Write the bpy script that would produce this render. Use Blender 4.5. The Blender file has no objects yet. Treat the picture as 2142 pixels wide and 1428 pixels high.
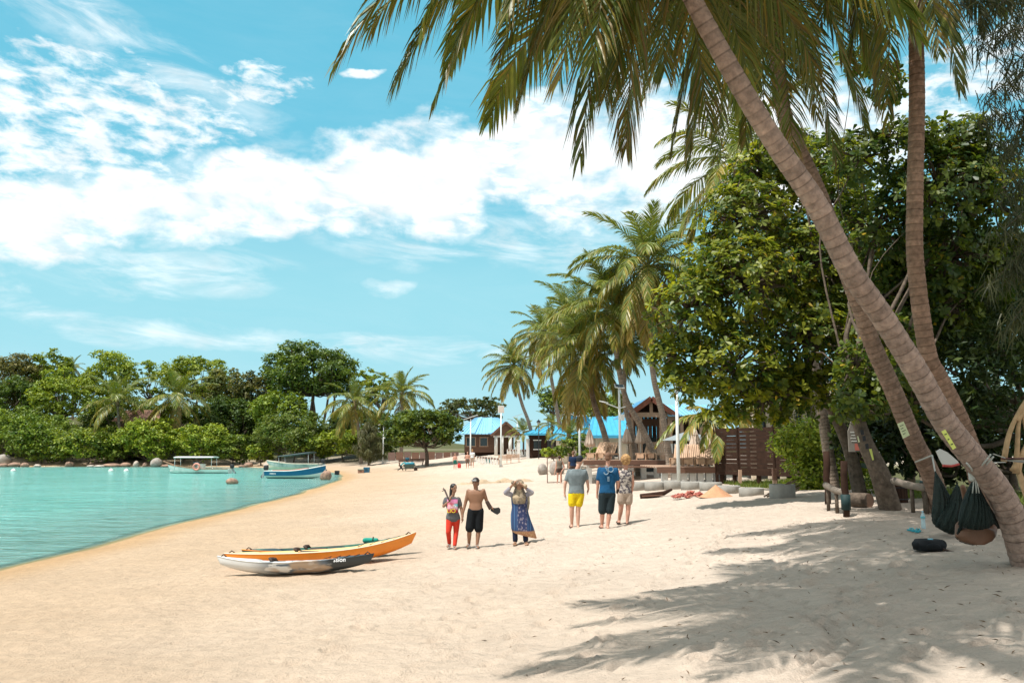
import bpy, math, random
import numpy as np
from mathutils import Vector, Matrix
random.seed(7); RNG = np.random.default_rng(7)
SC = bpy.context.scene
COL = SC.collection
PI = math.pi
# ------------------------------------------------------------------ camera
FPX, CX, CY, HOR, CAMZ = 1666.0, 1071.0, 714.0, 940.0, 2.7
TH = math.atan2(HOR - CY, FPX)
cam_d = bpy.data.cameras.new('camera'); cam = bpy.data.objects.new('camera', cam_d); COL.objects.link(cam)
cam.location = (0, 0, CAMZ); cam.rotation_euler = (PI/2 + TH, 0, 0)
cam_d.lens = FPX/2142*36; cam_d.sensor_width = 36; cam_d.clip_end = 4000; cam_d.clip_start = 0.1
SC.camera = cam
def ray(px, py):
    u = (px-CX)/FPX; v = (CY-py)/FPX
    return Vector((u, math.cos(TH)-v*math.sin(TH), math.sin(TH)+v*math.cos(TH)))
def at(px, py, Y):
    d = ray(px, py); return Vector((0, 0, CAMZ)) + d*(Y/d.y)
def pxm(Y): return FPX/Y            # pixels of the photograph per metre at depth Y
# ------------------------------------------------------------------ world and sun
SUN_EL = math.radians(67); sx, sy = -0.84, -0.54
SUNV = Vector((sx*math.cos(SUN_EL), sy*math.cos(SUN_EL), math.sin(SUN_EL))).normalized()   # towards the sun
sun_d = bpy.data.lights.new('sun', 'SUN'); sun = bpy.data.objects.new('sun', sun_d); COL.objects.link(sun)
sun.rotation_euler = (-SUNV).to_track_quat('-Z', 'Y').to_euler(); sun.location = (-20, -10, 40)
sun_d.energy = 4.05; sun_d.angle = math.radians(0.55); sun_d.color = (1.0, 0.965, 0.91)
W = bpy.data.worlds.new('World'); SC.world = W; W.use_nodes = True
SC.view_settings.view_transform = 'Standard'; SC.view_settings.look = 'None'
SC.view_settings.exposure = 0.58; SC.view_settings.gamma = 1.0; SC.view_settings.use_curve_mapping = False
SC.render.engine = 'CYCLES'
SC.cycles.max_bounces = 6; SC.cycles.diffuse_bounces = 3; SC.cycles.glossy_bounces = 2; SC.cycles.transmission_bounces = 4
SC.cycles.transparent_max_bounces = 8; SC.cycles.caustics_reflective = False; SC.cycles.caustics_refractive = False
SC.cycles.use_denoising = True
class NT:
    """small helper for node trees"""
    def __init__(s, tree): s.t = tree; s.n = tree.nodes; s.l = tree.links
    def add(s, kind, **kw):
        n = s.n.new(kind)
        for k, v in kw.items(): setattr(n, k, v)
        return n
    def put(s, sock, v):
        if v is None: return
        if hasattr(v, 'is_output') or hasattr(v, 'links'): s.l.new(v, sock)
        else: sock.default_value = v
    def m(s, op, a, b=None, c=None, clamp=False):
        n = s.add('ShaderNodeMath', operation=op, use_clamp=clamp)
        for i, v in enumerate((a, b, c)): s.put(n.inputs[i], v)
        return n.outputs[0]
    def mr(s, v, a, b, c=0.0, d=1.0, smooth=True):
        n = s.add('ShaderNodeMapRange', interpolation_type='SMOOTHSTEP' if smooth else 'LINEAR')
        for i, q in enumerate((v, a, b, c, d)): s.put(n.inputs[i], q)
        return n.outputs[0]
    def noise(s, vec, scale, detail=6, rough=0.55, dist=0.0, color=False):
        n = s.add('ShaderNodeTexNoise')
        s.put(n.inputs['Vector'], vec); n.inputs['Scale'].default_value = scale; n.inputs['Detail'].default_value = detail
        n.inputs['Roughness'].default_value = rough; n.inputs['Distortion'].default_value = dist
        return n.outputs['Color' if color else 'Fac']
    def mix(s, fac, a, b, blend='MIX'):
        n = s.add('ShaderNodeMix', data_type='RGBA', blend_type=blend)
        s.put(n.inputs[0], fac)
        for i, v in ((6, a), (7, b)):
            if isinstance(v, tuple) and len(v) == 3: v = v + (1,)
            s.put(n.inputs[i], v)
        return n.outputs[2]
    def comb(s, x, y, z):
        n = s.add('ShaderNodeCombineXYZ')
        for i, v in enumerate((x, y, z)): s.put(n.inputs[i], v)
        return n.outputs[0]
w = NT(W.node_tree); w.n.clear()
bg = w.add('ShaderNodeBackground'); bg.inputs[1].default_value = 0.115
wo = w.add('ShaderNodeOutputWorld'); w.l.new(bg.outputs[0], wo.inputs[0])
skyn = w.add('ShaderNodeTexSky', sky_type='NISHITA', sun_disc=False, sun_elevation=SUN_EL, sun_rotation=math.atan2(sx, sy),
             air_density=1.0, dust_density=0.4, ozone_density=1.6, altitude=0)
tint0 = w.mix(1.0, skyn.outputs[0], (0.95, 1.30, 1.22), 'MULTIPLY')
tc = w.add('ShaderNodeTexCoord'); sep = w.add('ShaderNodeSeparateXYZ'); w.l.new(tc.outputs['Generated'], sep.inputs[0])
dx, dy, dz = sep.outputs
az = w.m('ARCTAN2', dx, dy); el = w.m('ARCSINE', dz)
rmp = w.add('ShaderNodeValToRGB'); w.l.new(w.m('DIVIDE', el, PI/2), rmp.inputs[0]); cr = rmp.color_ramp; cr.interpolation = 'EASE'
for pos, c in ((0.0, (.32, .55, .62)), (.11, (.25, .53, .605)), (.24, (.115, .415, .55)), (.42, (.085, .37, .505)), (1.0, (.065, .31, .46))):
    e_ = cr.elements[0] if pos == 0 else (cr.elements[-1] if pos == 1.0 else cr.elements.new(pos)); e_.color = c+(1,)
airc = w.mix(1.0, rmp.outputs[0], (8.3, 8.3, 8.3), 'MULTIPLY')
tint = w.mix(.95, tint0, airc)
def azel(px, py):
    d = ray(px, py).normalized(); return math.atan2(d.x, d.y), math.asin(d.z)
# domain-warped direction so cloud outlines are ragged
cvec = w.comb(az, w.m('MULTIPLY', el, 1.6), 0.0)
wn = w.add('ShaderNodeTexNoise'); w.l.new(cvec, wn.inputs['Vector']); wn.inputs['Scale'].default_value = 7; wn.inputs['Detail'].default_value = 5
wsep = w.add('ShaderNodeSeparateColor'); w.l.new(wn.outputs['Color'], wsep.inputs[0])
azw = w.m('ADD', az, w.m('MULTIPLY', w.m('SUBTRACT', wsep.outputs[0], 0.5), 0.10))
elw = w.m('ADD', el, w.m('MULTIPLY', w.m('SUBTRACT', wsep.outputs[1], 0.5), 0.07))
def blob(px, py, rx, ry, rot=0.0):
    a0, e0 = azel(px, py); ra, re = rx/1700.0, ry/1700.0; c, s_ = math.cos(rot), math.sin(rot)
    p = w.m('SUBTRACT', azw, a0); q = w.m('SUBTRACT', elw, e0)
    gx = w.m('DIVIDE', w.m('ADD', w.m('MULTIPLY', p, c), w.m('MULTIPLY', q, s_)), ra)
    gy = w.m('DIVIDE', w.m('SUBTRACT', w.m('MULTIPLY', q, c), w.m('MULTIPLY', p, s_)), re)
    d2 = w.m('ADD', w.m('MULTIPLY', gx, gx), w.m('MULTIPLY', gy, gy))
    return w.m('SUBTRACT', 1.0, d2, clamp=True)
def union(bs):
    o = bs[0]
    for b in bs[1:]: o = w.m('MAXIMUM', o, b)
    return o
cum = union([blob(1250, 325, 400, 185, 0.05), blob(880, 370, 360, 150, 0.12), blob(560, 395, 300, 100, 0.14), blob(240, 430, 340, 82, 0.05),
             blob(-40, 450, 240, 105), blob(1560, 300, 380, 190), blob(752, 140, 62, 12, 0.1),
             blob(-500, 520, 400, 160), blob(2700, 300, 420, 180)])
alto = union([blob(150, 230, 330, 120, 0.0), blob(60, 300, 330, 120), blob(330, 255, 230, 90, 0.2), blob(520, 185, 150, 46, 0.25), blob(-300, 250, 420, 180), blob(2050, 140, 260, 90, .2), blob(1950, 300, 200, 60)])
wisp = union([blob(350, 560, 280, 65, 0.05), blob(1000, 500, 420, 80, -0.05), blob(200, 70, 520, 70, -0.35), blob(900, 735, 420, 36), blob(300, 690, 600, 30, -0.1), blob(820, 590, 60, 20)])
# unseen sky gets heavier cloud than the view, added to lighten the shade
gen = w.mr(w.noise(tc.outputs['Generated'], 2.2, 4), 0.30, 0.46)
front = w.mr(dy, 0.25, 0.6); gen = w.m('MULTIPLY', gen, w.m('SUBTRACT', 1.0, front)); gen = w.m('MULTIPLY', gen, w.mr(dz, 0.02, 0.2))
n1 = w.noise(cvec, 12, 12, 0.58, 0.2); n2 = w.noise(w.comb(w.m('ADD', az, w.m('MULTIPLY', el, 0.3)), w.m('MULTIPLY', el, 2.3), 0.0), 26, 9, 0.6, 0.25)
n3 = w.noise(w.comb(w.m('ADD', az, w.m('MULTIPLY', el, 1.2)), w.m('MULTIPLY', el, 4.0), 0.0), 7, 9, 0.65, 0.6)
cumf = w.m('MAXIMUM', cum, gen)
n4 = w.noise(w.comb(w.m('ADD', az, w.m('MULTIPLY', el, .5)), w.m('MULTIPLY', el, 2.6), 0.0), 22, 8, .6, .3)
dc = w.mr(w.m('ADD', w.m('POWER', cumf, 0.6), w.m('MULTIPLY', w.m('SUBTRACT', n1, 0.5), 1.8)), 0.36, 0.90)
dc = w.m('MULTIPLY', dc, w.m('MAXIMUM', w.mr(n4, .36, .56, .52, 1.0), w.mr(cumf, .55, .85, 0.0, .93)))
da = w.mr(w.m('ADD', w.m('MULTIPLY', w.m('POWER', alto, 0.6), 0.75), w.m('MULTIPLY', w.m('SUBTRACT', n2, 0.5), 2.5)), 0.28, 1.0, 0.0, 0.9)
da = w.m('MULTIPLY', da, w.mr(alto, 0.0, 0.15))
dw = w.m('MULTIPLY', w.m('MULTIPLY', w.m('POWER', wisp, 0.8), w.mr(n3, 0.36, 0.72)), 0.75)
dens = w.m('MAXIMUM', w.m('MAXIMUM', dc, da), dw)
dens = w.m('MULTIPLY', dens, w.mr(dz, 0.0, 0.08))
veil = w.m('MULTIPLY', w.mr(n3, 0.25, 0.8), 0.05); dens = w.m('MAXIMUM', dens, veil)
shade = w.mr(w.noise(cvec, 20, 6, 0.55), 0.25, 0.7, 5.9, 7.4)
ccol = w.comb(w.m('MULTIPLY', shade, 0.955), w.m('MULTIPLY', shade, 0.99), shade)
fin = w.mix(dens, tint, ccol); w.l.new(fin, bg.inputs[0])
# ------------------------------------------------------------------ noise in numpy
def _h(i, j, s): 
    v = np.sin(i*127.1 + j*311.7 + s*74.7)*43758.5453
    return v - np.floor(v)
def vn(x, y, s=0):
    xi, yi = np.floor(x), np.floor(y); fx, fy = x-xi, y-yi
    fx = fx*fx*(3-2*fx); fy = fy*fy*(3-2*fy)
    a, b, c, d = _h(xi, yi, s), _h(xi+1, yi, s), _h(xi, yi+1, s), _h(xi+1, yi+1, s)
    return (a*(1-fx)+b*fx)*(1-fy) + (c*(1-fx)+d*fx)*fy
def fbm(x, y, o=4, s=0):
    r = 0; amp = 0.5
    for k in range(o): r = r + amp*vn(x*2**k, y*2**k, s+k*3.1); amp *= 0.5
    return r
def sst(a, b, x): 
    t = np.clip((np.asarray(x, float)-a)/(b-a), 0, 1); return t*t*(3-2*t)
# ------------------------------------------------------------------ terrain
SHORE = np.array([(-10.6, -60), (-11.0, -10), (-11.4, 8), (-11.6, 18), (-11.5, 22), (-12.1, 30), (-12.7, 45), (-14.2, 62), (-15.6, 74), (-17.5, 84), (-21, 96), (-29, 112),
                  (-40, 124), (-50, 128), (-65, 130), (-85, 128), (-120, 124), (-260, 110), (-900, 60)], float)
POLY = np.vstack([SHORE, [(-900, -60)]])
def sdist(X, Y):
    X = np.asarray(X, float); Y = np.asarray(Y, float)
    best = np.full(X.shape, 1e9); inside = np.zeros(X.shape, bool)
    for a, b in zip(SHORE[:-1], SHORE[1:]):
        e = b-a; t = np.clip(((X-a[0])*e[0]+(Y-a[1])*e[1])/(e@e), 0, 1)
        best = np.minimum(best, (X-a[0]-t*e[0])**2+(Y-a[1]-t*e[1])**2)
    n = len(POLY)
    for i in range(n):
        x1, y1 = POLY[i]; x2, y2 = POLY[(i+1) % n]
        c = ((y1 > Y) != (y2 > Y)); xx = (x2-x1)*(Y-y1)/((y2-y1) if y2 != y1 else 1e-9)+x1
        inside ^= c & (X < xx)
    d = np.sqrt(best); return np.where(inside, -d, d)
PN = ([0, 1.2, 4, 7.5, 11, 14, 18, 21, 30, 90], [0, .10, .2, .33, .52, .82, 1.30, 1.5, 1.62, 1.9])
PF = ([0, 1.2, 4, 7.5, 12, 16, 18.5, 21, 40, 90], [0, .10, .22, .36, .58, .74, 1.0, 1.22, 1.3, 1.5])
TRAILS = []
def trail(pts, step, off, r, dep, ln=1.0): TRAILS.append((np.array(pts, float), step, off, r, dep, ln))
def zbase(X, Y):
    X = np.asarray(X, float); Y = np.asarray(Y, float)
    s = sdist(X, Y)
    k = sst(20, 33, Y); z = np.interp(s, *PN)*(1-k) + np.interp(s, *PF)*k
    z = np.where(s < 0, -np.minimum(3.0, 0.075*np.abs(s)), z)
    z = z + .05*(fbm(X*.22, Y*.22, 3, 61)-.45)*(1-sst(2.5, 8, np.abs(s)))
    z = z + 0.30*(1-sst(3, 12, Y))*sst(0, 9, s)
    z = z + 0.95*sst(58, 108, Y)*sst(4, 22, s)
    hill = sst(126, 190, Y)*sst(-20, -75, X)*8.0
    return z + hill
def zgr(X, Y):
    X = np.asarray(X, float); Y = np.asarray(Y, float)
    z = zbase(X, Y); s = sdist(X, Y); dry = sst(0.6, 5, s); f = 1-sst(25, 60, Y)
    z = z + dry*f*(0.10*(fbm(X*.35, Y*.35, 3, 5)-.45)*sst(3, 10, s) + 0.070*(fbm(X*1.5+Y*.5, Y*2.2, 3, 9)-.45) + 0.042*(fbm(X*3.2+Y*1.2, Y*5.0, 2, 2)-.4))
    z = z + dry*f*0.05*sst(8, 14, s)*(fbm(X*2.3+9, Y*2.6, 2, 31)-.4)
    return z
def zat(x, y): return float(zgr(np.array([x]), np.array([y]))[0])
def gnd(px, py):
    """where the view ray of a photograph pixel meets the ground"""
    d = ray(px, py); ys = np.concatenate([np.arange(2, 40, .05), np.arange(40, 260, .25)])
    P = np.array([0, 0, CAMZ])[None]+np.array(d)[None]*(ys/d.y)[:, None]
    g = P[:, 2]-zbase(P[:, 0], P[:, 1]); i = np.argmax(g < 0) if (g < 0).any() else len(g)-1
    p = P[i]; return Vector((p[0], p[1], zat(p[0], p[1])))
# ------------------------------------------------------------------ materials
MATS = {}
def mat(name, col=(.5, .5, .5), rough=.7, var=0.0, vscale=6.0, bump=0.0, bscale=30.0, metal=0.0, trans=0.0, spec=.4, col2=None, attr=False, coord='Object', stretch=None, alpha=1.0, orand=0.0, thr=(.35, .65)):
    if name in MATS: return MATS[name]
    m = bpy.data.materials.new(name); m.use_nodes = True; t = NT(m.node_tree); t.n.clear()
    out = t.add('ShaderNodeOutputMaterial'); b = t.add('ShaderNodeBsdfPrincipled')
    b.inputs['Roughness'].default_value = rough; b.inputs['Metallic'].default_value = metal; b.inputs['Specular IOR Level'].default_value = spec
    tcn = t.add('ShaderNodeTexCoord'); vec = tcn.outputs[coord]
    if stretch:
        mp = t.add('ShaderNodeMapping'); t.l.new(vec, mp.inputs[0]); mp.inputs['Scale'].default_value = stretch; vec = mp.outputs[0]
    c = None
    if attr:
        a = t.add('ShaderNodeAttribute', attribute_name='Col'); c = a.outputs['Color']
        if orand:
            oi = t.add('ShaderNodeObjectInfo'); k = t.mr(oi.outputs['Random'], 0, 1, 1-orand, 1+orand, False)
            c = t.mix(1.0, c, t.comb(k, k, k), 'MULTIPLY')
    if col2 is not None:
        c = t.mix(t.mr(t.noise(vec, vscale, 6, .6), thr[0], thr[1]), col, col2)
    elif var:
        k = t.mr(t.noise(vec, vscale, 7, .6), .25, .75, 1-var, 1+var, False)
        c = t.mix(1.0, c if c is not None else col, t.comb(k, k, k), 'MULTIPLY')
    if c is None: b.inputs['Base Color'].default_value = tuple(col)+(1,)
    else: t.l.new(c, b.inputs['Base Color'])
    if bump:
        bn = t.add('ShaderNodeBump'); bn.inputs['Strength'].default_value = bump; bn.inputs['Distance'].default_value = 0.02
        t.l.new(t.noise(vec, bscale, 6, .6), bn.inputs['Height']); t.l.new(bn.outputs[0], b.inputs['Normal'])
    if alpha < 1: b.inputs['Alpha'].default_value = alpha
    sh = b.outputs[0]
    if trans:
        tr = t.add('ShaderNodeBsdfTranslucent'); mx = t.add('ShaderNodeMixShader'); mx.inputs[0].default_value = trans
        if c is None: tr.inputs[0].default_value = tuple(col)+(1,)
        else: t.l.new(t.mix(1.0, c, (1.25, 1.15, .55), 'MULTIPLY'), tr.inputs[0])
        t.l.new(sh, mx.inputs[1]); t.l.new(tr.outputs[0], mx.inputs[2]); sh = mx.outputs[0]
    t.l.new(sh, out.inputs[0]); MATS[name] = m; return m
# ------------------------------------------------------------------ meshes
def fastmesh(name, V, F, k=None, col=None, smooth=False):
    """V (n,3); F (m,k) faces of k corners or a list of arrays"""
    me = bpy.data.meshes.new(name); V = np.asarray(V, np.float32)
    Fs = F if isinstance(F, list) else [F]
    Fs = [np.asarray(f, np.int32) for f in Fs if len(f)]
    tot = np.concatenate([np.full(len(f), f.shape[1]) for f in Fs]); loops = np.concatenate([f.ravel() for f in Fs])
    me.vertices.add(len(V)); me.vertices.foreach_set('co', V.ravel())
    me.loops.add(len(loops)); me.loops.foreach_set('vertex_index', loops)
    me.polygons.add(len(tot)); me.polygons.foreach_set('loop_start', np.concatenate([[0], np.cumsum(tot)[:-1]]).astype(np.int32))
    if smooth: me.polygons.foreach_set('use_smooth', np.ones(len(tot), bool))
    me.update(calc_edges=True)
    if col is not None:
        a = me.attributes.new('Col', 'FLOAT_COLOR', 'POINT'); c = np.ones((len(V), 4), np.float32); c[:, :3] = col; a.data.foreach_set('color', c.ravel())
    return me
class MB:
    """collects shapes into one mesh"""
    def __init__(s): s.v = []; s.f = []; s.sm = []
    def raw(s, V, F, smooth=False):
        o = len(s.v); s.v += [tuple(p) for p in V]; s.f += [tuple(i+o for i in f) for f in F]; s.sm += [smooth]*len(F); return s
    def box(s, c, d, rot=None):
        c = Vector(c); P = []
        for z in (-.5, .5):
            for x, y in ((-.5, -.5), (.5, -.5), (.5, .5), (-.5, .5)):
                p = Vector((x*d[0], y*d[1], z*d[2])); P.append(c + (rot @ p if rot else p))
        return s.raw(P, [(0, 3, 2, 1), (4, 5, 6, 7), (0, 1, 5, 4), (1, 2, 6, 5), (2, 3, 7, 6), (3, 0, 4, 7)])
    def bar(s, a, b, wd, ht=None, up=Vector((0, 0, 1))):
        a, b = Vector(a), Vector(b); d = b-a; L = d.length; ht = ht or wd
        if L < 1e-6: return s
        y = d/L; up = Vector((0, 1, 0)) if abs(y.dot(up)) > .98 else up
        x = y.cross(up).normalized(); z = x.cross(y); R = Matrix((x, y, z)).transposed()
        return s.box((a+b)/2, (wd, L, ht), R)
    def tube(s, pts, rad, n=8, cap=True, smooth=True, ry=None):
        P = [Vector(p) for p in pts]; R = rad if isinstance(rad, (list, tuple, np.ndarray)) else [rad]*len(P)
        o = len(s.v); x = None
        for i, p in enumerate(P):
            t = (P[min(i+1, len(P)-1)]-P[max(i-1, 0)]); t = t.normalized() if t.length > 1e-9 else Vector((0, 0, 1))
            if x is None: x = t.orthogonal().normalized()
            x = (x - t*x.dot(t)); x = x.normalized() if x.length > 1e-6 else t.orthogonal().normalized()
            y = t.cross(x)
            for k in range(n):
                a = 2*PI*k/n; s.v.append(tuple(p + x*(R[i]*math.cos(a)) + y*(R[i]*math.sin(a))))
        for i in range(len(P)-1):
            for k in range(n):
                k2 = (k+1) % n; s.f.append((o+i*n+k, o+i*n+k2, o+(i+1)*n+k2, o+(i+1)*n+k)); s.sm.append(smooth)
        if cap:
            s.f.append(tuple(o+k for k in reversed(range(n)))); s.sm.append(False)
            s.f.append(tuple(o+(len(P)-1)*n+k for k in range(n))); s.sm.append(False)
        return s
    def rings(s, rs, cap=True, smooth=True):
        """rs: list of equally long rings of points"""
        n = len(rs[0]); o = len(s.v)
        for r in rs: s.v += [tuple(p) for p in r]
        for i in range(len(rs)-1):
            for k in range(n):
                k2 = (k+1) % n; s.f.append((o+i*n+k, o+i*n+k2, o+(i+1)*n+k2, o+(i+1)*n+k)); s.sm.append(smooth)
        if cap:
            s.f.append(tuple(o+k for k in reversed(range(n)))); s.sm.append(False)
            s.f.append(tuple(o+(len(rs)-1)*n+k for k in range(n))); s.sm.append(False)
        return s
    def lathe(s, c, prof, n=16, smooth=True):
        c = Vector(c); return s.rings([[c+Vector((r*math.cos(2*PI*k/n), r*math.sin(2*PI*k/n), z)) for k in range(n)] for r, z in prof], True, smooth)
    def ball(s, c, r, nu=12, nv=8, R=None):
        c = Vector(c); r = r if isinstance(r, (tuple, list)) else (r, r, r); rs = []
        for j in range(nv+1):
            a = PI*(j+.02)/(nv+.04)-PI/2
            rs.append([c+(R @ Vector(p) if R else Vector(p)) for p in [(r[0]*math.cos(a)*math.cos(2*PI*k/nu), r[1]*math.cos(a)*math.sin(2*PI*k/nu), r[2]*math.sin(a)) for k in range(nu)]])
        return s.rings(rs)
    def grid(s, P, smooth=True):
        """P[i][j] points"""
        n = len(P[0]); o = len(s.v)
        for r in P: s.v += [tuple(p) for p in r]
        for i in range(len(P)-1):
            for k in range(n-1): s.f.append((o+i*n+k, o+i*n+k+1, o+(i+1)*n+k+1, o+(i+1)*n+k)); s.sm.append(smooth)
        return s
    def mesh(s, name):
        me = bpy.data.meshes.new(name); me.from_pydata(s.v, [], s.f); me.polygons.foreach_set('use_smooth', s.sm); me.update(); return me
def link(name, data, m=None, parent=None, loc=None):
    o = bpy.data.objects.new(name, data); COL.objects.link(o)
    if m is not None and data is not None and not data.materials: data.materials.append(m)
    if parent is not None: o.parent = parent
    if loc is not None: o.location = loc
    return o
def thing(name, label, cat, loc=(0, 0, 0), group=None, data=None, m=None, kind=None, rz=0):
    o = link(name, data, m, None, loc); o.rotation_euler = (0, 0, rz)
    if label: o['label'] = label
    if cat: o['category'] = cat
    if group: o['group'] = group
    if kind: o['kind'] = kind
    return o
def part(parent, name, mb, m, label=None, kind=None, loc=None):
    """mesh given in the parent's own coordinates"""
    me = mb.mesh(name) if isinstance(mb, MB) else mb
    o = link(name, me, m, parent, loc)
    if label: o['label'] = label
    if kind: o['kind'] = kind
    return o
def rel(P, base): return [Vector(p)-base for p in P]
def copy_tree(o, parent=None):
    c = o.copy(); COL.objects.link(c); c.parent = parent
    for ch in list(o.children): copy_tree(ch, c)
    return c
def spline(P, n):
    """Catmull-Rom through points"""
    P = [np.array(p, float) for p in P]; P = [2*P[0]-P[1]]+P+[2*P[-1]-P[-2]]; out = []; m = len(P)-3
    for q in range(n):
        t = q/(n-1)*m; i = min(int(t), m-1); u = t-i; a, b, c, d = P[i:i+4]
        out.append(Vector(.5*((2*b)+(c-a)*u+(2*a-5*b+4*c-d)*u*u+(3*b-a-3*c+d)*u**3)))
    return out
def text_mesh(s, size):
    c = bpy.data.curves.new('txt', 'FONT'); c.body = s; c.size = size; c.align_x = 'CENTER'; c.align_y = 'CENTER'; c.extrude = 0.002
    o = bpy.data.objects.new('txt', c); COL.objects.link(o); dg = bpy.context.evaluated_depsgraph_get()
    me = bpy.data.meshes.new_from_object(o.evaluated_get(dg)); bpy.data.objects.remove(o); me.materials.clear(); return me
# ------------------------------------------------------------------ the setting: sand, sea
def axis(segs):
    out = [segs[0][0]]
    for a, b, st0, st1 in segs:
        x = a
        while x < b-1e-6:
            f = (x-a)/(b-a); x = x + st0*(st1/st0)**f; out.append(min(x, b))
    return np.array(out)
gx = axis([(-1500, -120, 200, 12), (-120, -30, 9, 1.6), (-30, -13, 1.2, .16), (-13, 9, .075, .075), (9, 20, .12, .8), (20, 120, 1, 8), (120, 1500, 12, 200)])
gy = axis([(-60, -3, 6, 1), (-3, 3.2, .6, .12), (3.2, 12, .05, .06), (12, 24, .07, .16), (24, 60, .2, .8), (60, 220, 1, 4), (220, 1600, 8, 250)])
GX, GY = np.meshgrid(gx, gy); GZ = zgr(GX, GY)
def stamp(cx, cy, ang, rl, rw, dep, rim=.5):
    i0, i1 = np.searchsorted(gy, [cy-rl*2.2, cy+rl*2.2]); j0, j1 = np.searchsorted(gx, [cx-rl*2.2, cx+rl*2.2])
    if i1 <= i0 or j1 <= j0: return
    X = GX[i0:i1, j0:j1]-cx; Y = GY[i0:i1, j0:j1]-cy
    a = (X*math.cos(ang)+Y*math.sin(ang))/rl; b = (-X*math.sin(ang)+Y*math.cos(ang))/rw; q = np.sqrt(a*a+b*b)
    GZ[i0:i1, j0:j1] += dep*(-np.exp(-q**2*1.4) + rim*np.exp(-(q-1.55)**2*6))
def footpath(pix, step=.62, side=.11, dep=.08):
    P = spline([gnd(*p) for p in pix], 200); acc = 0; k = 0
    for a, b in zip(P[:-1], P[1:]):
        acc += (b-a).length
        if acc > step:
            acc = 0; k += 1; ang = math.atan2(b.y-a.y, b.x-a.x)+random.uniform(-.25, .25); s = side*(1 if k % 2 else -1)
            stamp(b.x-math.sin(ang)*s, b.y+math.cos(ang)*s, ang, .15, .075, dep*random.uniform(.6, 1.25))
def rut(pix, wdt=.05, dep=.03):
    P = spline([gnd(*p) for p in pix], 260)
    for a, b in zip(P[:-1], P[1:]): stamp(b.x, b.y, math.atan2(b.y-a.y, b.x-a.x), max((b-a).length, .09), wdt, dep*.14*random.uniform(.5, 1.3), .08)
footpath([(1010, 1420), (1130, 1290), (1235, 1180), (1330, 1110)]); footpath([(870, 1425), (960, 1290), (1080, 1190), (1170, 1120)])
footpath([(1250, 1400), (1280, 1290), (1480, 1140), (1520, 1080)]); footpath([(1990, 1400), (1900, 1320), (1700, 1210), (1480, 1130)])
footpath([(600, 1420), (760, 1300), (1000, 1180), (1120, 1130)]); footpath([(1420, 1425), (1600, 1330), (1820, 1240), (1920, 1170)]); footpath([(1850, 1420), (2050, 1330), (2130, 1250)])
rut([(1560, 1240), (1650, 1270), (1720, 1300), (1745, 1335), (1700, 1370), (1620, 1410)], .06, .06); rut([(1600, 1235), (1690, 1262), (1755, 1300), (1790, 1335), (1740, 1378), (1670, 1420)], .05, .05)
rut([(1440, 1200), (1455, 1160), (1490, 1110), (1510, 1060)], .05, .05); rut([(1480, 1200), (1490, 1160), (1525, 1110), (1545, 1060)], .05, .04)
for k in range(1500):                                  # old scuffed prints, everywhere people walk
    yy = 3.4+22*random.random()**1.4; xx = random.uniform(-9.5, 8.5); s_ = sdist(np.array([xx]), np.array([yy]))[0]
    if s_ > 4: stamp(xx, yy, random.uniform(.6, 2.4), random.uniform(.08, .16), random.uniform(.05, .09), random.uniform(.012, .045)*min(1, s_/12))
SD = sdist(GX, GY); ny, nx = GX.shape
idx = np.arange(nx*ny).reshape(ny, nx); F = np.stack([idx[:-1, :-1], idx[:-1, 1:], idx[1:, 1:], idx[1:, :-1]], -1).reshape(-1, 4)
# colour belongs to the sand: white coral sand up the beach, ochre and damp by the water, grass and leaf mould under the trees
wet = 1-sst(.35, 2.1, SD+.5*(fbm(GX*.5, GY*.5, 3, 7)-.45)); och = 1-sst(2.5, 15, SD+4*(fbm(GX*.25, GY*.25, 3, 3)-.45))
grass = sst(.42, .60, fbm(GX*.22, GY*.22, 4, 12)+.25*sst(8, 14, GX)-.25)*0
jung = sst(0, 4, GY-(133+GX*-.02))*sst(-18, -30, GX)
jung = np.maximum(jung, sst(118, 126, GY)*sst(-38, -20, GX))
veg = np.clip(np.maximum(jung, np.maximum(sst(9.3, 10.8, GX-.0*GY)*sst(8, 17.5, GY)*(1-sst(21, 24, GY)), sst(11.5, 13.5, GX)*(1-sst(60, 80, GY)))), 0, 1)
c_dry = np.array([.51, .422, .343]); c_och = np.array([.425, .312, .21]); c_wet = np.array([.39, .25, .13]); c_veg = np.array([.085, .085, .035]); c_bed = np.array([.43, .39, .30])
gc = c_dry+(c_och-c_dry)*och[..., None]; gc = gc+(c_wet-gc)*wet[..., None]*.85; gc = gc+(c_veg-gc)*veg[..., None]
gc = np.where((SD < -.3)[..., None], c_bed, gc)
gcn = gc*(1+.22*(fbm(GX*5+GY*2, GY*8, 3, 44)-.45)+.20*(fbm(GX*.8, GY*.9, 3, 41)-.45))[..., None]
me = fastmesh('beach_sand', np.stack([GX, GY, GZ], -1).reshape(-1, 3), F, col=gcn.reshape(-1, 3), smooth=True)
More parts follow.
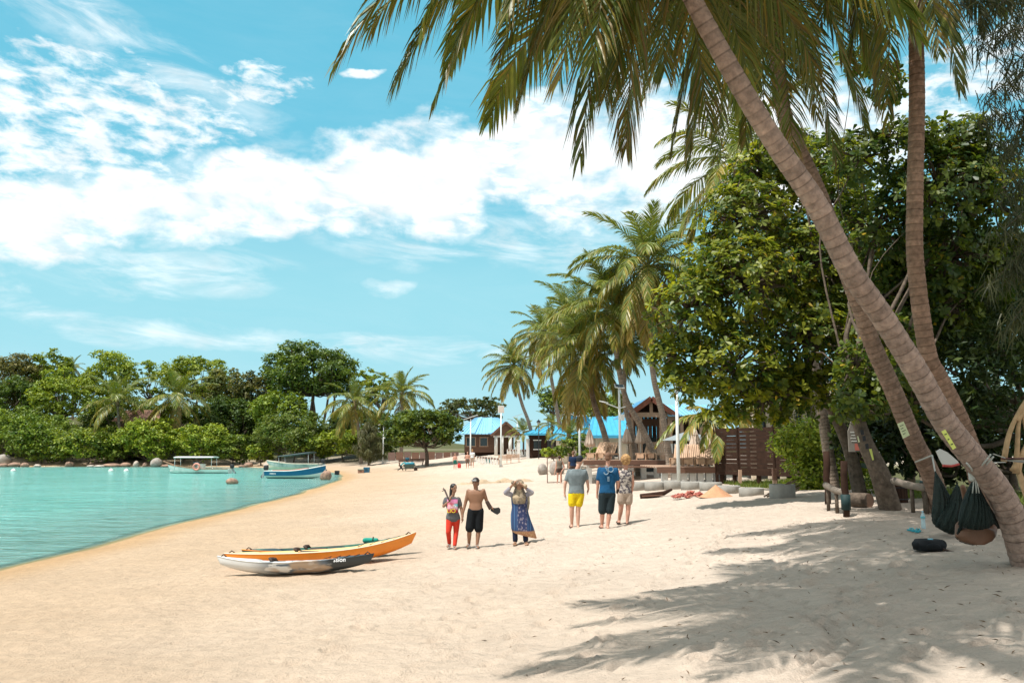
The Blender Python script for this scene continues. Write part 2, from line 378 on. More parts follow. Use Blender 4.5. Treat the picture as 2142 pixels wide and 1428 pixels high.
def sand_mat():
    m = mat('sand', attr=True, rough=.95, spec=.1); t = NT(m.node_tree); b = next(n for n in t.n if n.type == 'BSDF_PRINCIPLED')
    tcn = t.add('ShaderNodeTexCoord'); v = tcn.outputs['Object']
    at_ = next(n for n in t.n if n.type == 'ATTRIBUTE')
    k = t.mr(t.noise(v, 60, 4, .7), .2, .8, .86, 1.14, False); k2 = t.mr(t.noise(v, 5, 6, .65), .25, .75, .92, 1.08, False); k = t.m('MULTIPLY', k, k2)
    t.l.new(t.mix(1.0, at_.outputs['Color'], t.comb(k, k, k), 'MULTIPLY'), b.inputs['Base Color'])
    vr = t.add('ShaderNodeTexVoronoi', feature='SMOOTH_F1'); t.l.new(v, vr.inputs['Vector']); vr.inputs['Scale'].default_value = 5.5
    hgt = t.m('ADD', t.m('ADD', t.m('MULTIPLY', t.noise(v, 7, 6, .65), 1.3), t.m('MULTIPLY', t.noise(v, 45, 4, .7), .3)), t.m('MULTIPLY', vr.outputs['Distance'], .7))
    bn = t.add('ShaderNodeBump'); bn.inputs['Strength'].default_value = 1.0; bn.inputs['Distance'].default_value = .055
    t.l.new(hgt, bn.inputs['Height']); t.l.new(bn.outputs[0], b.inputs['Normal']); return m
g = thing('sand', 'pale sandy beach sloping down to the water', None, data=me, m=sand_mat(), kind='structure')
# sea: a sheet at z = 0 whose clarity follows the depth of the water column
wx = axis([(-1500, -60, 200, 3), (-60, -18, 2, .35), (-18, -8, .25, .25)]); wy = axis([(-60, 12, 6, .5), (12, 80, .4, 1.0), (80, 150, 1.2, 3)])
WX, WY = np.meshgrid(wx, wy); idx = np.arange(WX.size).reshape(WX.shape); F = np.stack([idx[:-1, :-1], idx[:-1, 1:], idx[1:, 1:], idx[1:, :-1]], -1).reshape(-1, 4)
wd = sdist(WX, WY); keep = (wd.ravel() < 1.2)[F].any(1); F = F[keep]
WZ = .012*(fbm(WX*1.1, WY*2.2, 2, 8)-.45)*sst(0, 4, -wd)
depth = np.clip(-zbase(WX, WY), 0, 3)
used = np.unique(F); remap = np.full(WX.size, -1); remap[used] = np.arange(len(used))
V = np.stack([WX, WY, WZ], -1).reshape(-1, 3)[used]; dcol = np.repeat((depth/3).reshape(-1, 1), 3, 1)[used]
me = fastmesh('sea', V, remap[F], col=dcol, smooth=True)
m = bpy.data.materials.new('sea_water'); m.use_nodes = True; t = NT(m.node_tree); t.n.clear(); out = t.add('ShaderNodeOutputMaterial')
a = t.add('ShaderNodeAttribute', attribute_name='Col'); dep = t.m('MULTIPLY', a.outputs['Fac'], 3.0)
tcn = t.add('ShaderNodeTexCoord'); mp = t.add('ShaderNodeMapping'); t.l.new(tcn.outputs['Object'], mp.inputs[0]); mp.inputs['Scale'].default_value = (.75, 1.5, 1)
mp2 = t.add('ShaderNodeMapping'); t.l.new(tcn.outputs['Object'], mp2.inputs[0]); mp2.inputs['Scale'].default_value = (.10, .16, 1)
hgt = t.m('ADD', t.noise(mp.outputs[0], 1.6, 5, .6, .4), t.m('MULTIPLY', t.noise(mp.outputs[0], .45, 3, .5), 1.5))
bn = t.add('ShaderNodeBump'); bn.inputs['Strength'].default_value = 1.0; bn.inputs['Distance'].default_value = .35; t.l.new(hgt, bn.inputs['Height'])
patch = t.mr(t.noise(mp2.outputs[0], 1.0, 5, .6), .35, .68)
body = t.mix(patch, (.175, .455, .405), (.13, .38, .33)); body = t.mix(t.mr(dep, .08, .8), (.15, .305, .27), body)
body = t.mix(t.m('MULTIPLY', t.mr(t.noise(mp.outputs[0], 1.5, 5, .62), .42, .66), t.mr(t.noise(mp2.outputs[0], 1.7, 4, .6), .35, .62, .25, 1.0)), body, t.mix(1.0, body, (.55, .72, .74), 'MULTIPLY'))  # ripple streaks darkened in the colour, standing in for wave reflections
p = t.add('ShaderNodeBsdfPrincipled'); t.l.new(body, p.inputs['Base Color']); p.inputs['Roughness'].default_value = .12; p.inputs['IOR'].default_value = 1.33; t.l.new(bn.outputs[0], p.inputs['Normal'])
tr = t.add('ShaderNodeBsdfTransparent'); tr.inputs[0].default_value = (.80, .90, .86, 1)
mx = t.add('ShaderNodeMixShader'); t.l.new(t.mr(dep, .0, .06, .03, 1.0), mx.inputs[0]); t.l.new(tr.outputs[0], mx.inputs[1]); t.l.new(p.outputs[0], mx.inputs[2]); t.l.new(mx.outputs[0], out.inputs[0])
thing('sea', 'clear turquoise shallow sea water in the bay', None, data=me, m=m, kind='structure')
# ------------------------------------------------------------------ foliage tools
M_LEAF = mat('leaf', attr=True, rough=.5, trans=.32, spec=.35, orand=.08)
M_LEAFG = mat('glossy_leaf', attr=True, rough=.42, trans=.46, spec=.4, orand=.06)
M_BARK = mat('bark', (.125, .095, .072), rough=.92, var=.55, vscale=9, bump=1.0, bscale=20, spec=.15)
M_FROND = mat('palm_leaf', attr=True, rough=.42, trans=.30, spec=.5)
M_FRONDN = mat('palm_leaf_near', attr=True, rough=.40, trans=.16, spec=.3)
def nrm(a): return a/np.maximum(np.linalg.norm(a, axis=-1, keepdims=True), 1e-9)
def leaf_cards(P, N, size, col, aspect=.55, rng=RNG):
    """one small pointed leaf-sized face (two triangles folded on the midrib) for each point"""
    n = len(P); r = rng.normal(size=(n, 3)); a = nrm(np.cross(N, r)); b = np.cross(N, a); s = np.asarray(size).reshape(-1, 1)
    V = np.stack([P-a*s*.5, P+b*s*.5*aspect+N*s*.10, P+a*s*.5, P-b*s*.5*aspect+N*s*.10], 1).reshape(-1, 3)
    i = np.arange(n)[:, None]*4; F = np.concatenate([i+np.array([[0, 1, 2]]), i+np.array([[0, 2, 3]])], 0)
    return V, F, np.repeat(col, 4, 0)
def crown_pts(lobes, leaf, cover, c1, c2, rng, up=.55, shell=(.72, 1.03), clump=.22, flat=1.0):
    Ps, Ns, Cs, Ss = [], [], [], []
    for c, r in lobes:
        r = np.array(r, float); R = float(np.mean(r)); n = max(24, int(cover*4*PI*R*R/(leaf*leaf*.5))); k = max(3, n//14)
        d = nrm(rng.normal(size=(k, 3))+np.array([0, 0, .25])); q = np.array(c)+d*r*rng.uniform(shell[0], shell[1], (k, 1))
        tone = rng.random((k, 1))**1.3
        ii = rng.integers(0, k, n); off = rng.normal(size=(n, 3))*np.array([1, 1, .55*flat])*R*clump
        P = q[ii]+off; N = nrm(d[ii]*.5+np.array([0, 0, up])+rng.normal(size=(n, 3))*.55)
        C = np.array(c1)+(np.array(c2)-np.array(c1))*np.clip(tone[ii]+rng.normal(size=(n, 1))*.18, 0, 1)
        Ps.append(P); Ns.append(N); Cs.append(C*rng.uniform(.75, 1.25, (n, 1))); Ss.append(leaf*rng.uniform(.6, 1.3, n))
    return np.concatenate(Ps), np.concatenate(Ns), np.concatenate(Ss), np.concatenate(Cs)
def autolobes(c, r, n, rng, size=(.34, .52), spread=.66, flat=.8):
    out = []; r = np.array(r, float)
    for k in range(n):
        a = 2.39996*k+rng.random()*.7; zz = -.75+1.6*((k+.5)/n); rad = math.sqrt(max(.05, 1-min(1, abs(zz))**2))
        p = np.array([math.cos(a)*rad*spread, math.sin(a)*rad*spread, zz*spread+.05])*r*rng.uniform(.85, 1.12)
        s = rng.uniform(*size); out.append((np.array(c)+p, r*s*np.array([1, 1, flat])))
    return out
def limb(mb, a, b, r0, r1, rng, sag=.12, n=7):
    a, b = Vector(a), Vector(b); L = (b-a).length; P = []
    o1 = Vector(rng.normal(size=3))*L*.07; o2 = Vector(rng.normal(size=3))*min(L, 5)*.035; n = max(n, int(L*2.5))
    for i in range(n):
        t = i/(n-1); p = a.lerp(b, t)+o1*math.sin(PI*t)+o2*math.sin(PI*3.3*t)*math.sin(PI*t)+Vector((0, 0, -sag*L*math.sin(PI*t)*(1 if b.z > a.z else -.5))); P.append(p)
    mb.tube(P, [r0+(r1-r0)*i/(n-1) for i in range(n)], 6)
def tree_at(name, label, cat, base, c, r, leaf, c1, c2, nl=9, cover=1.5, seed=1, group=None, size=(.34, .52), spread=.66, flat=.8, trunk_r=None, lobes=None, up=.55, clump=.22, limbs=True, shell=(.72, 1.03), cardasp=.55):
    rng = np.random.default_rng(seed); base = Vector(base); c = Vector(c)
    lob = lobes or autolobes(c, r, nl, rng, size, spread, flat)
    P, N, S, C = crown_pts(lob, leaf, cover, c1, c2, rng, up=up, clump=clump, shell=shell)
    o = thing(name, label, cat, base, group)
    V, F, Cc = leaf_cards(P-np.array(base), N, S, C, cardasp, rng)
    part(o, 'crown', fastmesh('crown', V, F, col=Cc), M_LEAF)
    if trunk_r:
        mb = MB(); fork = base.lerp(c, .45)+Vector((rng.normal()*.1*r[0], 0, 0)); fork.z = base.z+max(.3*(c.z-base.z), (c.z-r[2]*.7-base.z))
        P_ = spline([base-Vector((0, 0, .3)), base.lerp(fork, .5)+Vector((rng.normal()*.04*r[0], 0, 0)), fork], 8)
        mb.tube(rel(P_, base), [trunk_r*(1.25-.5*i/7) for i in range(8)], 8)
        for q, rr in lob: limb(mb, fork-base, Vector(q)-base, trunk_r*.5, trunk_r*.12, rng)
        part(o, 'trunk', mb, M_BARK)
    return o
def tree_px(name, label, cat, x0, x1, yt, yb, Y, leaf, c1, c2, seed, nl=9, trunk=None, basepx=None, rz=None, **kw):
    c = at((x0+x1)/2, (yt+yb)/2, Y); rx = (at(x1, yt, Y).x-at(x0, yt, Y).x)/2; rzz = (at(x0, yt, Y).z-at(x0, yb, Y).z)/2
    bx = at(basepx, yb, Y).x if basepx else c.x; base = (bx, Y, zat(bx, Y))
    return tree_at(name, label, cat, base, c, (rx, rx*.8 if rz is None else rz, rzz), leaf, c1, c2, nl, seed=seed, trunk_r=trunk, **kw)
# ------------------------------------------------------------------ palms
G1, G2, YEL, BRN = np.array([.095, .14, .022]), np.array([.23, .26, .04]), np.array([.36, .285, .045]), np.array([.24, .13, .055])
def frond_mesh(C, S, ll, npair, seed, dry=.12, w=.011, droop=1.0, stem=.012, start=.16, base=None, brown=.7, tone=1.0):
    """palm frond: rachis along curve C (unit or metres), leaflets to both sides along S drooping under gravity"""
    rng = np.random.default_rng(seed); C = np.array(C, float); n = len(C); S = np.array(S, float)
    seg = np.linalg.norm(np.diff(C, axis=0), axis=1); cum_ = np.concatenate([[0], np.cumsum(seg)]); L = cum_[-1]
    t = np.repeat(np.linspace(start, .995, npair), 2)+rng.normal(size=npair*2)*.006; t = np.clip(t, start, 1); side = np.tile([1., -1.], npair)
    B = np.stack([np.interp(t*L, cum_, C[:, k]) for k in range(3)], 1)
    Tg = np.gradient(C, axis=0); Tg = nrm(Tg); T = nrm(np.stack([np.interp(t*L, cum_, Tg[:, k]) for k in range(3)], 1))
    Sv = S[None]*side[:, None]; Nn = nrm(np.cross(T, S[None])*-1); Nn = np.where(Nn[:, 2:3] < 0, -Nn, Nn)
    al = np.radians(68-42*t)[:, None]*rng.uniform(.85, 1.15, (len(t), 1)); d0 = T*np.cos(al)+Sv*np.sin(al)+Nn*.18
    prof = np.clip(np.interp(t, [start, .3, .5, .75, .92, 1.0], [.55, .92, 1.0, .86, .55, .32]), 0, 1)*rng.uniform(.85, 1.1, len(t)); l = (ll*prof)[:, None]
    g = droop*rng.uniform(.6, 1.3, (len(t), 1)); G = np.array([[0, 0, -1.]])
    d1 = nrm(d0+G*.35*g); d2 = nrm(d0+G*1.15*g+rng.normal(size=d0.shape)*.06)
    wv = nrm(T-d1*np.sum(T*d1, 1, keepdims=True)+Nn*rng.normal(size=(len(t), 1))*.35)
    ww = w*rng.uniform(.75, 1.2, (len(t), 1))
    p0, p1 = B, B+d1*l*.5; p2 = p1+d2*l*.5
    V = np.stack([p0-wv*ww*.5, p0+wv*ww*.5, p1+wv*ww*.62, p1-wv*ww*.62, p2], 1).reshape(-1, 3); i = np.arange(len(t))[:, None]*5
    Q = i+np.array([[0, 1, 2, 3]]); Tr = i+np.array([[3, 2, 4]])
    a = rng.random((len(t), 1)); cb = G1+(G2-G1)*a; isd = (rng.random((len(t), 1)) < dry); old = rng.random((len(t), 1))
    cb = np.where(isd, YEL+(BRN-YEL)*old*brown, cb)
    tipc = np.where(rng.random((len(t), 1)) < .45+dry, cb*.45+(YEL*.6+BRN*.4)*.55, cb)
    Cc = np.stack([cb, cb, cb, cb, tipc], 1).reshape(-1, 3)
    mb = MB(); mb.tube(C, [stem*(1.5-1.3*k/(n-1)) for k in range(n)], 5); o = len(V)
    V = np.concatenate([V, np.array(mb.v)]); SF = np.array([[q+o for q in f] for f in mb.f if len(f) == 4])
    Cc = np.concatenate([Cc, np.tile(np.array([.20, .19, .06]), (len(mb.v), 1))])
    if base is not None: V = V-np.array(base)
    Cc = Cc*tone
    return fastmesh('frond', V, [np.concatenate([Q, SF]), Tr], col=Cc)
VAR = []
for k, (e0, bend) in enumerate([(80, 38), (64, 62), (48, 78), (32, 88), (14, 84), (-8, 68), (-34, 48), (-58, 28)]):
    row = []
    for s in range(2):
        C = [Vector((0, 0, 0))]; N_ = 13; rr = random.Random(k*7+s); bb = bend*rr.uniform(.85, 1.15)
        for i in range(1, N_):
            a = math.radians(e0-bb*((i-.5)/(N_-1))**1.25); C.append(C[-1]+Vector((math.cos(a), rr.uniform(-.06, .06), math.sin(a)))/(N_-1))
        row.append(frond_mesh(C, (0, 1, 0), .26, 66, 100+k*9+s, dry=[.02, .02, .04, .08, .16, .3, .5, .8][k], w=.0105, brown=[.2, .2, .2, .2, .25, .3, .4, .7][k], droop=[.25, .45, .8, 1.1, 1.3, 1.5, 1.5, 1.2][k], stem=.006))
    VAR.append(row)
M_TRUNK = None
def trunk_mat():
    m = mat('palm_trunk', attr=True, rough=.9, var=.42, vscale=13, bump=.9, bscale=34, spec=.15); return m
M_TRUNK = trunk_mat()
def palm_trunk(o, P, R, base, rings=1.0, tone=(.29, .205, .16), nseg=None):
    """trunk with the stepped ring scars of a coconut palm"""
    P = [Vector(p) for p in P]; Dn = np.array(spline(P, 500)); cl = np.concatenate([[0], np.cumsum(np.linalg.norm(np.diff(Dn, axis=0), axis=1))]); L = cl[-1]; g_ = random.Random(int(L*1000)); ts, rad, tones = [], [], []; x = 0.0
    while x < L:
        st = .125*rings*g_.uniform(.75, 1.25); rt = g_.uniform(.84, 1.14); jit = g_.uniform(-.012, .012); dk = g_.uniform(.42, .80)
        for f, rm, tn in ((0, .965, dk), (.12, 1.022, 1.06), (.5, 1.0, 1.0), (.9, .985, .93)): ts.append(min(x+f*st, L)); rad.append(rm+jit); tones.append(rt*tn)
        x += st
    ts = np.array(ts); Q = [Vector(p) for p in np.stack([np.interp(ts, cl, Dn[:, k]) for k in range(3)], 1)]; rr = np.interp(ts/L, np.linspace(0, 1, len(R)), R); rad = list(rr*np.array(rad)); mb = MB()
    mb.tube(rel(Q, base), rad, 14); V = np.array(mb.v)
    hn = np.array([g_.uniform(.9, 1.1) for _ in range(len(V))])
    C = np.repeat(np.array(tones), 14)[:, None]*np.array(tone)[None]*hn[:, None]
    F4 = np.array([f for f in mb.f if len(f) == 4])
    return part(o, 'trunk', fastmesh('trunk', V, F4, col=C, smooth=True), M_TRUNK)
def crown_of(o, top, base, L, n, seed, lean=0, skip=None, emin=0, emax=8, dry=0, phase=0.0, m_=None):
    rng = random.Random(seed); top = Vector(top)-base
    for k in range(n):
        f = (k+.5)/n; e = min(7, max(0, int(emin+(emax-emin)*f**.9))); a = phase+2.39996*k+rng.uniform(-.25, .25)
        if skip and skip(a): continue
        q = link('frond', VAR[e][rng.randint(0, 1)], M_FROND, o, top+Vector((0, 0, rng.uniform(-.12, .12))))
        q.rotation_euler = (rng.uniform(-.12, .12), rng.uniform(-.1, .1), a); s = L*rng.uniform(.86, 1.1)*(.8 if e == 0 else 1); q.scale = (s, s, s)
        if m_: q.material_slots[0].link = 'OBJECT'; q.material_slots[0].material = m_
def boss(o, top, base, r, nuts=0, seed=1):
    top = Vector(top)-base; mb = MB(); mb.lathe(top+Vector((0, 0, -r*3)), [(r*.75, 0), (r*1.15, r*1.3), (r*1.25, r*2.4), (r*.7, r*3.4), (r*.2, r*5)], 10); part(o, 'crown_shaft', mb, mat('crown_fibre', (.17, .12, .06), rough=.95, var=.4, vscale=12))
    rng = random.Random(seed)
    if nuts:
        me_ = MB().ball((0, 0, 0), (.11, .11, .14), 10, 7).mesh('coconut')
        for k in range(nuts):
            a = rng.uniform(0, 2*PI); q = link('coconut', me_, mat('coconut_husk', (.16, .15, .03), rough=.5, var=.3, vscale=3), o, top+Vector((math.cos(a)*rng.uniform(.2, .42), math.sin(a)*rng.uniform(.2, .42), -r*2-rng.uniform(0, .6))))
            q.rotation_euler = (rng.uniform(-.5, .5), rng.uniform(-.5, .5), 0)
def palm_px(label, pts, Y, R, L, n, seed, group=None, Ytop=None, nuts=0, emin=0, emax=8, cat='palm tree', tone=(.27, .21, .165), rings=1.0, base=None, skip=None, name='coconut_palm', phase=0.0):
    Ytop = Ytop or Y; m_ = len(pts); P = []
    for i, (px, py) in enumerate(pts): P.append(at(px, py, Y+(Ytop-Y)*i/(m_-1)))
    b = P[0].copy(); b.z = min(b.z, zat(b.x, b.y)); P[0].z = b.z-.25
    o = thing(name, label, cat, b, group); palm_trunk(o, P, R, b, rings, tone); boss(o, P[-1], b, R[-1]*1.3, nuts, seed)
    crown_of(o, P[-1]+Vector((0, 0, .1)), b, L, n, seed, emin=emin, emax=emax, skip=skip, phase=phase); return o, b, P[-1]
def hand_frond(o, base, top, tip, arch, seed, ll=.82, npair=84, dry=.25, w=.019, droop=1.15, tone=1.0, m_=None):
    """a frond aimed at a given tip"""
    top, tip = Vector(top), Vector(tip); h = tip-top; hz = Vector((h.x, h.y, 0)); S = Vector((-hz.y, hz.x, 0)).normalized()
    ctrl = top+hz*.55+Vector((0, 0, arch)); C = []
    for i in range(15):
        t = i/14; C.append(top*(1-t)**2+ctrl*(2*t*(1-t))+tip*t*t)
    me_ = frond_mesh(C, S, ll, npair, seed, dry=dry, w=w, droop=droop, stem=.02, base=base, tone=tone)
    return link('frond', me_, m_ or M_FROND, o)
# --- the big palm that leans in from the right
def near_palm(label, pix, Y0, Y1, R, tips, L, seed, nback, tone, phase=0., yf=None, emin=1, emax=7, skip=None, nuts=0, ll=.80, npair=72, w=.0165):
    n = len(pix); P = [at(px, py, Y0+(Y1-Y0)*(i/(n-1))) for i, (px, py) in enumerate(pix)]
    b = P[0].copy(); b.z = zat(b.x, b.y); P[0].z = min(P[0].z, b.z-.2)
    o = thing('coconut_palm', label, 'palm tree', b, 'coconut palms leaning over the near sand'); palm_trunk(o, P, R, b, .95, tone); boss(o, P[-1], b, R[-1]*1.2, nuts, seed)
    for k, (px, py, Y, arch) in enumerate(tips): hand_frond(o, b, P[-1], at(px, py, Y), arch, seed+k, ll, npair, dry=.22+.3*random.random(), w=w, droop=random.uniform(.8, 1.7), tone=random.uniform(.45, .75), m_=M_FRONDN)
    crown_of(o, P[-1], b, L, nback, seed+50, emin=emin, emax=emax, phase=phase, skip=skip, m_=M_FRONDN); return o, b, P
NP1 = near_palm('thick grey palm trunk leaning left across the picture from the right edge of the sand',
    [(2168, 1165), (2101, 1048), (2048, 972), (1980, 887), (1915, 773), (1844, 660), (1781, 569), (1710, 432), (1625, 305), (1548, 180), (1449, 0), (1385, -140)], 10.2, 7.4,
    [.25, .168, .15, .142, .135, .13, .126, .12, .112, .104, .095, .085],
    [(705, 130, 7.0, 1.3), (770, 65, 8.2, 1.3), (822, 182, 7.3, 1.2), (912, 206, 6.6, 1.1), (1045, 115, 8.4, 1.0), (1088, 205, 7.4, .9), (1170, 170, 6.4, .8), (1215, 322, 6.8, .8), (1265, 200, 8.6, .8), (1310, 306, 7.8, .6),
     (1390, 150, 8.9, .5), (1480, 250, 8.6, .6), (1700, 130, 8.3, .6), (1620, 60, 9.0, .7), (1130, 90, 9.2, .9), (980, -60, 5.4, .9), (1330, 90, 9.4, .6), (1240, 130, 6.2, .7), (1060, 30, 6.0, 1.0), (1160, 40, 8.0, .9), (1290, 170, 7.0, .6), (1560, 130, 9.2, .6), (1500, 60, 9.6, .6)],
    3.5, 300, 15, (.33, .235, .19), emin=0, emax=5)
NP2 = near_palm('second leaning palm trunk half hidden behind the thick one',
    [(1970, 1060), (1955, 1015), (1935, 966), (1912, 921), (1870, 820), (1825, 719), (1802, 650), (1760, 535), (1715, 409), (1665, 300), (1641, 242), (1625, 125), (1612, 30), (1600, -70)], 16.4, 13.0,
    [.20, .185, .175, .17, .165, .16, .16, .155, .145, .14, .135, .13, .12, .11],
    [(1405, 315, 13.5, 1.2), (1440, 345, 12.6, 1.1), (1300, 300, 12.2, 1.3), (1500, 330, 12.0, .9), (1560, 300, 14, .8), (1660, 330, 12.2, .7), (1750, 335, 13.4, .9), (1812, 268, 13.0, 1.1), (1850, 170, 14, 1.3), (1230, 250, 14, 1.4), (1710, 250, 11.6, .9), (1600, 290, 11.6, .7), (1350, 200, 11.6, 1.2), (1460, 190, 14.5, 1.0), (1780, 190, 12.2, 1.1), (1540, 210, 11.2, .8), (1690, 180, 14.5, .9), (1420, 120, 11.4, 1.2), (1640, 240, 14.6, .8)],
    3.7, 400, 14, (.26, .17, .125), emin=0, emax=5, w=.022)
NP3 = near_palm('slender upright palm trunk with dark ring scars rising near the right edge',
    [(2066, 1065), (2048, 1000), (2020, 910), (1990, 840), (1962, 785), (1943, 749), (1929, 670), (1919, 592), (1913, 514), (1914, 396), (1918, 200), (1914, 0), (1908, -130)], 13.8, 12.6,
    [.20, .17, .155, .145, .14, .135, .13, .13, .125, .125, .12, .115, .11],
    [(1858, 262, 12.2, .9), (2008, 192, 12.0, 1.0), (1835, 215, 13, 1.0), (1965, 110, 11.6, .9), (1780, 120, 12.8, 1.3), (2060, 60, 13, 1.2), (1715, 60, 12.0, 1.5)],
    3.4, 500, 12, (.27, .165, .115), emin=0, emax=5, w=.022)
# --- unseen palms outside the frame, placed for their frond shade on the near sand
for k, (bx_, by_, top_, lab) in enumerate([(9.0, 2.6, (3.9, 7.0, 9.0), 'unseen palm outside the right edge whose fronds shade the near sand'), (9.6, 1.4, (3.0, 9.6, 10.3), 'unseen palm leaning far over from outside the right edge, placed to shade the sand'), (4.2, -1.0, (.6, 6.8, 8.9), 'unseen palm rising beside the camera whose fronds throw shadow streaks on the middle sand')]):
    b = Vector((bx_, by_, zat(bx_, by_))); top_ = Vector(top_); o = thing('coconut_palm', lab, 'palm tree', b, 'coconut palms leaning over the near sand'); palm_trunk(o, [b-Vector((0, 0, .2)), b.lerp(top_, .35)+Vector((.2, 0, -.3)), b.lerp(top_, .7)+Vector((.1, 0, -.1)), top_], [.22, .17, .14, .11], b, 1.2); boss(o, top_, b, .13)
    crown_of(o, top_+Vector((0, 0, .6)), b, 3.9, (13, 22, 16)[k], 640+k, emin=0.5, emax=3.9)
# --- palms of the middle distance
GM = 'coconut palms growing among the beach decks'
palm_px('tall palm with a bunch of coconuts, its head highest of the middle group', [(1405, 965), (1388, 880), (1366, 780), (1358, 660), (1356, 560)], 43, [.22, .17, .15, .14, .13], 4.6, 42, 21, GM, nuts=16)
palm_px('palm leaning left over the deck with its trunk rising from beside the pavilion steps', [(1392, 968), (1345, 900), (1308, 830), (1290, 740), (1283, 655)], 46, [.24, .18, .16, .15, .13], 4.5, 40, 22, GM, emax=6.8)
palm_px('palm with long yellowing skirt whose trunk stands left of the tallest lamp post', [(1290, 965), (1262, 900), (1242, 840), (1232, 780), (1226, 735)], 50, [.28, .2, .17, .15, .14], 4.6, 42, 23, GM, emax=8.6)
palm_px('palm with thin trunk standing right behind the tall solar lamp post', [(1337, 962), (1322, 910), (1308, 850), (1306, 790), (1310, 735)], 47.5, [.2, .16, .14, .13, .12], 2.8, 30, 24, GM, emax=6.0)
palm_px('slim palm bending right at its foot, left of the blue roofs, nearest the cabin', [(1122, 945), (1108, 890), (1092, 845), (1080, 800), (1074, 768)], 92, [.26, .22, .19, .18, .17], 4.2, 44, 25, GM, emax=7.6)
palm_px('palm between the cabin side palm and the yellow skirted palm', [(1180, 945), (1172, 900), (1160, 830), (1148, 760), (1138, 700)], 76, [.24, .2, .17, .16, .15], 4.2, 44, 26, GM, emax=7.6)
palm_px('palm between the yellow skirted palm and the blue roofs, its head behind the others', [(1192, 945), (1190, 860), (1196, 760), (1200, 668)], 68, [.24, .2, .17, .15], 4.3, 32, 28, GM, emax=7.2)
palm_px('palm behind the broadleaf tree with fronds reaching left over its top', [(1745, 985), (1690, 700), (1610, 480), (1545, 345)], 26, [.2, .16, .14, .13], 3.6, 26, 27, GM, emax=7)
yo = gnd(1518, 1000); yb = Vector((at(1512, 960, 36.4).x, 36.4, zat(at(1512, 960, 36.4).x, 36.4))); o = thing('young_palm', 'young palm with arching yellow green fronds over the sun loungers', 'palm tree', yb)
ytop = at(1516, 885, 36.4); part(o, 'trunk', MB().tube(rel(spline([yb, yb.lerp(ytop, .5), ytop], 8), yb), [.13, .12, .12, .11, .1, .1, .09, .09], 9), M_BARK)
for k, (px, py, Y, ar) in enumerate([(1372, 932, 36, 1.1), (1420, 950, 35.2, 1.2), (1470, 940, 35.4, .9), (1440, 850, 37.6, 1.0), (1400, 890, 37, .9), (1560, 900, 35.5, .8), (1590, 850, 37, .9), (1500, 960, 35, .7)]): hand_frond(o, yb, ytop, at(px, py, Y), ar, 700+k, .75, 46, dry=.35, w=.06)
for k, (px, py, Y, L, lab) in enumerate([(1192, 915, 66, 2.3, 'low feathery palm clump in front of the blue roof slope'), (1155, 890, 84, 2.2, 'low palm clump beside the white gate posts left of the blue roofs'), (1095, 905, 98, 2.6, 'low bright palm clump right of the cabin porch')]):
    p = at(px, py, Y); b = Vector((p.x, Y, zat(p.x, Y))); o = thing('dwarf_palm', lab, 'palm tree', b, 'low palm clumps by the blue roofs')
    part(o, 'trunk', MB().tube([(0, 0, -.2), (0, 0, max(.3, p.z-b.z))], [.12, .1], 8), M_BARK); crown_of(o, Vector((p.x, Y, max(p.z, b.z+.3))), b, L, 16, 60+k, emin=0, emax=5.5)
# --- palms of the far shore
GF = 'palms among the trees across the bay'
for k, (pts, Y, L, n, lab) in enumerate([
    ([(255, 965), (250, 900), (246, 842)], 135, 6.8, 22, 'far shore palm left of its twin, in front of a brown thatched roof'),
    ([(385, 965), (378, 900), (372, 832)], 135, 6.8, 24, 'far shore palm with spiky green head right of its twin'),
    ([(756, 960), (750, 900), (741, 846)], 118, 5.6, 24, 'palm with drooping head behind the small casuarina by the beach'),
    ([(838, 960), (842, 890), (840, 828)], 114, 5.4, 28, 'round headed palm behind the low spreading almond tree'),
    ([(152, 900), (152, 800), (152, 768)], 175, 3.6, 14, 'tiny palm top peeping over the far trees')]):
    palm_px(lab, pts, Y, [.3, .24, .22], L, n, 80+k, GF, emax=7.2)
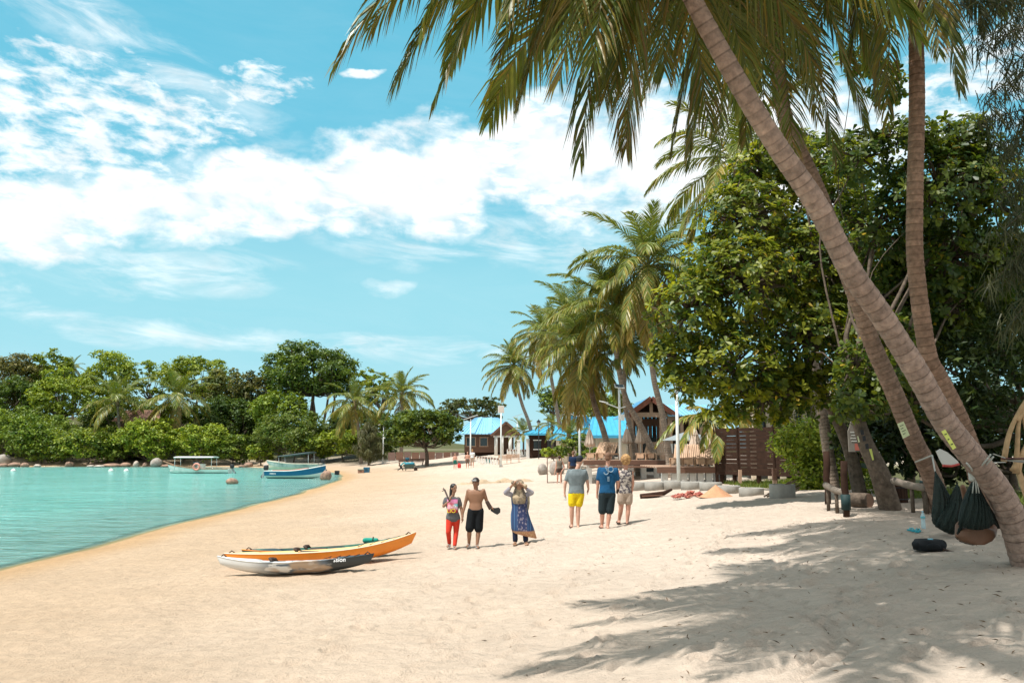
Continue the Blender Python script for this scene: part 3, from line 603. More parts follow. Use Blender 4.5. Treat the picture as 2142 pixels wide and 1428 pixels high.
# ------------------------------------------------------------------ near broadleaf trees: whorls of big paddle leaves on real twigs
def paddle(P, D, U, s, col):
    """obovate leaves folded on the midrib: P base, D along, U leaf normal"""
    B = np.cross(U, D); s = np.asarray(s).reshape(-1, 1)
    pts = [P, P+D*s*.45+B*s*.17+U*s*.05, P+D*s*.82+B*s*.24+U*s*.03, P+D*s*1.0-U*s*.06, P+D*s*.82-B*s*.24+U*s*.03, P+D*s*.45-B*s*.17+U*s*.05, P+D*s*.6-U*s*.02]
    V = np.stack(pts, 1).reshape(-1, 3); i = np.arange(len(P))[:, None]*7
    F = np.concatenate([i+np.array([[0, 1, 2, 6]]), i+np.array([[6, 2, 3, 4]]), i+np.array([[0, 6, 4, 5]])], 0)
    return V, F, np.repeat(col, 7, 0)
def whorl_tree(name, label, base, fork, lobes, leaf, seed, ntw, c1, c2, trunk_r, pts=None, nleaf=8, group=None, pick=300, long=False, mleaf=None):
    rng = np.random.default_rng(seed); base = Vector(base); fork = Vector(fork); o = thing(name, label, 'tree', base, group)
    mb = MB(); tp = spline([base-Vector((0, 0, .3))]+[Vector(p) for p in (pts or [])]+[fork], 14); mb.tube(rel(tp, base), [trunk_r*(1.2-.55*i/13) for i in range(14)], 10)
    part(o, 'trunk', mb, M_BARK); bm = MB(); Ps, Ds, Us, Ss, Cs = [], [], [], [], []
    tot = sum(float(np.prod(r))**.667 for _, r in lobes)
    for c, r in lobes:
        c = np.array(c, float); r = np.array(r, float); limb(bm, fork-base, Vector(c)-base, trunk_r*.30*min(1, r[0]/.9), trunk_r*.08*min(1, r[0]/.9), rng, .05)
        k = max(6, int(ntw*float(np.prod(r))**.667/tot)); d = nrm(rng.normal(size=(k, 3))+np.array([-.1, -.25, .2])); tips = c+d*r*rng.uniform(.55, 1.05, (k, 1))**.8
        for q in range(0, k, 4):
            a_ = c+d[q]*r*.15; limb(bm, Vector(a_)-base, Vector(tips[q])-base, .03, .008, rng, .06, 5)
        for q in range(k):
            ax = nrm(d[q]*.6+np.array([0, 0, .45])+rng.normal(size=3)*.3); m_ = rng.integers(nleaf-2, nleaf+2); a0 = rng.random()*6.28
            u1 = nrm(np.cross(ax, [.3, .5, .8])); u2 = np.cross(ax, u1); ang = a0+np.arange(m_)*2.39996; rad = u1*np.cos(ang)[:, None]+u2*np.sin(ang)[:, None]
            D = nrm(rad*.95+ax*rng.uniform(.0, .7, (m_, 1))+np.array([0, 0, -.28])); U = nrm(ax+rng.normal(size=(m_, 3))*.25); U = nrm(U-D*np.sum(U*D, 1, keepdims=True))
            tone = np.clip(rng.normal(.34, .32), 0, 1); C = np.array(c1)+(np.array(c2)-np.array(c1))*np.clip(tone+rng.normal(size=(m_, 1))*.15, 0, 1)
            yl = rng.random((m_, 1)) < .018; C = np.where(yl, np.array([.42, .30, .03]), C)
            Ps.append(np.repeat(tips[q][None], m_, 0)-np.array(base)+ax*rng.uniform(-.5, .3, (m_, 1))*leaf*.6); Ds.append(D); Us.append(U); Ss.append(leaf*rng.uniform(.7, 1.2, m_)); Cs.append(C)
    P, D, U, S, C = map(np.concatenate, (Ps, Ds, Us, Ss, Cs)); part(o, 'branches', bm, M_BARK)
    W_ = P+np.array(base); cp = np.array([0, 0, CAMZ]); dist = np.linalg.norm(W_-cp, axis=1)
    infr = (np.abs(W_[:, 0]/W_[:, 1]*FPX+CX-1071) < 1065); key = S/dist*np.where(infr, 1, .1); order = np.argsort(-key); big, rest = order[:pick], order[pick:]
    V, F, Cc = paddle(P[rest], D[rest], U[rest], S[rest], C[rest]); mm = mleaf or M_LEAFG
    part(o, 'leaves', fastmesh('leaves', V, F, col=Cc), mm, kind='stuff')
    if pick:
        shapes = []
        for q in range(10):
            col = np.array(c1)+(np.array(c2)-np.array(c1))*(q/9); Vv, Ff, Ccc = paddle(np.zeros((1, 3)), np.array([[0, 1., 0]]), np.array([[0, 0, 1.]]), [1.0], col[None]); shapes.append(fastmesh('leaf', Vv, Ff, col=Ccc))
        for i in big:
            q = link('leaf', shapes[rng.integers(0, 10)], mm, o); X = np.cross(D[i], U[i]); M4 = Matrix.Identity(4)
            for r_ in range(3): M4[r_][0], M4[r_][1], M4[r_][2], M4[r_][3] = X[r_]*S[i], D[i][r_]*S[i], U[i][r_]*S[i], P[i][r_]
            q.matrix_local = M4
    return o
def L(px, py, Y, wpx, hpx, dm=None):
    k = Y/FPX; return (tuple(at(px, py, Y)), (wpx*k, dm or wpx*k*.8, hpx*k))
ALM1, ALM2 = (.05, .10, .015), (.38, .40, .035)
b = Vector((at(1800, 1000, 23).x, 23, zat(at(1800, 1000, 23).x, 23)))
whorl_tree('sea_almond_tree', 'broad sea almond tree with big round leaves filling the space left of the leaning palms', b, at(1690, 790, 22.5),
    [L(1450, 650, 21, 95, 90), L(1420, 740, 21.5, 70, 60), L(1560, 470, 22, 110, 100), L(1560, 600, 21, 120, 110), L(1540, 760, 21, 120, 75), L(1600, 830, 21.5, 110, 60), L(1690, 560, 22, 120, 120),
     L(1690, 700, 21.5, 120, 100), L(1600, 370, 22.5, 85, 70), L(1740, 430, 23, 100, 90), L(1490, 560, 22, 70, 70), L(1440, 800, 21.3, 60, 40), L(1660, 820, 22, 90, 60), L(1520, 870, 21, 60, 25), L(1790, 620, 22, 90, 120), L(1800, 780, 22, 80, 70), L(1830, 690, 19, 60, 80), L(1790, 800, 19, 50, 50), L(1860, 780, 18.8, 50, 60), L(1650, 320, 22, 80, 55), L(1750, 340, 21, 80, 60)],
    .185, 31, 4300, ALM1, ALM2, .17, pts=[at(1780, 950, 23), at(1752, 880, 23), at(1725, 830, 22.8)])
b = Vector((at(1868, 1050, 17.5).x, 17.5, zat(at(1868, 1050, 17.5).x, 17.5)))
whorl_tree('sea_almond_tree', 'dark sea almond tree at right behind the upright palm, with thick trunk bearing yellow notes', b, at(1790, 860, 17.8),
    [L(1800, 330, 18, 70, 60), L(1850, 170, 17.5, 45, 55), L(1960, 400, 18, 130, 110), L(2080, 420, 18.5, 90, 110), L(1830, 480, 18.5, 90, 90), L(1980, 540, 18.5, 120, 90), L(1780, 130, 17.5, 35, 30), L(2030, 330, 18, 70, 60),
     L(1880, 620, 19, 90, 80), L(1900, 290, 17.5, 70, 50), L(2000, 300, 18, 80, 60), L(1795, 845, 17.1, 60, 42), L(1850, 800, 17.2, 55, 55), L(1790, 770, 17.3, 45, 60), L(1880, 720, 17.8, 60, 70), L(1905, 840, 18.2, 50, 40), L(2050, 260, 17.5, 20, 20), L(2100, 560, 18.5, 70, 80), L(1960, 650, 19, 90, 80)],
    .17, 32, 2600, (.035, .075, .015), (.19, .23, .026), .20, pts=[at(1840, 990, 17.5), at(1812, 930, 17.6)])
# mango-like dark tree low at the right, long narrow leaves
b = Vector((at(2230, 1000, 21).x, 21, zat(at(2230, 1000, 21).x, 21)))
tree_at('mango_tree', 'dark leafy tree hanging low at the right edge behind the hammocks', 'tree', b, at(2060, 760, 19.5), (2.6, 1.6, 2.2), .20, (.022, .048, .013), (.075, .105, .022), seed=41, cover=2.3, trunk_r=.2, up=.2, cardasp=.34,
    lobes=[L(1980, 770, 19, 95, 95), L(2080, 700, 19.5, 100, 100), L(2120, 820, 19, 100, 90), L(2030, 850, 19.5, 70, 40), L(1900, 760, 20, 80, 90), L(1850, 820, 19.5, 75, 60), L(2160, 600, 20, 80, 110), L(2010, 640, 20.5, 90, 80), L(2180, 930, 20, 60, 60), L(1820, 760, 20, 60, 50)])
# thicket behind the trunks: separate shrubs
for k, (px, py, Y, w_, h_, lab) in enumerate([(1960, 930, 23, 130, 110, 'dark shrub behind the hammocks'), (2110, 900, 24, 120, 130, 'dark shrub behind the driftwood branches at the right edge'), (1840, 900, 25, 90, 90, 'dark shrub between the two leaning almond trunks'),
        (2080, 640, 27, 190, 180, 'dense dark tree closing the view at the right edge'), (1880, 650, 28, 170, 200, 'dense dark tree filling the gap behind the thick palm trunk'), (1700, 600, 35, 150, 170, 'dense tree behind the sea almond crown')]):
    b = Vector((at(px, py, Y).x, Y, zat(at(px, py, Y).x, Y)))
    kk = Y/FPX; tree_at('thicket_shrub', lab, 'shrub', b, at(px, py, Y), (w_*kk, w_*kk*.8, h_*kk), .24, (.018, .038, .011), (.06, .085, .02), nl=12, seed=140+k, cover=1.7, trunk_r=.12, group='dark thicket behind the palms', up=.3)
# light green bush beside the slatted fence
b = Vector((at(1720, 1020, 29).x, 29, zat(at(1720, 1020, 29).x, 29)))
tree_at('bush', 'light green small leaved bush covering the right end of the slatted fence', 'shrub', b, at(1715, 960, 28.5), (1.7, 1.2, 1.2), .15, (.12, .19, .018), (.36, .42, .04), seed=51, cover=1.9, trunk_r=.05, up=.35,
    lobes=[L(1700, 930, 28.5, 70, 55), L(1660, 925, 28.2, 40, 35), L(1750, 985, 28.2, 65, 55), L(1700, 995, 28, 50, 40), L(1760, 920, 28.6, 60, 50), L(1675, 960, 28.2, 30, 30), L(1800, 1000, 28.2, 50, 40), L(1690, 1020, 27.9, 45, 18), L(1755, 1022, 27.7, 50, 16)])
# ------------------------------------------------------------------ casuarina at the upper right corner: thin hanging needles
def casuarina(label, base, top, spines, seed, nd=26, ln=.34, col1=(.05, .06, .025), col2=(.13, .12, .05), w_=.008):
    rng = np.random.default_rng(seed); base = Vector(base); o = thing('casuarina_tree', label, 'tree', base); mb = MB()
    mb.tube(rel(spline([base-Vector((0, 0, .3)), base.lerp(Vector(top), .5)+Vector((.15, 0, 0)), Vector(top)], 12), base), [.16*(1-.6*i/11) for i in range(12)], 9); V, C = [], []
    for a, b_ in spines:
        a, b_ = Vector(a), Vector(b_); S = spline([a, a.lerp(b_, .5)+Vector((0, 0, .25)), b_], 16); mb.tube(rel(S, base), [.025*(1-.85*i/15) for i in range(16)], 5)
        for i in range(1, 16):
            for q in range(nd):
                p = np.array(S[i]-base)+rng.normal(size=3)*.10; d = nrm(np.array([rng.normal()*.55, rng.normal()*.55, -.9])); l_ = ln*rng.uniform(.5, 1.2); s = nrm(np.cross(d, rng.normal(size=3)))*w_
                e = p+d*l_*.55; f = e+nrm(d+np.array([0, 0, -.6]))*l_*.45; c = np.array(col1)+(np.array(col2)-np.array(col1))*rng.random()
                V += [p-s, p+s, e+s*.8, e-s*.8, f]; C += [c]*5
    V = np.array(V); i = np.arange(len(V)//5)[:, None]*5
    part(o, 'trunk', mb, M_BARK); part(o, 'needles', fastmesh('needles', V, [i+np.array([[0, 1, 2, 3]]), i+np.array([[3, 2, 4]])], col=np.array(C)), M_LEAF, kind='stuff'); return o
cb = Vector((at(2330, 900, 13).x, 13, zat(at(2330, 900, 13).x, 13))); ct = at(2300, -200, 13)
sp = [(at(x0, y0, 13+dy0), at(x1, y1, 12.6+dy0)) for x0, y0, x1, y1, dy0 in [(2290, 0, 1985, 15, 0), (2300, 60, 2040, 100, .4), (2300, 120, 2075, 200, -.3), (2300, 200, 2090, 330, .2), (2300, 260, 2060, 250, .6), (2300, 380, 2100, 480, 0), (2310, 440, 2075, 590, .4), (2280, -120, 1960, -60, .3), (2290, -60, 2050, 40, -.5), (2310, 320, 2105, 400, .8), (2320, 500, 2110, 680, .2), (2310, 150, 2100, 130, 1), (2320, 560, 2120, 560, .5), (2300, 300, 2095, 300, 1.1), (2300, -20, 2090, 60, .8)]]
casuarina('feathery casuarina with thin hanging needles in the upper right corner', cb, ct, sp, 5, 26, .5, (.035, .045, .018), (.10, .10, .04), .009)
p = at(772, 915, 112); b = Vector((p.x, 112, zat(p.x, 112)))
sp = [(b+Vector((0, 0, .8+.3*k)), b+Vector((math.cos(k*2.4)*(2.6-.12*k), math.sin(k*2.4)*1.8, 1.6+.28*k))) for k in range(16)]
casuarina('small feathery olive casuarina left of the beach lamp post', b, b+Vector((0, 0, 5)), sp, 6, 22, .9, (.07, .085, .035), (.16, .15, .06), .035)
# ------------------------------------------------------------------ trees and bushes of the far shore
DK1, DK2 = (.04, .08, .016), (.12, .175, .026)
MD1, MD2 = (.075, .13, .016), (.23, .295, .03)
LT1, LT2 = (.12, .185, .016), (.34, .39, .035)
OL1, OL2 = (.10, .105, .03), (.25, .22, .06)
far = [  # name, label, x0,x1,yt,yb,Y,colours,lobes,group-key
 ('far_tree', 'brown leaved tree at the far left edge', -70, 85, 730, 900, 158, OL1, OL2, 14, .8),
 ('far_tree', 'light green tree right of the brown tree', 62, 150, 730, 850, 160, LT1, LT2, 12, .7),
 ('far_tree', 'dark green tree below the brown tree at the left edge', -30, 75, 785, 900, 150, MD1, DK2, 10, .8),
 ('far_tree', 'yellow green tree with layered crown left of the twin palms', 70, 195, 770, 890, 148, LT1, LT2, 12, .7),
 ('far_tree', 'airy pale green tree behind the left one of the twin palms', 180, 290, 732, 860, 156, LT1, LT2, 13, .55),
 ('far_tree', 'small pale tree between the twin palms', 285, 350, 752, 850, 160, LT1, LT2, 8, .6),
 ('far_tree', 'pale layered tree behind the right one of the twin palms', 345, 475, 732, 850, 158, LT1, LT2, 13, .55),
 ('far_tree', 'round brownish green tree left of the dark columnar tree', 425, 510, 766, 900, 150, (.065, .095, .022), (.20, .19, .045), 11, .8),
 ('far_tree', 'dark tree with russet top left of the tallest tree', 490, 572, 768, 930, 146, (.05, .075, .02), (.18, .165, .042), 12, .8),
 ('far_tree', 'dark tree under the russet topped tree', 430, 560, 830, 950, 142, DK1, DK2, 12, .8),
 ('far_tree', 'tallest tree on the far shore with wide domed crown', 562, 735, 715, 845, 140, (.06, .105, .018), (.18, .25, .03), 26, .35),
 ('far_tree', 'bright green tree below the left side of the tallest crown', 535, 640, 818, 900, 134, LT1, MD2, 11, .75),
 ('far_tree', 'light tree behind the drooping palm', 712, 790, 764, 860, 142, LT1, LT2, 9, .6),
 ('far_tree', 'light tree behind the round headed palm', 770, 830, 772, 870, 142, LT1, MD2, 8, .65),
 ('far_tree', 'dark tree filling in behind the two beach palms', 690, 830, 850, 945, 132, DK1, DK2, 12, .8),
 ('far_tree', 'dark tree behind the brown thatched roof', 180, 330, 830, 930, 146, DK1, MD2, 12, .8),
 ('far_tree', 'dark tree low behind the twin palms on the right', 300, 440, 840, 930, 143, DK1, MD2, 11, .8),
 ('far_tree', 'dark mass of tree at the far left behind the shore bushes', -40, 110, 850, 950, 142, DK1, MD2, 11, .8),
]
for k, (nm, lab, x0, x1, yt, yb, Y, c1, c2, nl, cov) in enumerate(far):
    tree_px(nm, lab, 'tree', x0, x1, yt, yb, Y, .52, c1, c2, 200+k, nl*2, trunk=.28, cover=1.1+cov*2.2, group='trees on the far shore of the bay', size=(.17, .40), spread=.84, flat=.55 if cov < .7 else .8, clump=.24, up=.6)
bush = [(-30, 70, 850, 972, 136, MD1, MD2, 'bush at the far left edge behind the grey boulder'), (25, 150, 865, 975, 133, MD1, MD2, 'rounded bush second from the left along the far water'), (115, 250, 890, 972, 132, MD1, LT2, 'bush left of the rust coloured shore rocks'),
 (195, 300, 900, 970, 134, DK1, MD2, 'dark low bush under the thatched roof'), (258, 370, 872, 972, 131, LT1, LT2, 'bright bush behind the egg shaped boulder'), (355, 470, 885, 970, 131, LT1, LT2, 'bright bush behind the white canopy boat'),
 (440, 530, 905, 972, 131, MD1, MD2, 'bush right of the white canopy boat'), (535, 690, 856, 965, 128, MD1, (.16, .19, .03), 'big rounded bush beneath the tallest tree'), (520, 575, 925, 972, 127, LT1, LT2, 'small light bush beside the beached boats'),
 (660, 780, 895, 958, 126, LT1, LT2, 'yellow green bush left of the small casuarina'), (600, 700, 905, 965, 126, DK1, MD2, 'dark bush behind the beached boats'), (740, 830, 900, 955, 124, DK1, MD2, 'dark shrub behind the beach lamp post')]
for k, (x0, x1, yt, yb, Y, c1, c2, lab) in enumerate(bush):
    tree_px('shore_bush', lab, 'shrub', x0, x1, yt, yb, Y, .46, c1, c2, 260+k, 22, cover=2.0, group='bushes along the far waterline', trunk=.12, size=(.2, .42), spread=.8, clump=.26)
# the tallest tree's bare slanting stems show under its crown
o = next(q for q in bpy.data.objects if q.get('label') == 'tallest tree on the far shore with wide domed crown'); mb = MB(); b = o.location
for xa, ya, xb, yb_ in [(690, 890, 700, 800), (672, 905, 690, 780), (660, 900, 645, 790), (700, 870, 745, 800), (640, 900, 655, 800)]: mb.tube(rel(spline([at(xa, ya, 138), at((xa+xb)/2+4, (ya+yb_)/2, 138.5), at(xb, yb_, 139)], 6), b), [.28, .26, .22, .2, .16, .1], 6)
part(o, 'stems', mb, M_BARK)
# spreading almond tree on the sand and the flat topped one behind the cabin
tree_px('spreading_tree', 'low spreading almond tree standing on the sand in front of the cabin', 'tree', 812, 965, 848, 948, 96, .42, (.04, .08, .012), (.17, .215, .02), 301, 30, trunk=.22, basepx=893, cover=2.6, size=(.26, .38), spread=.78, flat=.5, clump=.2, up=.75, rz=4.2)
tree_px('flat_topped_tree', 'flat topped tree spreading above the blue cabin roof', 'tree', 912, 1062, 824, 885, 112, .42, (.04, .065, .016), (.14, .15, .035), 302, 20, trunk=.24, basepx=985, cover=1.5, size=(.2, .32), spread=.8, flat=.45, clump=.2, up=.8)
for k, (x0, x1, yt, yb, Y, lab) in enumerate([(1120, 1215, 800, 880, 104, 'dark round tree behind the middle palms'), (1190, 1300, 800, 900, 98, 'dark leafy tree behind the blue roof slope'), (1215, 1330, 820, 890, 84, 'dark leafy tree above the bright blue tarpaulin roof')]):
    tree_px('leafy_tree', lab, 'tree', x0, x1, yt, yb, Y, .4, DK1, MD2, 310+k, 12, trunk=.2, cover=1.4, group='dark trees behind the blue roofs')
for k, (x0, x1, yt, yb, Y, lab) in enumerate([(1130, 1190, 930, 962, 66, 'low yellow green shrub beside the two boulders'), (1165, 1240, 905, 962, 64, 'dark green garden shrub under the low palm clump'), (1205, 1260, 935, 962, 60, 'leafy garden shrub left of the first lounger deck')]):
    tree_px('garden_shrub', lab, 'shrub', x0, x1, yt, yb, Y, .26, LT1 if k == 0 else DK1, LT2 if k == 0 else MD2, 330+k, 9, cover=1.5, group='garden shrubs by the boulders', trunk=.05)
# grass under the slatted fence and under the trees
def tuft_mat(): return M_LEAF
gp, gn, gcx = [], [], []; rng = np.random.default_rng(77)
for (x0, x1, y0, y1, n) in [(9.2, 13.5, 31.0, 36.5, 5200), (10.0, 13.5, 17.6, 23, 4200)]:
    X = rng.uniform(x0, x1, n); Yv = rng.uniform(y0, y1, n); kp = fbm(X*.9, Yv*.9, 3, 4) > .34; X, Yv = X[kp], Yv[kp]; gp.append(np.stack([X, Yv, zgr(X, Yv)], 1))
gp = np.concatenate(gp); n = len(gp); d = nrm(np.stack([rng.normal(size=n)*.5, rng.normal(size=n)*.5, np.ones(n)], 1)); s = nrm(np.cross(d, rng.normal(size=(n, 3))))*.018; l_ = rng.uniform(.10, .26, (n, 1))
V = np.stack([gp-s, gp+s, gp+d*l_], 1).reshape(-1, 3); F = np.arange(n*3).reshape(-1, 3); C = np.repeat(np.array([.06, .11, .015])+(np.array([.17, .2, .03])-np.array([.06, .11, .015]))*rng.random((n, 1)), 3, 0)
thing('grass', 'rough green grass under the slatted fence and the trees', 'grass', data=fastmesh('grass', V, F, col=C), m=M_LEAF, kind='stuff')
# leaf litter and twigs on the shaded sand
n = 2400; X = np.clip(rng.normal(4.2, 3.4, n), -5, 10); Yv = 3.6+13*rng.random(n)**1.2; kp = (sdist(X, Yv) > 10)&(rng.random(n) < sst(-3, 6, X)+.06); X, Yv = X[kp], Yv[kp]; n = len(X)
P = np.stack([X, Yv, zgr(X, Yv)+.012], 1); N = nrm(np.stack([rng.normal(size=n)*.3, rng.normal(size=n)*.3, np.ones(n)], 1)); tw = rng.random(n) < .35
V, F, Cc = leaf_cards(P, N, np.where(tw, rng.uniform(.04, .10, n), rng.uniform(.01, .024, n)), np.array([.13, .085, .055])*rng.uniform(.5, 1.9, (n, 1)), .16, rng)
thing('leaf_litter', 'brown leaf litter and twigs scattered on the sand', 'litter', data=fastmesh('leaf_litter', V, F, col=Cc), m=M_LEAF, kind='stuff')
# ------------------------------------------------------------------ rocks
def rock_mesh(seed, rough=.18, flat=1.0):
    rng = np.random.default_rng(seed); mb = MB(); mb.ball((0, 0, 0), 1, 22, 14); V = np.array(mb.v); o = rng.random(3)*20
    f = fbm(V[:, 0]*1.3+o[0], V[:, 1]*1.3+V[:, 2]*1.7+o[1], 3, seed)-.45; f2 = fbm(V[:, 2]*4+o[2], V[:, 0]*4+V[:, 1]*3, 2, seed+5)-.37
    V = V*(1+rough*2.2*f+rough*.5*f2)[:, None]; return fastmesh('rock', V, [np.array([q for q in mb.f if len(q) == 4])], smooth=True)
M_RG = mat('granite', (.33, .30, .265), rough=.85, col2=(.25, .20, .165), vscale=1.6, bump=.5, bscale=9); M_RB = mat('rust_rock', (.36, .22, .15), rough=.9, col2=(.20, .13, .10), vscale=2, bump=.6, bscale=8)
M_RW = mat('pale_rock', (.52, .46, .40), rough=.9, col2=(.33, .26, .21), vscale=2, bump=.4, bscale=9)
RK = [rock_mesh(k, .12+.05*(k % 3)) for k in range(8)]
def rock(px, py, wpx, hpx, label, m, k, Y=None, sink=.25, rz=0., name='boulder', group=None):
    g_ = gnd(px, py) if Y is None else Vector((at(px, py, Y).x, Y, zat(at(px, py, Y).x, Y)))
    if Y is not None and g_.z < 0: g_.z = 0
    s = g_.y/FPX*(.62 if g_.y > 100 else 1); h = hpx*s; me_ = RK[k % 8].copy(); me_.materials.clear(); o = thing(name, label, 'boulder', (g_.x, g_.y, g_.z+h*(.5-sink*.5)), group, me_, m)
    o.scale = (wpx*s*.5, wpx*s*.42, h*.5*(1+sink)); o.rotation_euler = (0, rz, k*1.3); return o
GR = 'rocks along the far waterline'
rock(8, 968, 50, 34, 'tall grey boulder at the left edge of the far shore', M_RG, 0, 131, .1, .3)
rock(326, 974, 40, 28, 'smooth egg shaped grey boulder on the far shore behind the boat bow', M_RG, 1, 127, .1, -.5)
for k, (px, py, w_, h_, lab, m_) in enumerate([(30, 974, 46, 14, 'flat tan rock right of the grey boulder at the left edge', M_RB), (52, 975, 26, 14, 'rust rock second along the far water', M_RB), (78, 976, 26, 9, 'low pale rock third along the far water', M_RW), (5, 977, 30, 12, 'reddish rock at the very left edge', M_RB),
   (146, 971, 32, 18, 'dark rust rock under the bushes left of the flat ledges', M_RB), (190, 976, 26, 7, 'flat pale stone at the water between bushes', M_RW), (235, 974, 60, 12, 'low reddish ledge of rock at the water', M_RB), (262, 971, 40, 14, 'brown ledge rock left of the upright stones', M_RB),
   (268, 967, 22, 12, 'upright rust stone left of the pale block', M_RB), (285, 970, 22, 19, 'upright pale block beside the egg shaped boulder', M_RW), (303, 973, 16, 14, 'dark stone wedged by the egg shaped boulder', M_RB), (210, 978, 40, 7, 'long low stone lapped by the water', M_RW), (350, 977, 44, 9, 'low tan rock behind the boat bow', M_RB),
   (520, 974, 30, 15, 'brown rock on the sand right of the outboard motor', M_RB), (560, 967, 36, 11, 'pale flat slab beneath the shore bushes', M_RW), (505, 977, 20, 7, 'small brown stone left of the brown rock', M_RB)]): rock(px, py, w_, h_, lab, m_, k+2, 125 if px > 500 else 128.5-.3*(py-970), group=GR)
rock(485, 1009, 25, 12, 'rounded brown rock standing alone in the shallow water', M_RB, 3, 4498/(1010-940.), .3)
rock(681, 1006, 22, 22, 'upright brown rock on the sand at the bow of the blue boat', M_RB, 5, None, .15, .2)
rock(1135, 965, 24, 22, 'rounded grey boulder beside the yellow green shrub', M_RG, 1, 62, .2); rock(1165, 966, 36, 26, 'larger grey boulder behind the woman in black shorts', M_RG, 4, 60, .2, .2)
# ------------------------------------------------------------------ people
def remesh(mb, vox, smooth=4, name='body'):
    me_ = mb.mesh('tmp'); o = bpy.data.objects.new('tmp', me_); COL.objects.link(o)
    r = o.modifiers.new('r', 'REMESH'); r.mode = 'VOXEL'; r.voxel_size = vox; r.use_smooth_shade = True
    if smooth: sm = o.modifiers.new('s', 'SMOOTH'); sm.factor = .5; sm.iterations = smooth
    dg = bpy.context.evaluated_depsgraph_get(); out = bpy.data.meshes.new_from_object(o.evaluated_get(dg)); out.name = name; out.materials.clear()
    bpy.data.objects.remove(o); bpy.data.meshes.remove(me_)
    out.polygons.foreach_set('use_smooth', np.ones(len(out.polygons), bool)); return out
def cap(mb, a, b, r0, r1, n=10):
    a, b = Vector(a), Vector(b); mb.tube([a.lerp(b, i/5) for i in range(6)], [r0+(r1-r0)*i/5 for i in range(6)], n); mb.ball(a, r0*.99, 10, 6); mb.ball(b, r1*.99, 10, 6)
def loft(mb, levels, n=18):
    """levels: (centre, half width, half depth, width axis)"""
    rs = []
    for c, rx, ry, ax in levels:
        c = Vector(c); ax = Vector(ax).normalized(); ay = Vector((-ax.y, ax.x, 0)); rs.append([c+ax*(rx*math.copysign(abs(math.cos(t))**.8, math.cos(t)))+ay*(ry*math.copysign(abs(math.sin(t))**.8, math.sin(t))) for t in [2*PI*k/n for k in range(n)]])
    mb.rings(rs)
def hand(mb, w_, d, side, front):
    """palm, four fingers of different lengths and a thumb leaving the side of the palm"""
    w_ = Vector(w_); d = Vector(d).normalized(); s = Vector(side).normalized(); s = (s-d*s.dot(d)).normalized(); f = d.cross(s)
    pc = w_+d*.05; mb.ball(pc, (.026, .026, .026)); cap(mb, w_, w_+d*.075, .024, .030, 8)
    for k, (off, ln) in enumerate([(-.030, .058), (-.010, .068), (.011, .064), (.030, .050)]):
        a = w_+d*.075+s*off; b_ = a+d*ln*.6+f*.006; c = b_+d*ln*.45+f*.018; cap(mb, a, b_, .0105, .0095, 6); cap(mb, b_, c, .0095, .008, 6)
    a = w_+d*.025+s*.026; b_ = a+(d*.6+s*.8)*.035; cap(mb, a, b_, .0125, .011, 6); cap(mb, b_, b_+(d+s*.2)*.028, .011, .009, 6)
SKIN = {}
def skin(n, c): 
    return mat('skin_'+n, c, rough=.55, var=.10, vscale=5, spec=.35)
def cloth(n, c, **k): return mat('cloth_'+n, c, rough=.85, var=k.pop('var', .18), vscale=k.pop('vscale', 7), bump=.35, bscale=9, spec=.15, **k)
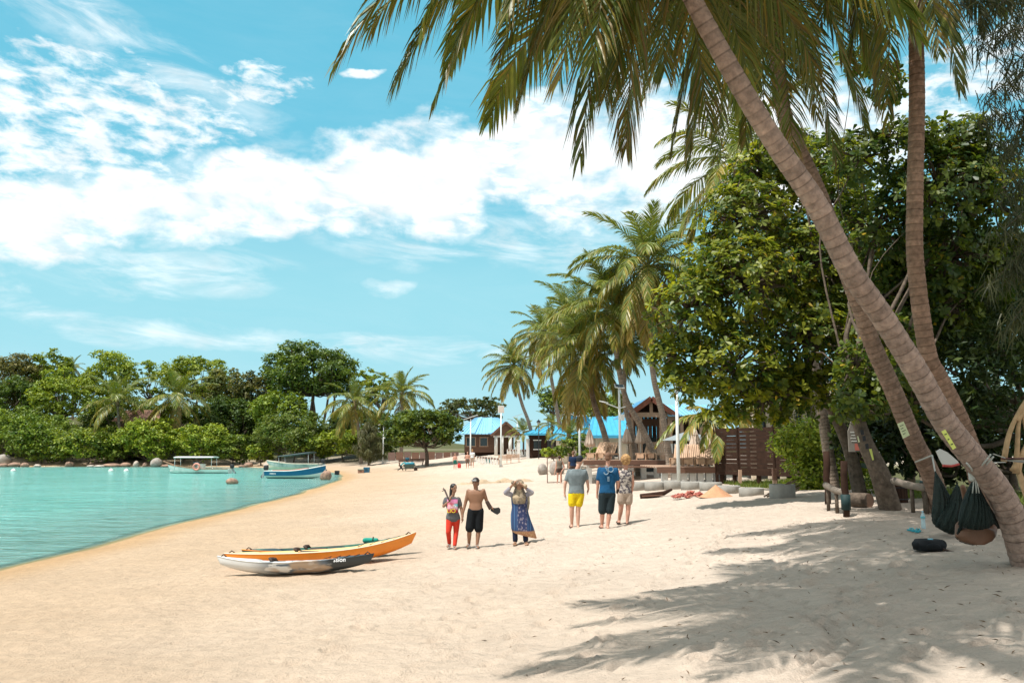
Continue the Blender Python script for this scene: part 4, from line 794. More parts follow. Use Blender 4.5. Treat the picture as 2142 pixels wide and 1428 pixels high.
def person(label, base, J, Y, H, sk, hair, view=-1, wears=(), vox=.011, hairstyle='short', headturn=0., group=None, torso_w=1.0, female=False, shoes=None, handdirs=None, face=True, lean=0.):
    """J: joints as photograph pixels (x, y[, depth offset]); view -1 faces the camera, +1 walks away"""
    base = Vector(base); o = thing('person', label, 'person', base, group); B = {}
    def W_(p): return at(p[0], p[1], Y+(p[2] if len(p) > 2 else 0))-base
    for k, v in J.items(): B[k] = [W_(q) for q in v] if isinstance(v[0], (tuple, list)) else W_(v)
    k = H/1.7; mb = MB(); X = Vector((1, 0, 0)); F_ = Vector((0, view, 0))
    sh, hp = B['sh'], B['hip']; sc, hc = (sh[0]+sh[1])/2, (hp[0]+hp[1])/2; ax = (sh[1]-sh[0]); ax.z = 0; hw = max(.09, (hp[1]-hp[0]).length/2); sw = ax.length/2
    if ax.length < .1: ax = Vector((0, 1, 0)); 
    ax2 = Vector((1, 0, 0)) if ax.length >= .1 else ax
    def tors(grow=0., top=1.0, bot=-.06, extra=1.0):
        lv = []
        for t, wx_, dp in [(bot, hw*1.20, .085), (.05, hw*1.42+.025, .105), (.18, hw*1.36+.02, .10), (.38, (hw*1.25+sw*.75)/2 if not female else sw*.66, .088), (.60, sw*.84, .098), (.80, sw*.90, .102), (.90, sw*.92, .088), (.98, sw*.74, .072), (1.05, sw*.42, .058), (1.12, .06, .052)]:
            if t > top: continue
            lv.append((hc.lerp(sc, t), (wx_*torso_w+grow)*extra, (dp*k+grow), ax))
        return lv
    loft(mb, tors()); nk = sc+Vector((0, 0, .02)); hd = B['head']; hr = .108*k
    cap(mb, nk, hd-Vector((0, 0, .06*k)), .054*k, .05*k); fd = Vector((math.sin(headturn), view*math.cos(headturn), 0)); sd = Vector((-fd.y, fd.x, 0)); R = Matrix((sd, fd, Vector((0, 0, 1)))).transposed()
    mb.ball(hd+Vector((0, 0, .02*k)), (.073*k, .092*k, .098*k), 14, 10, R); mb.ball(hd+fd*.02*k-Vector((0, 0, .045*k)), (.056*k, .07*k, .068*k), 12, 8, R)
    cap(mb, hd+fd*.078*k+Vector((0, 0, .012*k)), hd+fd*.104*k-Vector((0, 0, .022*k)), .010*k, .015*k, 8)
    for s in (-1, 1): mb.ball(hd+sd*s*.075*k-Vector((0, 0, .005*k)), (.012*k, .022*k, .032*k), 8, 6, R)
    for i in (0, 1):
        e, w_ = B['el'][i], B['wr'][i]; s_ = sh[i]+(sc-sh[i])*.16-Vector((0, 0, .035))
        cap(mb, s_, e, .050*k, .040*k); cap(mb, e, w_, .040*k, .027*k); mb.ball(s_, .054*k, 10, 7)
        hdv = Vector(handdirs[i]) if handdirs else (w_-e).normalized()*.8+Vector((0, 0, -.3)); hand(mb, w_, hdv, F_*1.0 if view < 0 else F_, F_)
        kn, an = B['kn'][i], B['an'][i]; h_ = hp[i]
        cap(mb, h_, kn, .088*k, .056*k, 12); cap(mb, kn, kn.lerp(an, .35), .055*k, .055*k, 12); cap(mb, kn.lerp(an, .35), an, .055*k, .034*k, 12)
        fo = an-Vector((0, 0, .035*k)); tip = fo+F_*.17*k+X*(.03 if i else -.03)-Vector((0, 0, .012)); cap(mb, fo-F_*.045*k, tip, .034*k, .028*k, 8)
        cap(mb, fo+Vector((0, 0, .02)), an+Vector((0, 0, .03)), .036*k, .034*k, 8)
    part(o, 'body', remesh(mb, vox, 3), sk)
    # hair
    if hairstyle:
        hb = MB(); up = Vector((0, 0, 1))
        if hairstyle == 'cap':
            hb.ball(hd-fd*.006+up*.045*k, (.083*k, .102*k, .075*k), 14, 9, R); hb.ball(hd-fd*.03*k+up*.01*k, (.078*k, .075*k, .06*k), 12, 8, R); cap(hb, hd+fd*.08*k+up*.052*k-sd*.045*k, hd+fd*.08*k+up*.052*k+sd*.045*k, .02*k, .02*k)
            bl = MB(); loft(bl, [(hd+fd*.125*k+up*.047*k, .065*k, .06*k, sd), (hd+fd*.125*k+up*.057*k, .062*k, .057*k, sd)]); part(o, 'cap_brim', bl, hair)
            part(o, 'cap', remesh(hb, vox*.9, 2), hair)
        else:
            vol = {'short': 1.0, 'buzz': .94, 'curly': 1.42, 'long': 1.04, 'wet': 1.06}[hairstyle]
            hb.ball(hd-fd*.014*k+up*.036*k, (.079*k*vol, .094*k*vol, .086*k*vol), 16, 11, R); hb.ball(hd-fd*.035*k-up*.015*k, (.074*k*vol, .068*k*vol, .075*k*vol), 14, 9, R)
            if hairstyle == 'curly':
                g_ = random.Random(3)
                for q in range(46):
                    v = Vector((g_.gauss(0, 1), g_.gauss(0, 1), g_.gauss(.25, .9))).normalized(); hb.ball(hd-fd*.012+up*.01+Vector((v.x*.105, v.y*.11, v.z*.11))*k, .034*k, 8, 6)
            if hairstyle == 'long':
                cap(hb, hd-fd*.06*k-up*.02*k-sd*.02, hd-fd*.075*k-up*.30*k-sd*.05, .05*k, .026*k); cap(hb, hd-sd*.06*k-fd*.03*k, hd-sd*.085*k-fd*.01*k-up*.24*k, .035*k, .02*k)
            part(o, 'hair', remesh(hb, vox*.9, 2 if hairstyle != 'curly' else 0), hair)
    if face and view < 0:
        for s in (-1, 1): part(o, 'eye', MB().ball(hd+fd*.078*k+sd*s*.03*k+Vector((0, 0, .018*k)), (.012*k, .012*k, .007*k), 8, 6), mat('eye', (.03, .02, .015), rough=.3))
        part(o, 'mouth', MB().ball(hd+fd*.082*k-Vector((0, 0, .055*k)), (.022*k, .014*k, .007*k), 8, 6), mat('lips', (.30, .10, .08), rough=.5))
    # clothes
    for wkind, m_, a in wears:
        cb_ = MB()
        if wkind in ('shirt', 'vest'):
            loft(cb_, [(c, rx+.014, ry+.016, ax_) for c, rx, ry, ax_ in tors(0, 1.06, a.get('low', -.02), a.get('wide', 1.0))])
            if wkind == 'shirt':
                for i in (0, 1):
                    s_ = sh[i]+(sc-sh[i])*.16-Vector((0, 0, .035)); f = a.get('sleeve', .62); e = s_.lerp(B['el'][i], min(f, 1)); cap(cb_, s_, e, .066*k, .062*k)
                    if f > 1: cap(cb_, B['el'][i], B['el'][i].lerp(B['wr'][i], f-1), .058*k, .05*k)
            else:
                for i in (0, 1): cb_.ball(sh[i]+(sc-sh[i])*.3-Vector((0, 0, .035)), .062*k)
        elif wkind in ('shorts', 'trousers'):
            f = a.get('len', .7); loft(cb_, [(hc.lerp(sc, t), rx, dp, ax) for t, rx, dp in [(-.10, hw*1.3, .10*k), (.05, hw*1.45+.032, .12*k), (a.get('waist', .24), hw*1.36+.022, .102*k)]])
            for i in (0, 1):
                h_, kn, an = hp[i], B['kn'][i], B['an'][i]
                if f <= 1: cap(cb_, h_, h_.lerp(kn, f), .104*k, a.get('hem', .088)*k, 12)
                else: cap(cb_, h_, kn, .098*k, .066*k, 12); cap(cb_, kn, kn.lerp(an, f-1), .066*k, a.get('hem', .045)*k, 12)
        part(o, wkind if wkind != 'vest' else 'top', remesh(cb_, vox, 3), m_)
    if shoes:
        for i in (0, 1):
            an = B['an'][i]; fo = an-Vector((0, 0, .065*k)); c = fo+F_*.06*k+X*(.012 if i else -.012); sb = MB(); loft(sb, [(c, .048*k, .135*k, X), (c+Vector((0, 0, .018)), .046*k, .132*k, X)])
            cap(sb, c+F_*.045+X*.045+Vector((0, 0, .02)), c+F_*.03+Vector((0, 0, .065*k)), .010, .010, 6); cap(sb, c+F_*.045-X*.045+Vector((0, 0, .02)), c+F_*.03+Vector((0, 0, .065*k)), .010, .010, 6)
            part(o, 'sandal', sb, shoes)
    return o, B, base
def stand(px, py): g_ = gnd(px, py); return g_, g_.y
HB = mat('hair_black', (.014, .011, .010), rough=.45, var=.3, vscale=20); HBR = mat('hair_cropped_brown', (.16, .085, .05), rough=.8, var=.3, vscale=30); HBL = mat('hair_blonde', (.50, .30, .12), rough=.7, col2=(.24, .12, .045), vscale=22)
S_TAN = skin('tan', (.30, .165, .105)); S_BRN = skin('brown', (.26, .135, .08)); S_PALE = skin('fair', (.56, .32, .23)); S_RED = skin('sunburnt', (.52, .27, .19)); S_DK = skin('deep', (.17, .085, .05))
FLIP = mat('sandal_dark', (.05, .03, .022), rough=.7); FLIP2 = mat('sandal_grey', (.30, .27, .25), rough=.7)
# girl in red trousers
g_, Yp = stand(945, 1148)
o, B, bs = person('girl in grey shirt with bright print and red trousers, looking at the man beside her', g_, dict(head=(949, 1021), sh=[(931, 1041), (961, 1041)], el=[(928, 1058, -.02), (965, 1064)], wr=[(941, 1047, -.12), (967, 1080, -.05)],
    hip=[(941, 1086), (955, 1086)], kn=[(938, 1112, -.08), (954, 1112, .02)], an=[(940, 1137, .06), (951, 1141, -.1)]), Yp, 1.55, S_TAN, HB, -1,
    [('shirt', cloth('charcoal', (.105, .105, .11)), dict(low=-.10, sleeve=.55)), ('trousers', cloth('red', (.55, .045, .025)), dict(len=1.93, hem=.05))], hairstyle='long', headturn=.75, female=True, shoes=FLIP2, handdirs=[(.2, -.2, .9), (.05, 0, -1)])
pm = at(946.5, 1058, Yp)-bs; pr = MB(); 
def panel(o, c, wd, ht, dep, m_, name, bow=.03, n=8):
    P = [[Vector((c.x+wd*(i/n-.5), c.y+dep+bow*(2*i/n-1)**2, c.z+ht*(j-.5))) for i in range(n+1)] for j in (0, 1)]; mb_ = MB().grid(P); return part(o, name, mb_, m_)
pm.y -= .0
def print_mat():
    m_ = mat('shirt_print', (.6, .1, .3), rough=.8); t = NT(m_.node_tree); b_ = next(n for n in t.n if n.type == 'BSDF_PRINCIPLED'); tc_ = t.add('ShaderNodeTexCoord'); sp_ = t.add('ShaderNodeSeparateXYZ'); t.l.new(tc_.outputs['Generated'], sp_.inputs[0])
    r = t.add('ShaderNodeValToRGB'); t.l.new(t.m('ADD', sp_.outputs[2], t.m('MULTIPLY', t.m('SUBTRACT', t.noise(tc_.outputs['Generated'], 5, 3), .5), .35)), r.inputs[0]); e = r.color_ramp.elements; e[0].color = (.30, .03, .03, 1); e[0].position = .0; e[1].color = (.80, .25, .55, 1); e[1].position = 1.0
    for p_, c_ in ((.18, (.35, .04, .05, 1)), (.36, (.75, .45, .55, 1)), (.62, (.75, .10, .15, 1)), (.8, (.85, .35, .55, 1))): q = r.color_ramp.elements.new(p_); q.color = c_
    cc = t.mix(t.mr(sp_.outputs[0], .6, .75), r.outputs[0], t.mix(t.mr(sp_.outputs[2], .35, .55), r.outputs[0], t.mix(t.mr(sp_.outputs[2], .6, .75), (.12, .55, .62), r.outputs[0]))); t.l.new(cc, b_.inputs['Base Color']); return m_
panel(o, at(947, 1057, Yp)-bs, .235, .30, -.135, print_mat(), 'print')
def letters(o, s, size, pos, m_, name='lettering', rot=(PI/2, 0, 0)):
    q = link(name, text_mesh(s, size), m_, o, pos); q.rotation_euler = rot; return q
letters(o, 'LIO', .13, at(945, 1067, Yp)-bs+Vector((0, -.150, 0)), mat('print_yellow', (.80, .62, .04), rough=.8)); letters(o, 'RUN', .09, at(947, 1056.5, Yp)-bs+Vector((0, -.152, 0)), mat('print_white', (.8, .8, .8), rough=.8))
tri = thing('tripod', 'small black camera tripod carried over the shoulder of the girl', 'tripod', bs); tb = MB()
a_, b_ = at(941, 1046, Yp)-bs+Vector((0, -.16, 0)), at(929, 1025, Yp)-bs+Vector((0, .16, 0)); tb.tube([a_, a_.lerp(b_, .5), b_], [.016, .02, .022], 8); part(tri, 'handle', tb, FLIP)
for dx_, dz_ in ((-.05, .02), (-.035, .05), (-.06, -.03)): part(tri, 'leg', MB().tube([b_, b_+Vector((dx_, .02, dz_))], [.011, .008], 6), FLIP)
# bare-chested man
g_, Yp = stand(995, 1145)
o, B, bs = person('bare chested man in black shorts wearing a diving mask on his forehead', g_, dict(head=(995, 1009), sh=[(977, 1024), (1014, 1023)], el=[(974, 1050, .02), (1018, 1047, .03)], wr=[(968, 1074, -.02), (1027, 1059, -.05)],
    hip=[(987, 1068), (1003, 1068)], kn=[(982, 1108, -.03), (1001, 1109, .02)], an=[(981, 1136, .04), (998, 1138, -.06)]), Yp, 1.68, S_BRN, HB, -1,
    [('shorts', cloth('black', (.010, .012, .014)), dict(len=.90, hem=.104, waist=.05))], hairstyle='wet', headturn=-.25, shoes=FLIP2, handdirs=[(-.1, 0, -1), (.6, 0, -.7)], torso_w=1.08)
mm = thing('diving_mask', 'black diving mask pushed up on the forehead of the bare chested man', 'diving mask', bs); h = B['head']; fd = Vector((-.25, -.97, 0)); mk = MB(); loft(mk, [(h+fd*.085+Vector((0, 0, .035)), .075, .03, (1, -.25, 0)), (h+fd*.085+Vector((0, 0, .075)), .07, .03, (1, -.25, 0))]); part(mm, 'frame', remesh(mk, .008, 2), FLIP)
part(mm, 'lens', MB().box(h+fd*.118+Vector((0, 0, .056)), (.10, .006, .03), Matrix.Rotation(-.25, 3, 'Z')), mat('mask_lens', (.35, .37, .38), rough=.15, spec=.7)); part(mm, 'strap', MB().tube([h+Vector((math.cos(q)*.083, math.sin(q)*.10, .052)) for q in np.linspace(0, 2*PI, 20)], .011, 6), FLIP)
fn = thing('swim_fin', 'black swim fins held low by the bare chested man', 'swim fin', bs); q = MB(); P0 = at(1018, 1049, Yp)-bs; P1_ = at(1027, 1064, Yp)-bs+Vector((0, -.06, 0)); P2_ = at(1045, 1070, Yp)-bs+Vector((0, -.1, 0))
q.tube([P0+Vector((.0, -.05, .02)), P1_], [.045, .05], 10); part(fn, 'foot_pocket', remesh(q, .012, 3), FLIP); q = MB(); d_ = (P2_-P1_).normalized(); s_ = Vector((d_.z, 0, -d_.x)); 
loft_pts = [[P1_+s_*.035, P1_-s_*.035], [P1_+d_*.1+s_*.06, P1_+d_*.1-s_*.065], [P2_-d_*.03+s_*.07, P2_-d_*.05-s_*.10], [P2_+d_*.02+s_*.0, P2_-s_*.07]]
q.rings([[a+Vector((0, .012, 0)), b+Vector((0, .012, 0)), b-Vector((0, .012, 0)), a-Vector((0, .012, 0))] for a, b in loft_pts], True, False); part(fn, 'blade', q, mat('fin_rubber', (.012, .012, .012), rough=.5))
# woman in tunic and scarf, arms raised
g_, Yp = stand(1088, 1139)
o, B, bs = person('woman in long blue patterned tunic lifting her headscarf with both hands', g_, dict(head=(1086, 1016), sh=[(1070, 1032), (1102, 1032)], el=[(1058, 1030, -.05), (1112, 1030, -.05)], wr=[(1073, 1013, -.16), (1094, 1016, -.16)],
    hip=[(1080, 1080), (1095, 1080)], kn=[(1077, 1108), (1098, 1108)], an=[(1078, 1132, .02), (1100, 1132, -.06)]), Yp, 1.58, S_TAN, HB, -1,
    [('trousers', cloth('navy', (.018, .024, .05)), dict(len=1.86, hem=.065)), ('shirt', cloth('grey_sleeve', (.36, .34, .36), col2=(.22, .21, .25), vscale=14), dict(sleeve=1.5))], hairstyle=None, female=True, shoes=mat('sandal_tan', (.42, .26, .16), rough=.7), handdirs=[(.5, 0, .6), (-.6, 0, .5)])
def tunic_mat():
    m_ = mat('tunic', (.03, .06, .18), rough=.85); t = NT(m_.node_tree); b_ = next(n for n in t.n if n.type == 'BSDF_PRINCIPLED'); tc_ = t.add('ShaderNodeTexCoord'); sp_ = t.add('ShaderNodeSeparateXYZ'); t.l.new(tc_.outputs['Generated'], sp_.inputs[0]); x_, y_, z_ = sp_.outputs
    vor = t.add('ShaderNodeTexVoronoi'); t.l.new(tc_.outputs['Generated'], vor.inputs['Vector']); vor.inputs['Scale'].default_value = 14
    pat = t.mix(t.mr(vor.outputs['Distance'], .25, .5), (.20, .18, .23), (.025, .035, .10)); ctr = t.mr(t.m('ABSOLUTE', t.m('SUBTRACT', x_, .45)), .16, .24); body_ = t.mix(ctr, pat, (.02, .045, .13))
    st = t.m('FRACT', t.m('MULTIPLY', t.m('ABSOLUTE', t.m('SUBTRACT', x_, .45)), 9)); body_ = t.mix(t.m('MULTIPLY', t.mr(st, .5, .6), ctr), body_, (.045, .11, .22))
    hemc = t.mix(t.mr(t.noise(tc_.outputs['Generated'], 26, 3), .4, .6), (.40, .17, .10), (.52, .34, .18)); cc = t.mix(t.mr(z_, .15, .19), hemc, body_); t.l.new(cc, b_.inputs['Base Color']); return m_
sc_, hc_ = (B['sh'][0]+B['sh'][1])/2, (B['hip'][0]+B['hip'][1])/2; tn = MB(); rs = []
for t_, rx, ry, sh_ in [(1.03, .12, .09, 0), (.9, .185, .12, 0), (.7, .185, .135, 0), (.4, .175, .13, 0), (.1, .20, .15, .0), (-.2, .225, .17, .02), (-.5, .25, .185, .05), (-.8, .27, .20, .09)]:
    c = hc_.lerp(sc_, t_); rs.append([c+Vector((sh_+rx*math.cos(a)*(1+.05*math.sin(5*a)*(t_ < .2)), ry*math.sin(a)*(1+.06*math.sin(6*a+1)*(t_ < .2)), (.07*math.cos(a)*-1 if t_ < -.6 else 0))) for a in [2*PI*q/36 for q in range(36)]])
tn.rings(rs); part(o, 'tunic', tn, tunic_mat())
sf = MB(); h = B['head']; sf.ball(h+Vector((0, .02, .03)), (.118, .125, .125)); cap(sf, h+Vector((-.09, -.02, .02)), B['wr'][0]+Vector((0, .02, .04)), .05, .05); cap(sf, h+Vector((.09, 0, .0)), B['wr'][1]+Vector((.05, .02, 0)), .05, .05)
loft(sf, [(sc_+Vector((0, -.02, -.22)), .15, .13, (1, 0, 0)), (sc_+Vector((0, -.02, -.08)), .17, .14, (1, 0, 0)), (sc_+Vector((0, 0, .03)), .14, .12, (1, 0, 0)), (sc_+Vector((0, 0, .12)), .10, .10, (1, 0, 0))])
part(o, 'headscarf', remesh(sf, .012, 4), cloth('scarf', (.10, .085, .075), col2=(.42, .33, .22), vscale=9)); sl = MB(); 
P = [[sc_+Vector((.15+.05*j/3+.035*math.sin(i*.9), .06+.05*j, .02-i*.115)) for j in range(4)] for i in range(7)]; sl.grid(P); q = part(o, 'shawl_end', sl, cloth('shawl', (.50, .44, .30), col2=(.13, .11, .10), vscale=6)); q.modifiers.new('s', 'SOLIDIFY').thickness = .012
part(o, 'face', remesh(MB().ball(h+Vector((0, -.085, -.01)), (.062, .05, .085)), .01, 2), S_TAN)
# three walking away
g_, Yp = stand(1203, 1104)
o, B, bs = person('man in grey shirt, yellow shorts and dark cap walking away', g_, dict(head=(1213, 962), sh=[(1188, 983), (1226, 983)], el=[(1182, 1012, .02), (1229, 1008, .02)], wr=[(1181, 1030, .04), (1231, 1022, .08)],
    hip=[(1197, 1034), (1214, 1034)], kn=[(1196, 1066), (1209, 1067)], an=[(1196, 1097, .08), (1209, 1099, -.02)]), Yp, 1.78, S_PALE, mat('cap_navy', (.012, .018, .028), rough=.8), 1,
    [('shorts', cloth('yellow', (.72, .53, .015)), dict(len=.58, hem=.098, waist=.17)), ('shirt', cloth('grey', (.17, .205, .215), var=.3), dict(low=.08, sleeve=.62, wide=1.08))], hairstyle='cap', headturn=.55, shoes=FLIP, handdirs=[(.1, .1, -1), (-.3, .1, -1)], torso_w=1.06)
bt = thing('water_bottle', 'clear plastic cup held in the left hand of the man in yellow shorts', 'bottle', bs); part(bt, 'cup', MB().lathe(B['wr'][0]+Vector((0.02, .02, -.20)), [(.02, 0), (.033, .01), (.035, .10), (.014, .13), (.014, .15)], 12), mat('clear_plastic', (.75, .8, .82), rough=.15, alpha=.45, spec=.6))
g_, Yp = stand(1266, 1106)
o, B, bs = person('man in blue shirt with pale ring logo and dark shorts walking away', g_, dict(head=(1272, 956), sh=[(1252, 979), (1291, 980)], el=[(1251, 1008), (1292, 1008)], wr=[(1249, 1032, .06), (1291, 1022, .08)],
    hip=[(1261, 1034), (1279, 1034)], kn=[(1260, 1070, .02), (1275, 1070)], an=[(1259, 1098, .08), (1271, 1100, -.04)]), Yp, 1.80, S_RED, HBR, 1,
    [('shorts', cloth('slate', (.018, .028, .032)), dict(len=.92, hem=.10, waist=.17)), ('shirt', cloth('blue', (.012, .075, .17), var=.25), dict(low=.12, sleeve=.72, wide=1.06))], hairstyle='buzz', headturn=.3, shoes=FLIP, handdirs=[(0, .1, -1), (0, .3, -1)], torso_w=1.06)
LG = mat('logo_grey', (.24, .33, .40), rough=.8); yb_ = -.155
for (cx_, cz_, r_) in [(1276, 981, .062), (1266.5, 987, .052), (1268, 977, .034)]:
    c = at(cx_, cz_, Yp)-bs+Vector((0, yb_, 0)); a0, a1 = ((0, 2*PI) if cx_ == 1276 else ((PI, 2.45*PI) if r_ > .04 else (.35*PI, 1.6*PI)))
    part(o, 'logo_ring', MB().tube([c+Vector((math.cos(q)*r_, .012*abs(math.cos(q)), math.sin(q)*r_)) for q in np.linspace(a0, a1, 26)], .011, 6), LG)
for dz_ in (.05, .02, -.01, -.04): part(o, 'back_print', MB().box(at(1271, 1001, Yp)-bs+Vector((0, yb_, dz_)), (.05, .008, .016)), LG)
ph = thing('phone', 'black phone in the right hand of the man in blue shirt', 'phone', bs); part(ph, 'case', MB().box(B['wr'][1]+Vector((.01, -.03, -.06)), (.05, .014, .11), Matrix.Rotation(.5, 3, 'Y')), FLIP)
g_, Yp = stand(1304, 1097)
o, B, bs = person('blonde woman with curly hair in patterned sleeveless top and beige shorts', g_, dict(head=(1309, 962), sh=[(1295, 985), (1323, 985)], el=[(1294, 1010), (1324, 1010)], wr=[(1297, 1030, .1), (1321, 1030, .1)],
    hip=[(1300, 1034), (1315, 1034)], kn=[(1299, 1064, .02), (1314, 1066)], an=[(1295, 1088, .10), (1312, 1091, -.04)]), Yp, 1.74, S_RED, HBL, 1,
    [('shorts', cloth('beige', (.42, .33, .26)), dict(len=.45, hem=.105, waist=.17)), ('vest', cloth('floral', (.45, .40, .35), col2=(.085, .075, .085), vscale=17, thr=(.45, .55)), dict(low=.05, wide=1.04))], hairstyle='curly', female=True, shoes=FLIP, handdirs=[(.1, .2, -1), (0, .2, -1)])
# people farther off
GP = 'people far along the beach'
def simple(label, px, py, hpx, wears, sk, hair, view, hs='short', arms=None, H=1.68, **kw):
    g_, Y_ = stand(px, py); u = hpx/1.0; f = lambda x, z, d=0: (px+x*u, py-z*u, d)
    am = arms or dict(el=[f(-.125, .62), f(.125, .62)], wr=[f(-.135, .47, .05*view), f(.135, .47, .05*view)])
    return person(label, g_, dict(head=f(0, .925), sh=[f(-.115, .80), f(.115, .80)], hip=[f(-.055, .51), f(.055, .51)], kn=[f(-.06, .28, .02), f(.055, .28)], an=[f(-.07, .055, .05), f(.05, .055, -.04)], **am), Y_, hpx/pxm(Y_), sk, hair, view, wears, vox=.02, hairstyle=hs, group=GP, **kw)
simple('woman in olive strappy top and black shorts seen from behind by the wooden frame', 1170, 1011, 59, [('vest', cloth('olive', (.16, .14, .11)), dict(low=.1)), ('shorts', FLIP, dict(len=.4))], S_RED, mat('hair_dark_red', (.05, .02, .015), rough=.6), 1, female=True,
       arms=dict(el=[(1163, 978, 0), (1181, 977, 0)], wr=[(1160, 990, 0), (1175, 985, -.15)]))
simple('man in navy shirt partly hidden behind the man in the dark cap', 1199, 1010, 68, [('shirt', cloth('navy_shirt', (.015, .03, .07)), {}), ('shorts', FLIP, dict(len=.8))], S_PALE, HBR, 1)
o, B, bs = simple('shirtless person in green shorts carrying a red bag on the beach', 952, 981, 34, [('shorts', cloth('green', (.02, .14, .11)), dict(len=.7))], S_RED, HB, -1)
bg_ = thing('beach_bag', 'red bag carried beside the person in green shorts', 'bag', bs+Vector((.42, 0, 0))); q = MB(); loft(q, [((0, 0, .12), .17, .1, (1, 0, 0)), ((0, 0, .45), .2, .1, (1, 0, 0)), ((0, 0, .62), .1, .06, (1, 0, 0))]); part(bg_, 'sack', remesh(q, .03, 3), cloth('bag_red', (.55, .05, .045))); part(bg_, 'handle', MB().tube([(-.1, 0, .58), (0, 0, .78), (.1, 0, .58)], .02, 6), FLIP)
simple('shirtless person in brown shorts with dark towel beside the lamp post', 978, 979, 35, [('shorts', cloth('brown', (.14, .10, .08)), dict(len=.8)), ], S_RED, HB, -1)
simple('person in white shirt and beige shorts beside the lamp post', 988, 977, 38, [('shirt', cloth('white', (.72, .72, .70)), {}), ('shorts', cloth('beige', (.42, .33, .26)), dict(len=.8))], S_PALE, HBL, 1)
g_, Yp = stand(840, 985)
o, B, bs = person('person in teal shirt bending forward to push a wheelbarrow', g_, dict(head=(850, 961, -.1), sh=[(846, 966, -.18), (847, 966, .18)], el=[(848, 972, -.22), (849, 972, .22)], wr=[(853, 975, -.22), (854, 975, .22)], hip=[(838, 973, -.12), (838, 973, .12)], kn=[(838, 979, -.1), (841, 979, .1)], an=[(832, 983, -.1), (843, 983.5, .1)]), Yp, 1.65, S_DK, HB, -1,
    [('shirt', cloth('teal', (.06, .34, .38)), dict(sleeve=.7)), ('trousers', cloth('dark_trousers', (.03, .03, .035)), dict(len=1.9))], vox=.022, group=GP, face=False, headturn=1.4)
wb = thing('wheelbarrow', 'wheelbarrow heaped with teal sacks pushed across the sand', 'wheelbarrow', gnd(855, 985)); k_ = 1.0; q = MB(); q.rings([[(-.4, -.3, .35), (.45, -.25, .35), (.45, .25, .35), (-.4, .3, .35)], [(-.6, -.4, .7), (.75, -.35, .72), (.75, .35, .72), (-.6, .4, .7)]], True, False); part(wb, 'tray', q, mat('barrow_steel', (.06, .10, .09), rough=.6))
for y_ in (-.28, .28): part(wb, 'handle', MB().bar((.6, y_*.5, .3), (-1.1, y_, .62), .045), M_BARK); part(wb, 'leg', MB().bar((-.3, y_, .4), (-.35, y_, .02), .04), FLIP)
wv = part(wb, 'wheel', MB().tube([(.75, -.05, .2), (.75, .05, .2)], [.2, .2], 16), FLIP)
lo = thing('sack', 'teal sacks loaded in the wheelbarrow', 'sack', wb.location+Vector((0, 0, .66))); q = MB().ball((-.1, 0, .1), (.4, .28, .2)).ball((.35, .05, .12), (.3, .25, .2)); part(lo, 'bundle', remesh(q, .03, 3), cloth('teal_sack', (.05, .22, .28)))
g_, Yp = stand(852, 972); g_ = Vector((at(852, 966, 86).x, 86, zat(at(852, 966, 86).x, 86)))
f = lambda x, z, d=0.: (852+x, 966-z, d)
person('person in dark blue sitting on the sand behind the wheelbarrow', g_, dict(head=f(0, 12.5), sh=[f(-3.5, 9), f(3.5, 9)], el=[f(-4.5, 5.5), f(4.5, 5.5)], wr=[f(-3, 3.5, -.3), f(3, 3.5, -.3)], hip=[f(-2, 2.2), f(2, 2.2)], kn=[f(-4, 5, -.4), f(4, 5, -.4)], an=[f(-3, 1.2, -.6), f(3, 1.2, -.6)]), 86, 1.6, S_DK, HB, -1, [('shirt', cloth('blue_tee', (.03, .10, .14)), {}), ('trousers', cloth('dark_trousers', (.03, .03, .035)), dict(len=1.8))], vox=.025, group=GP, face=False)
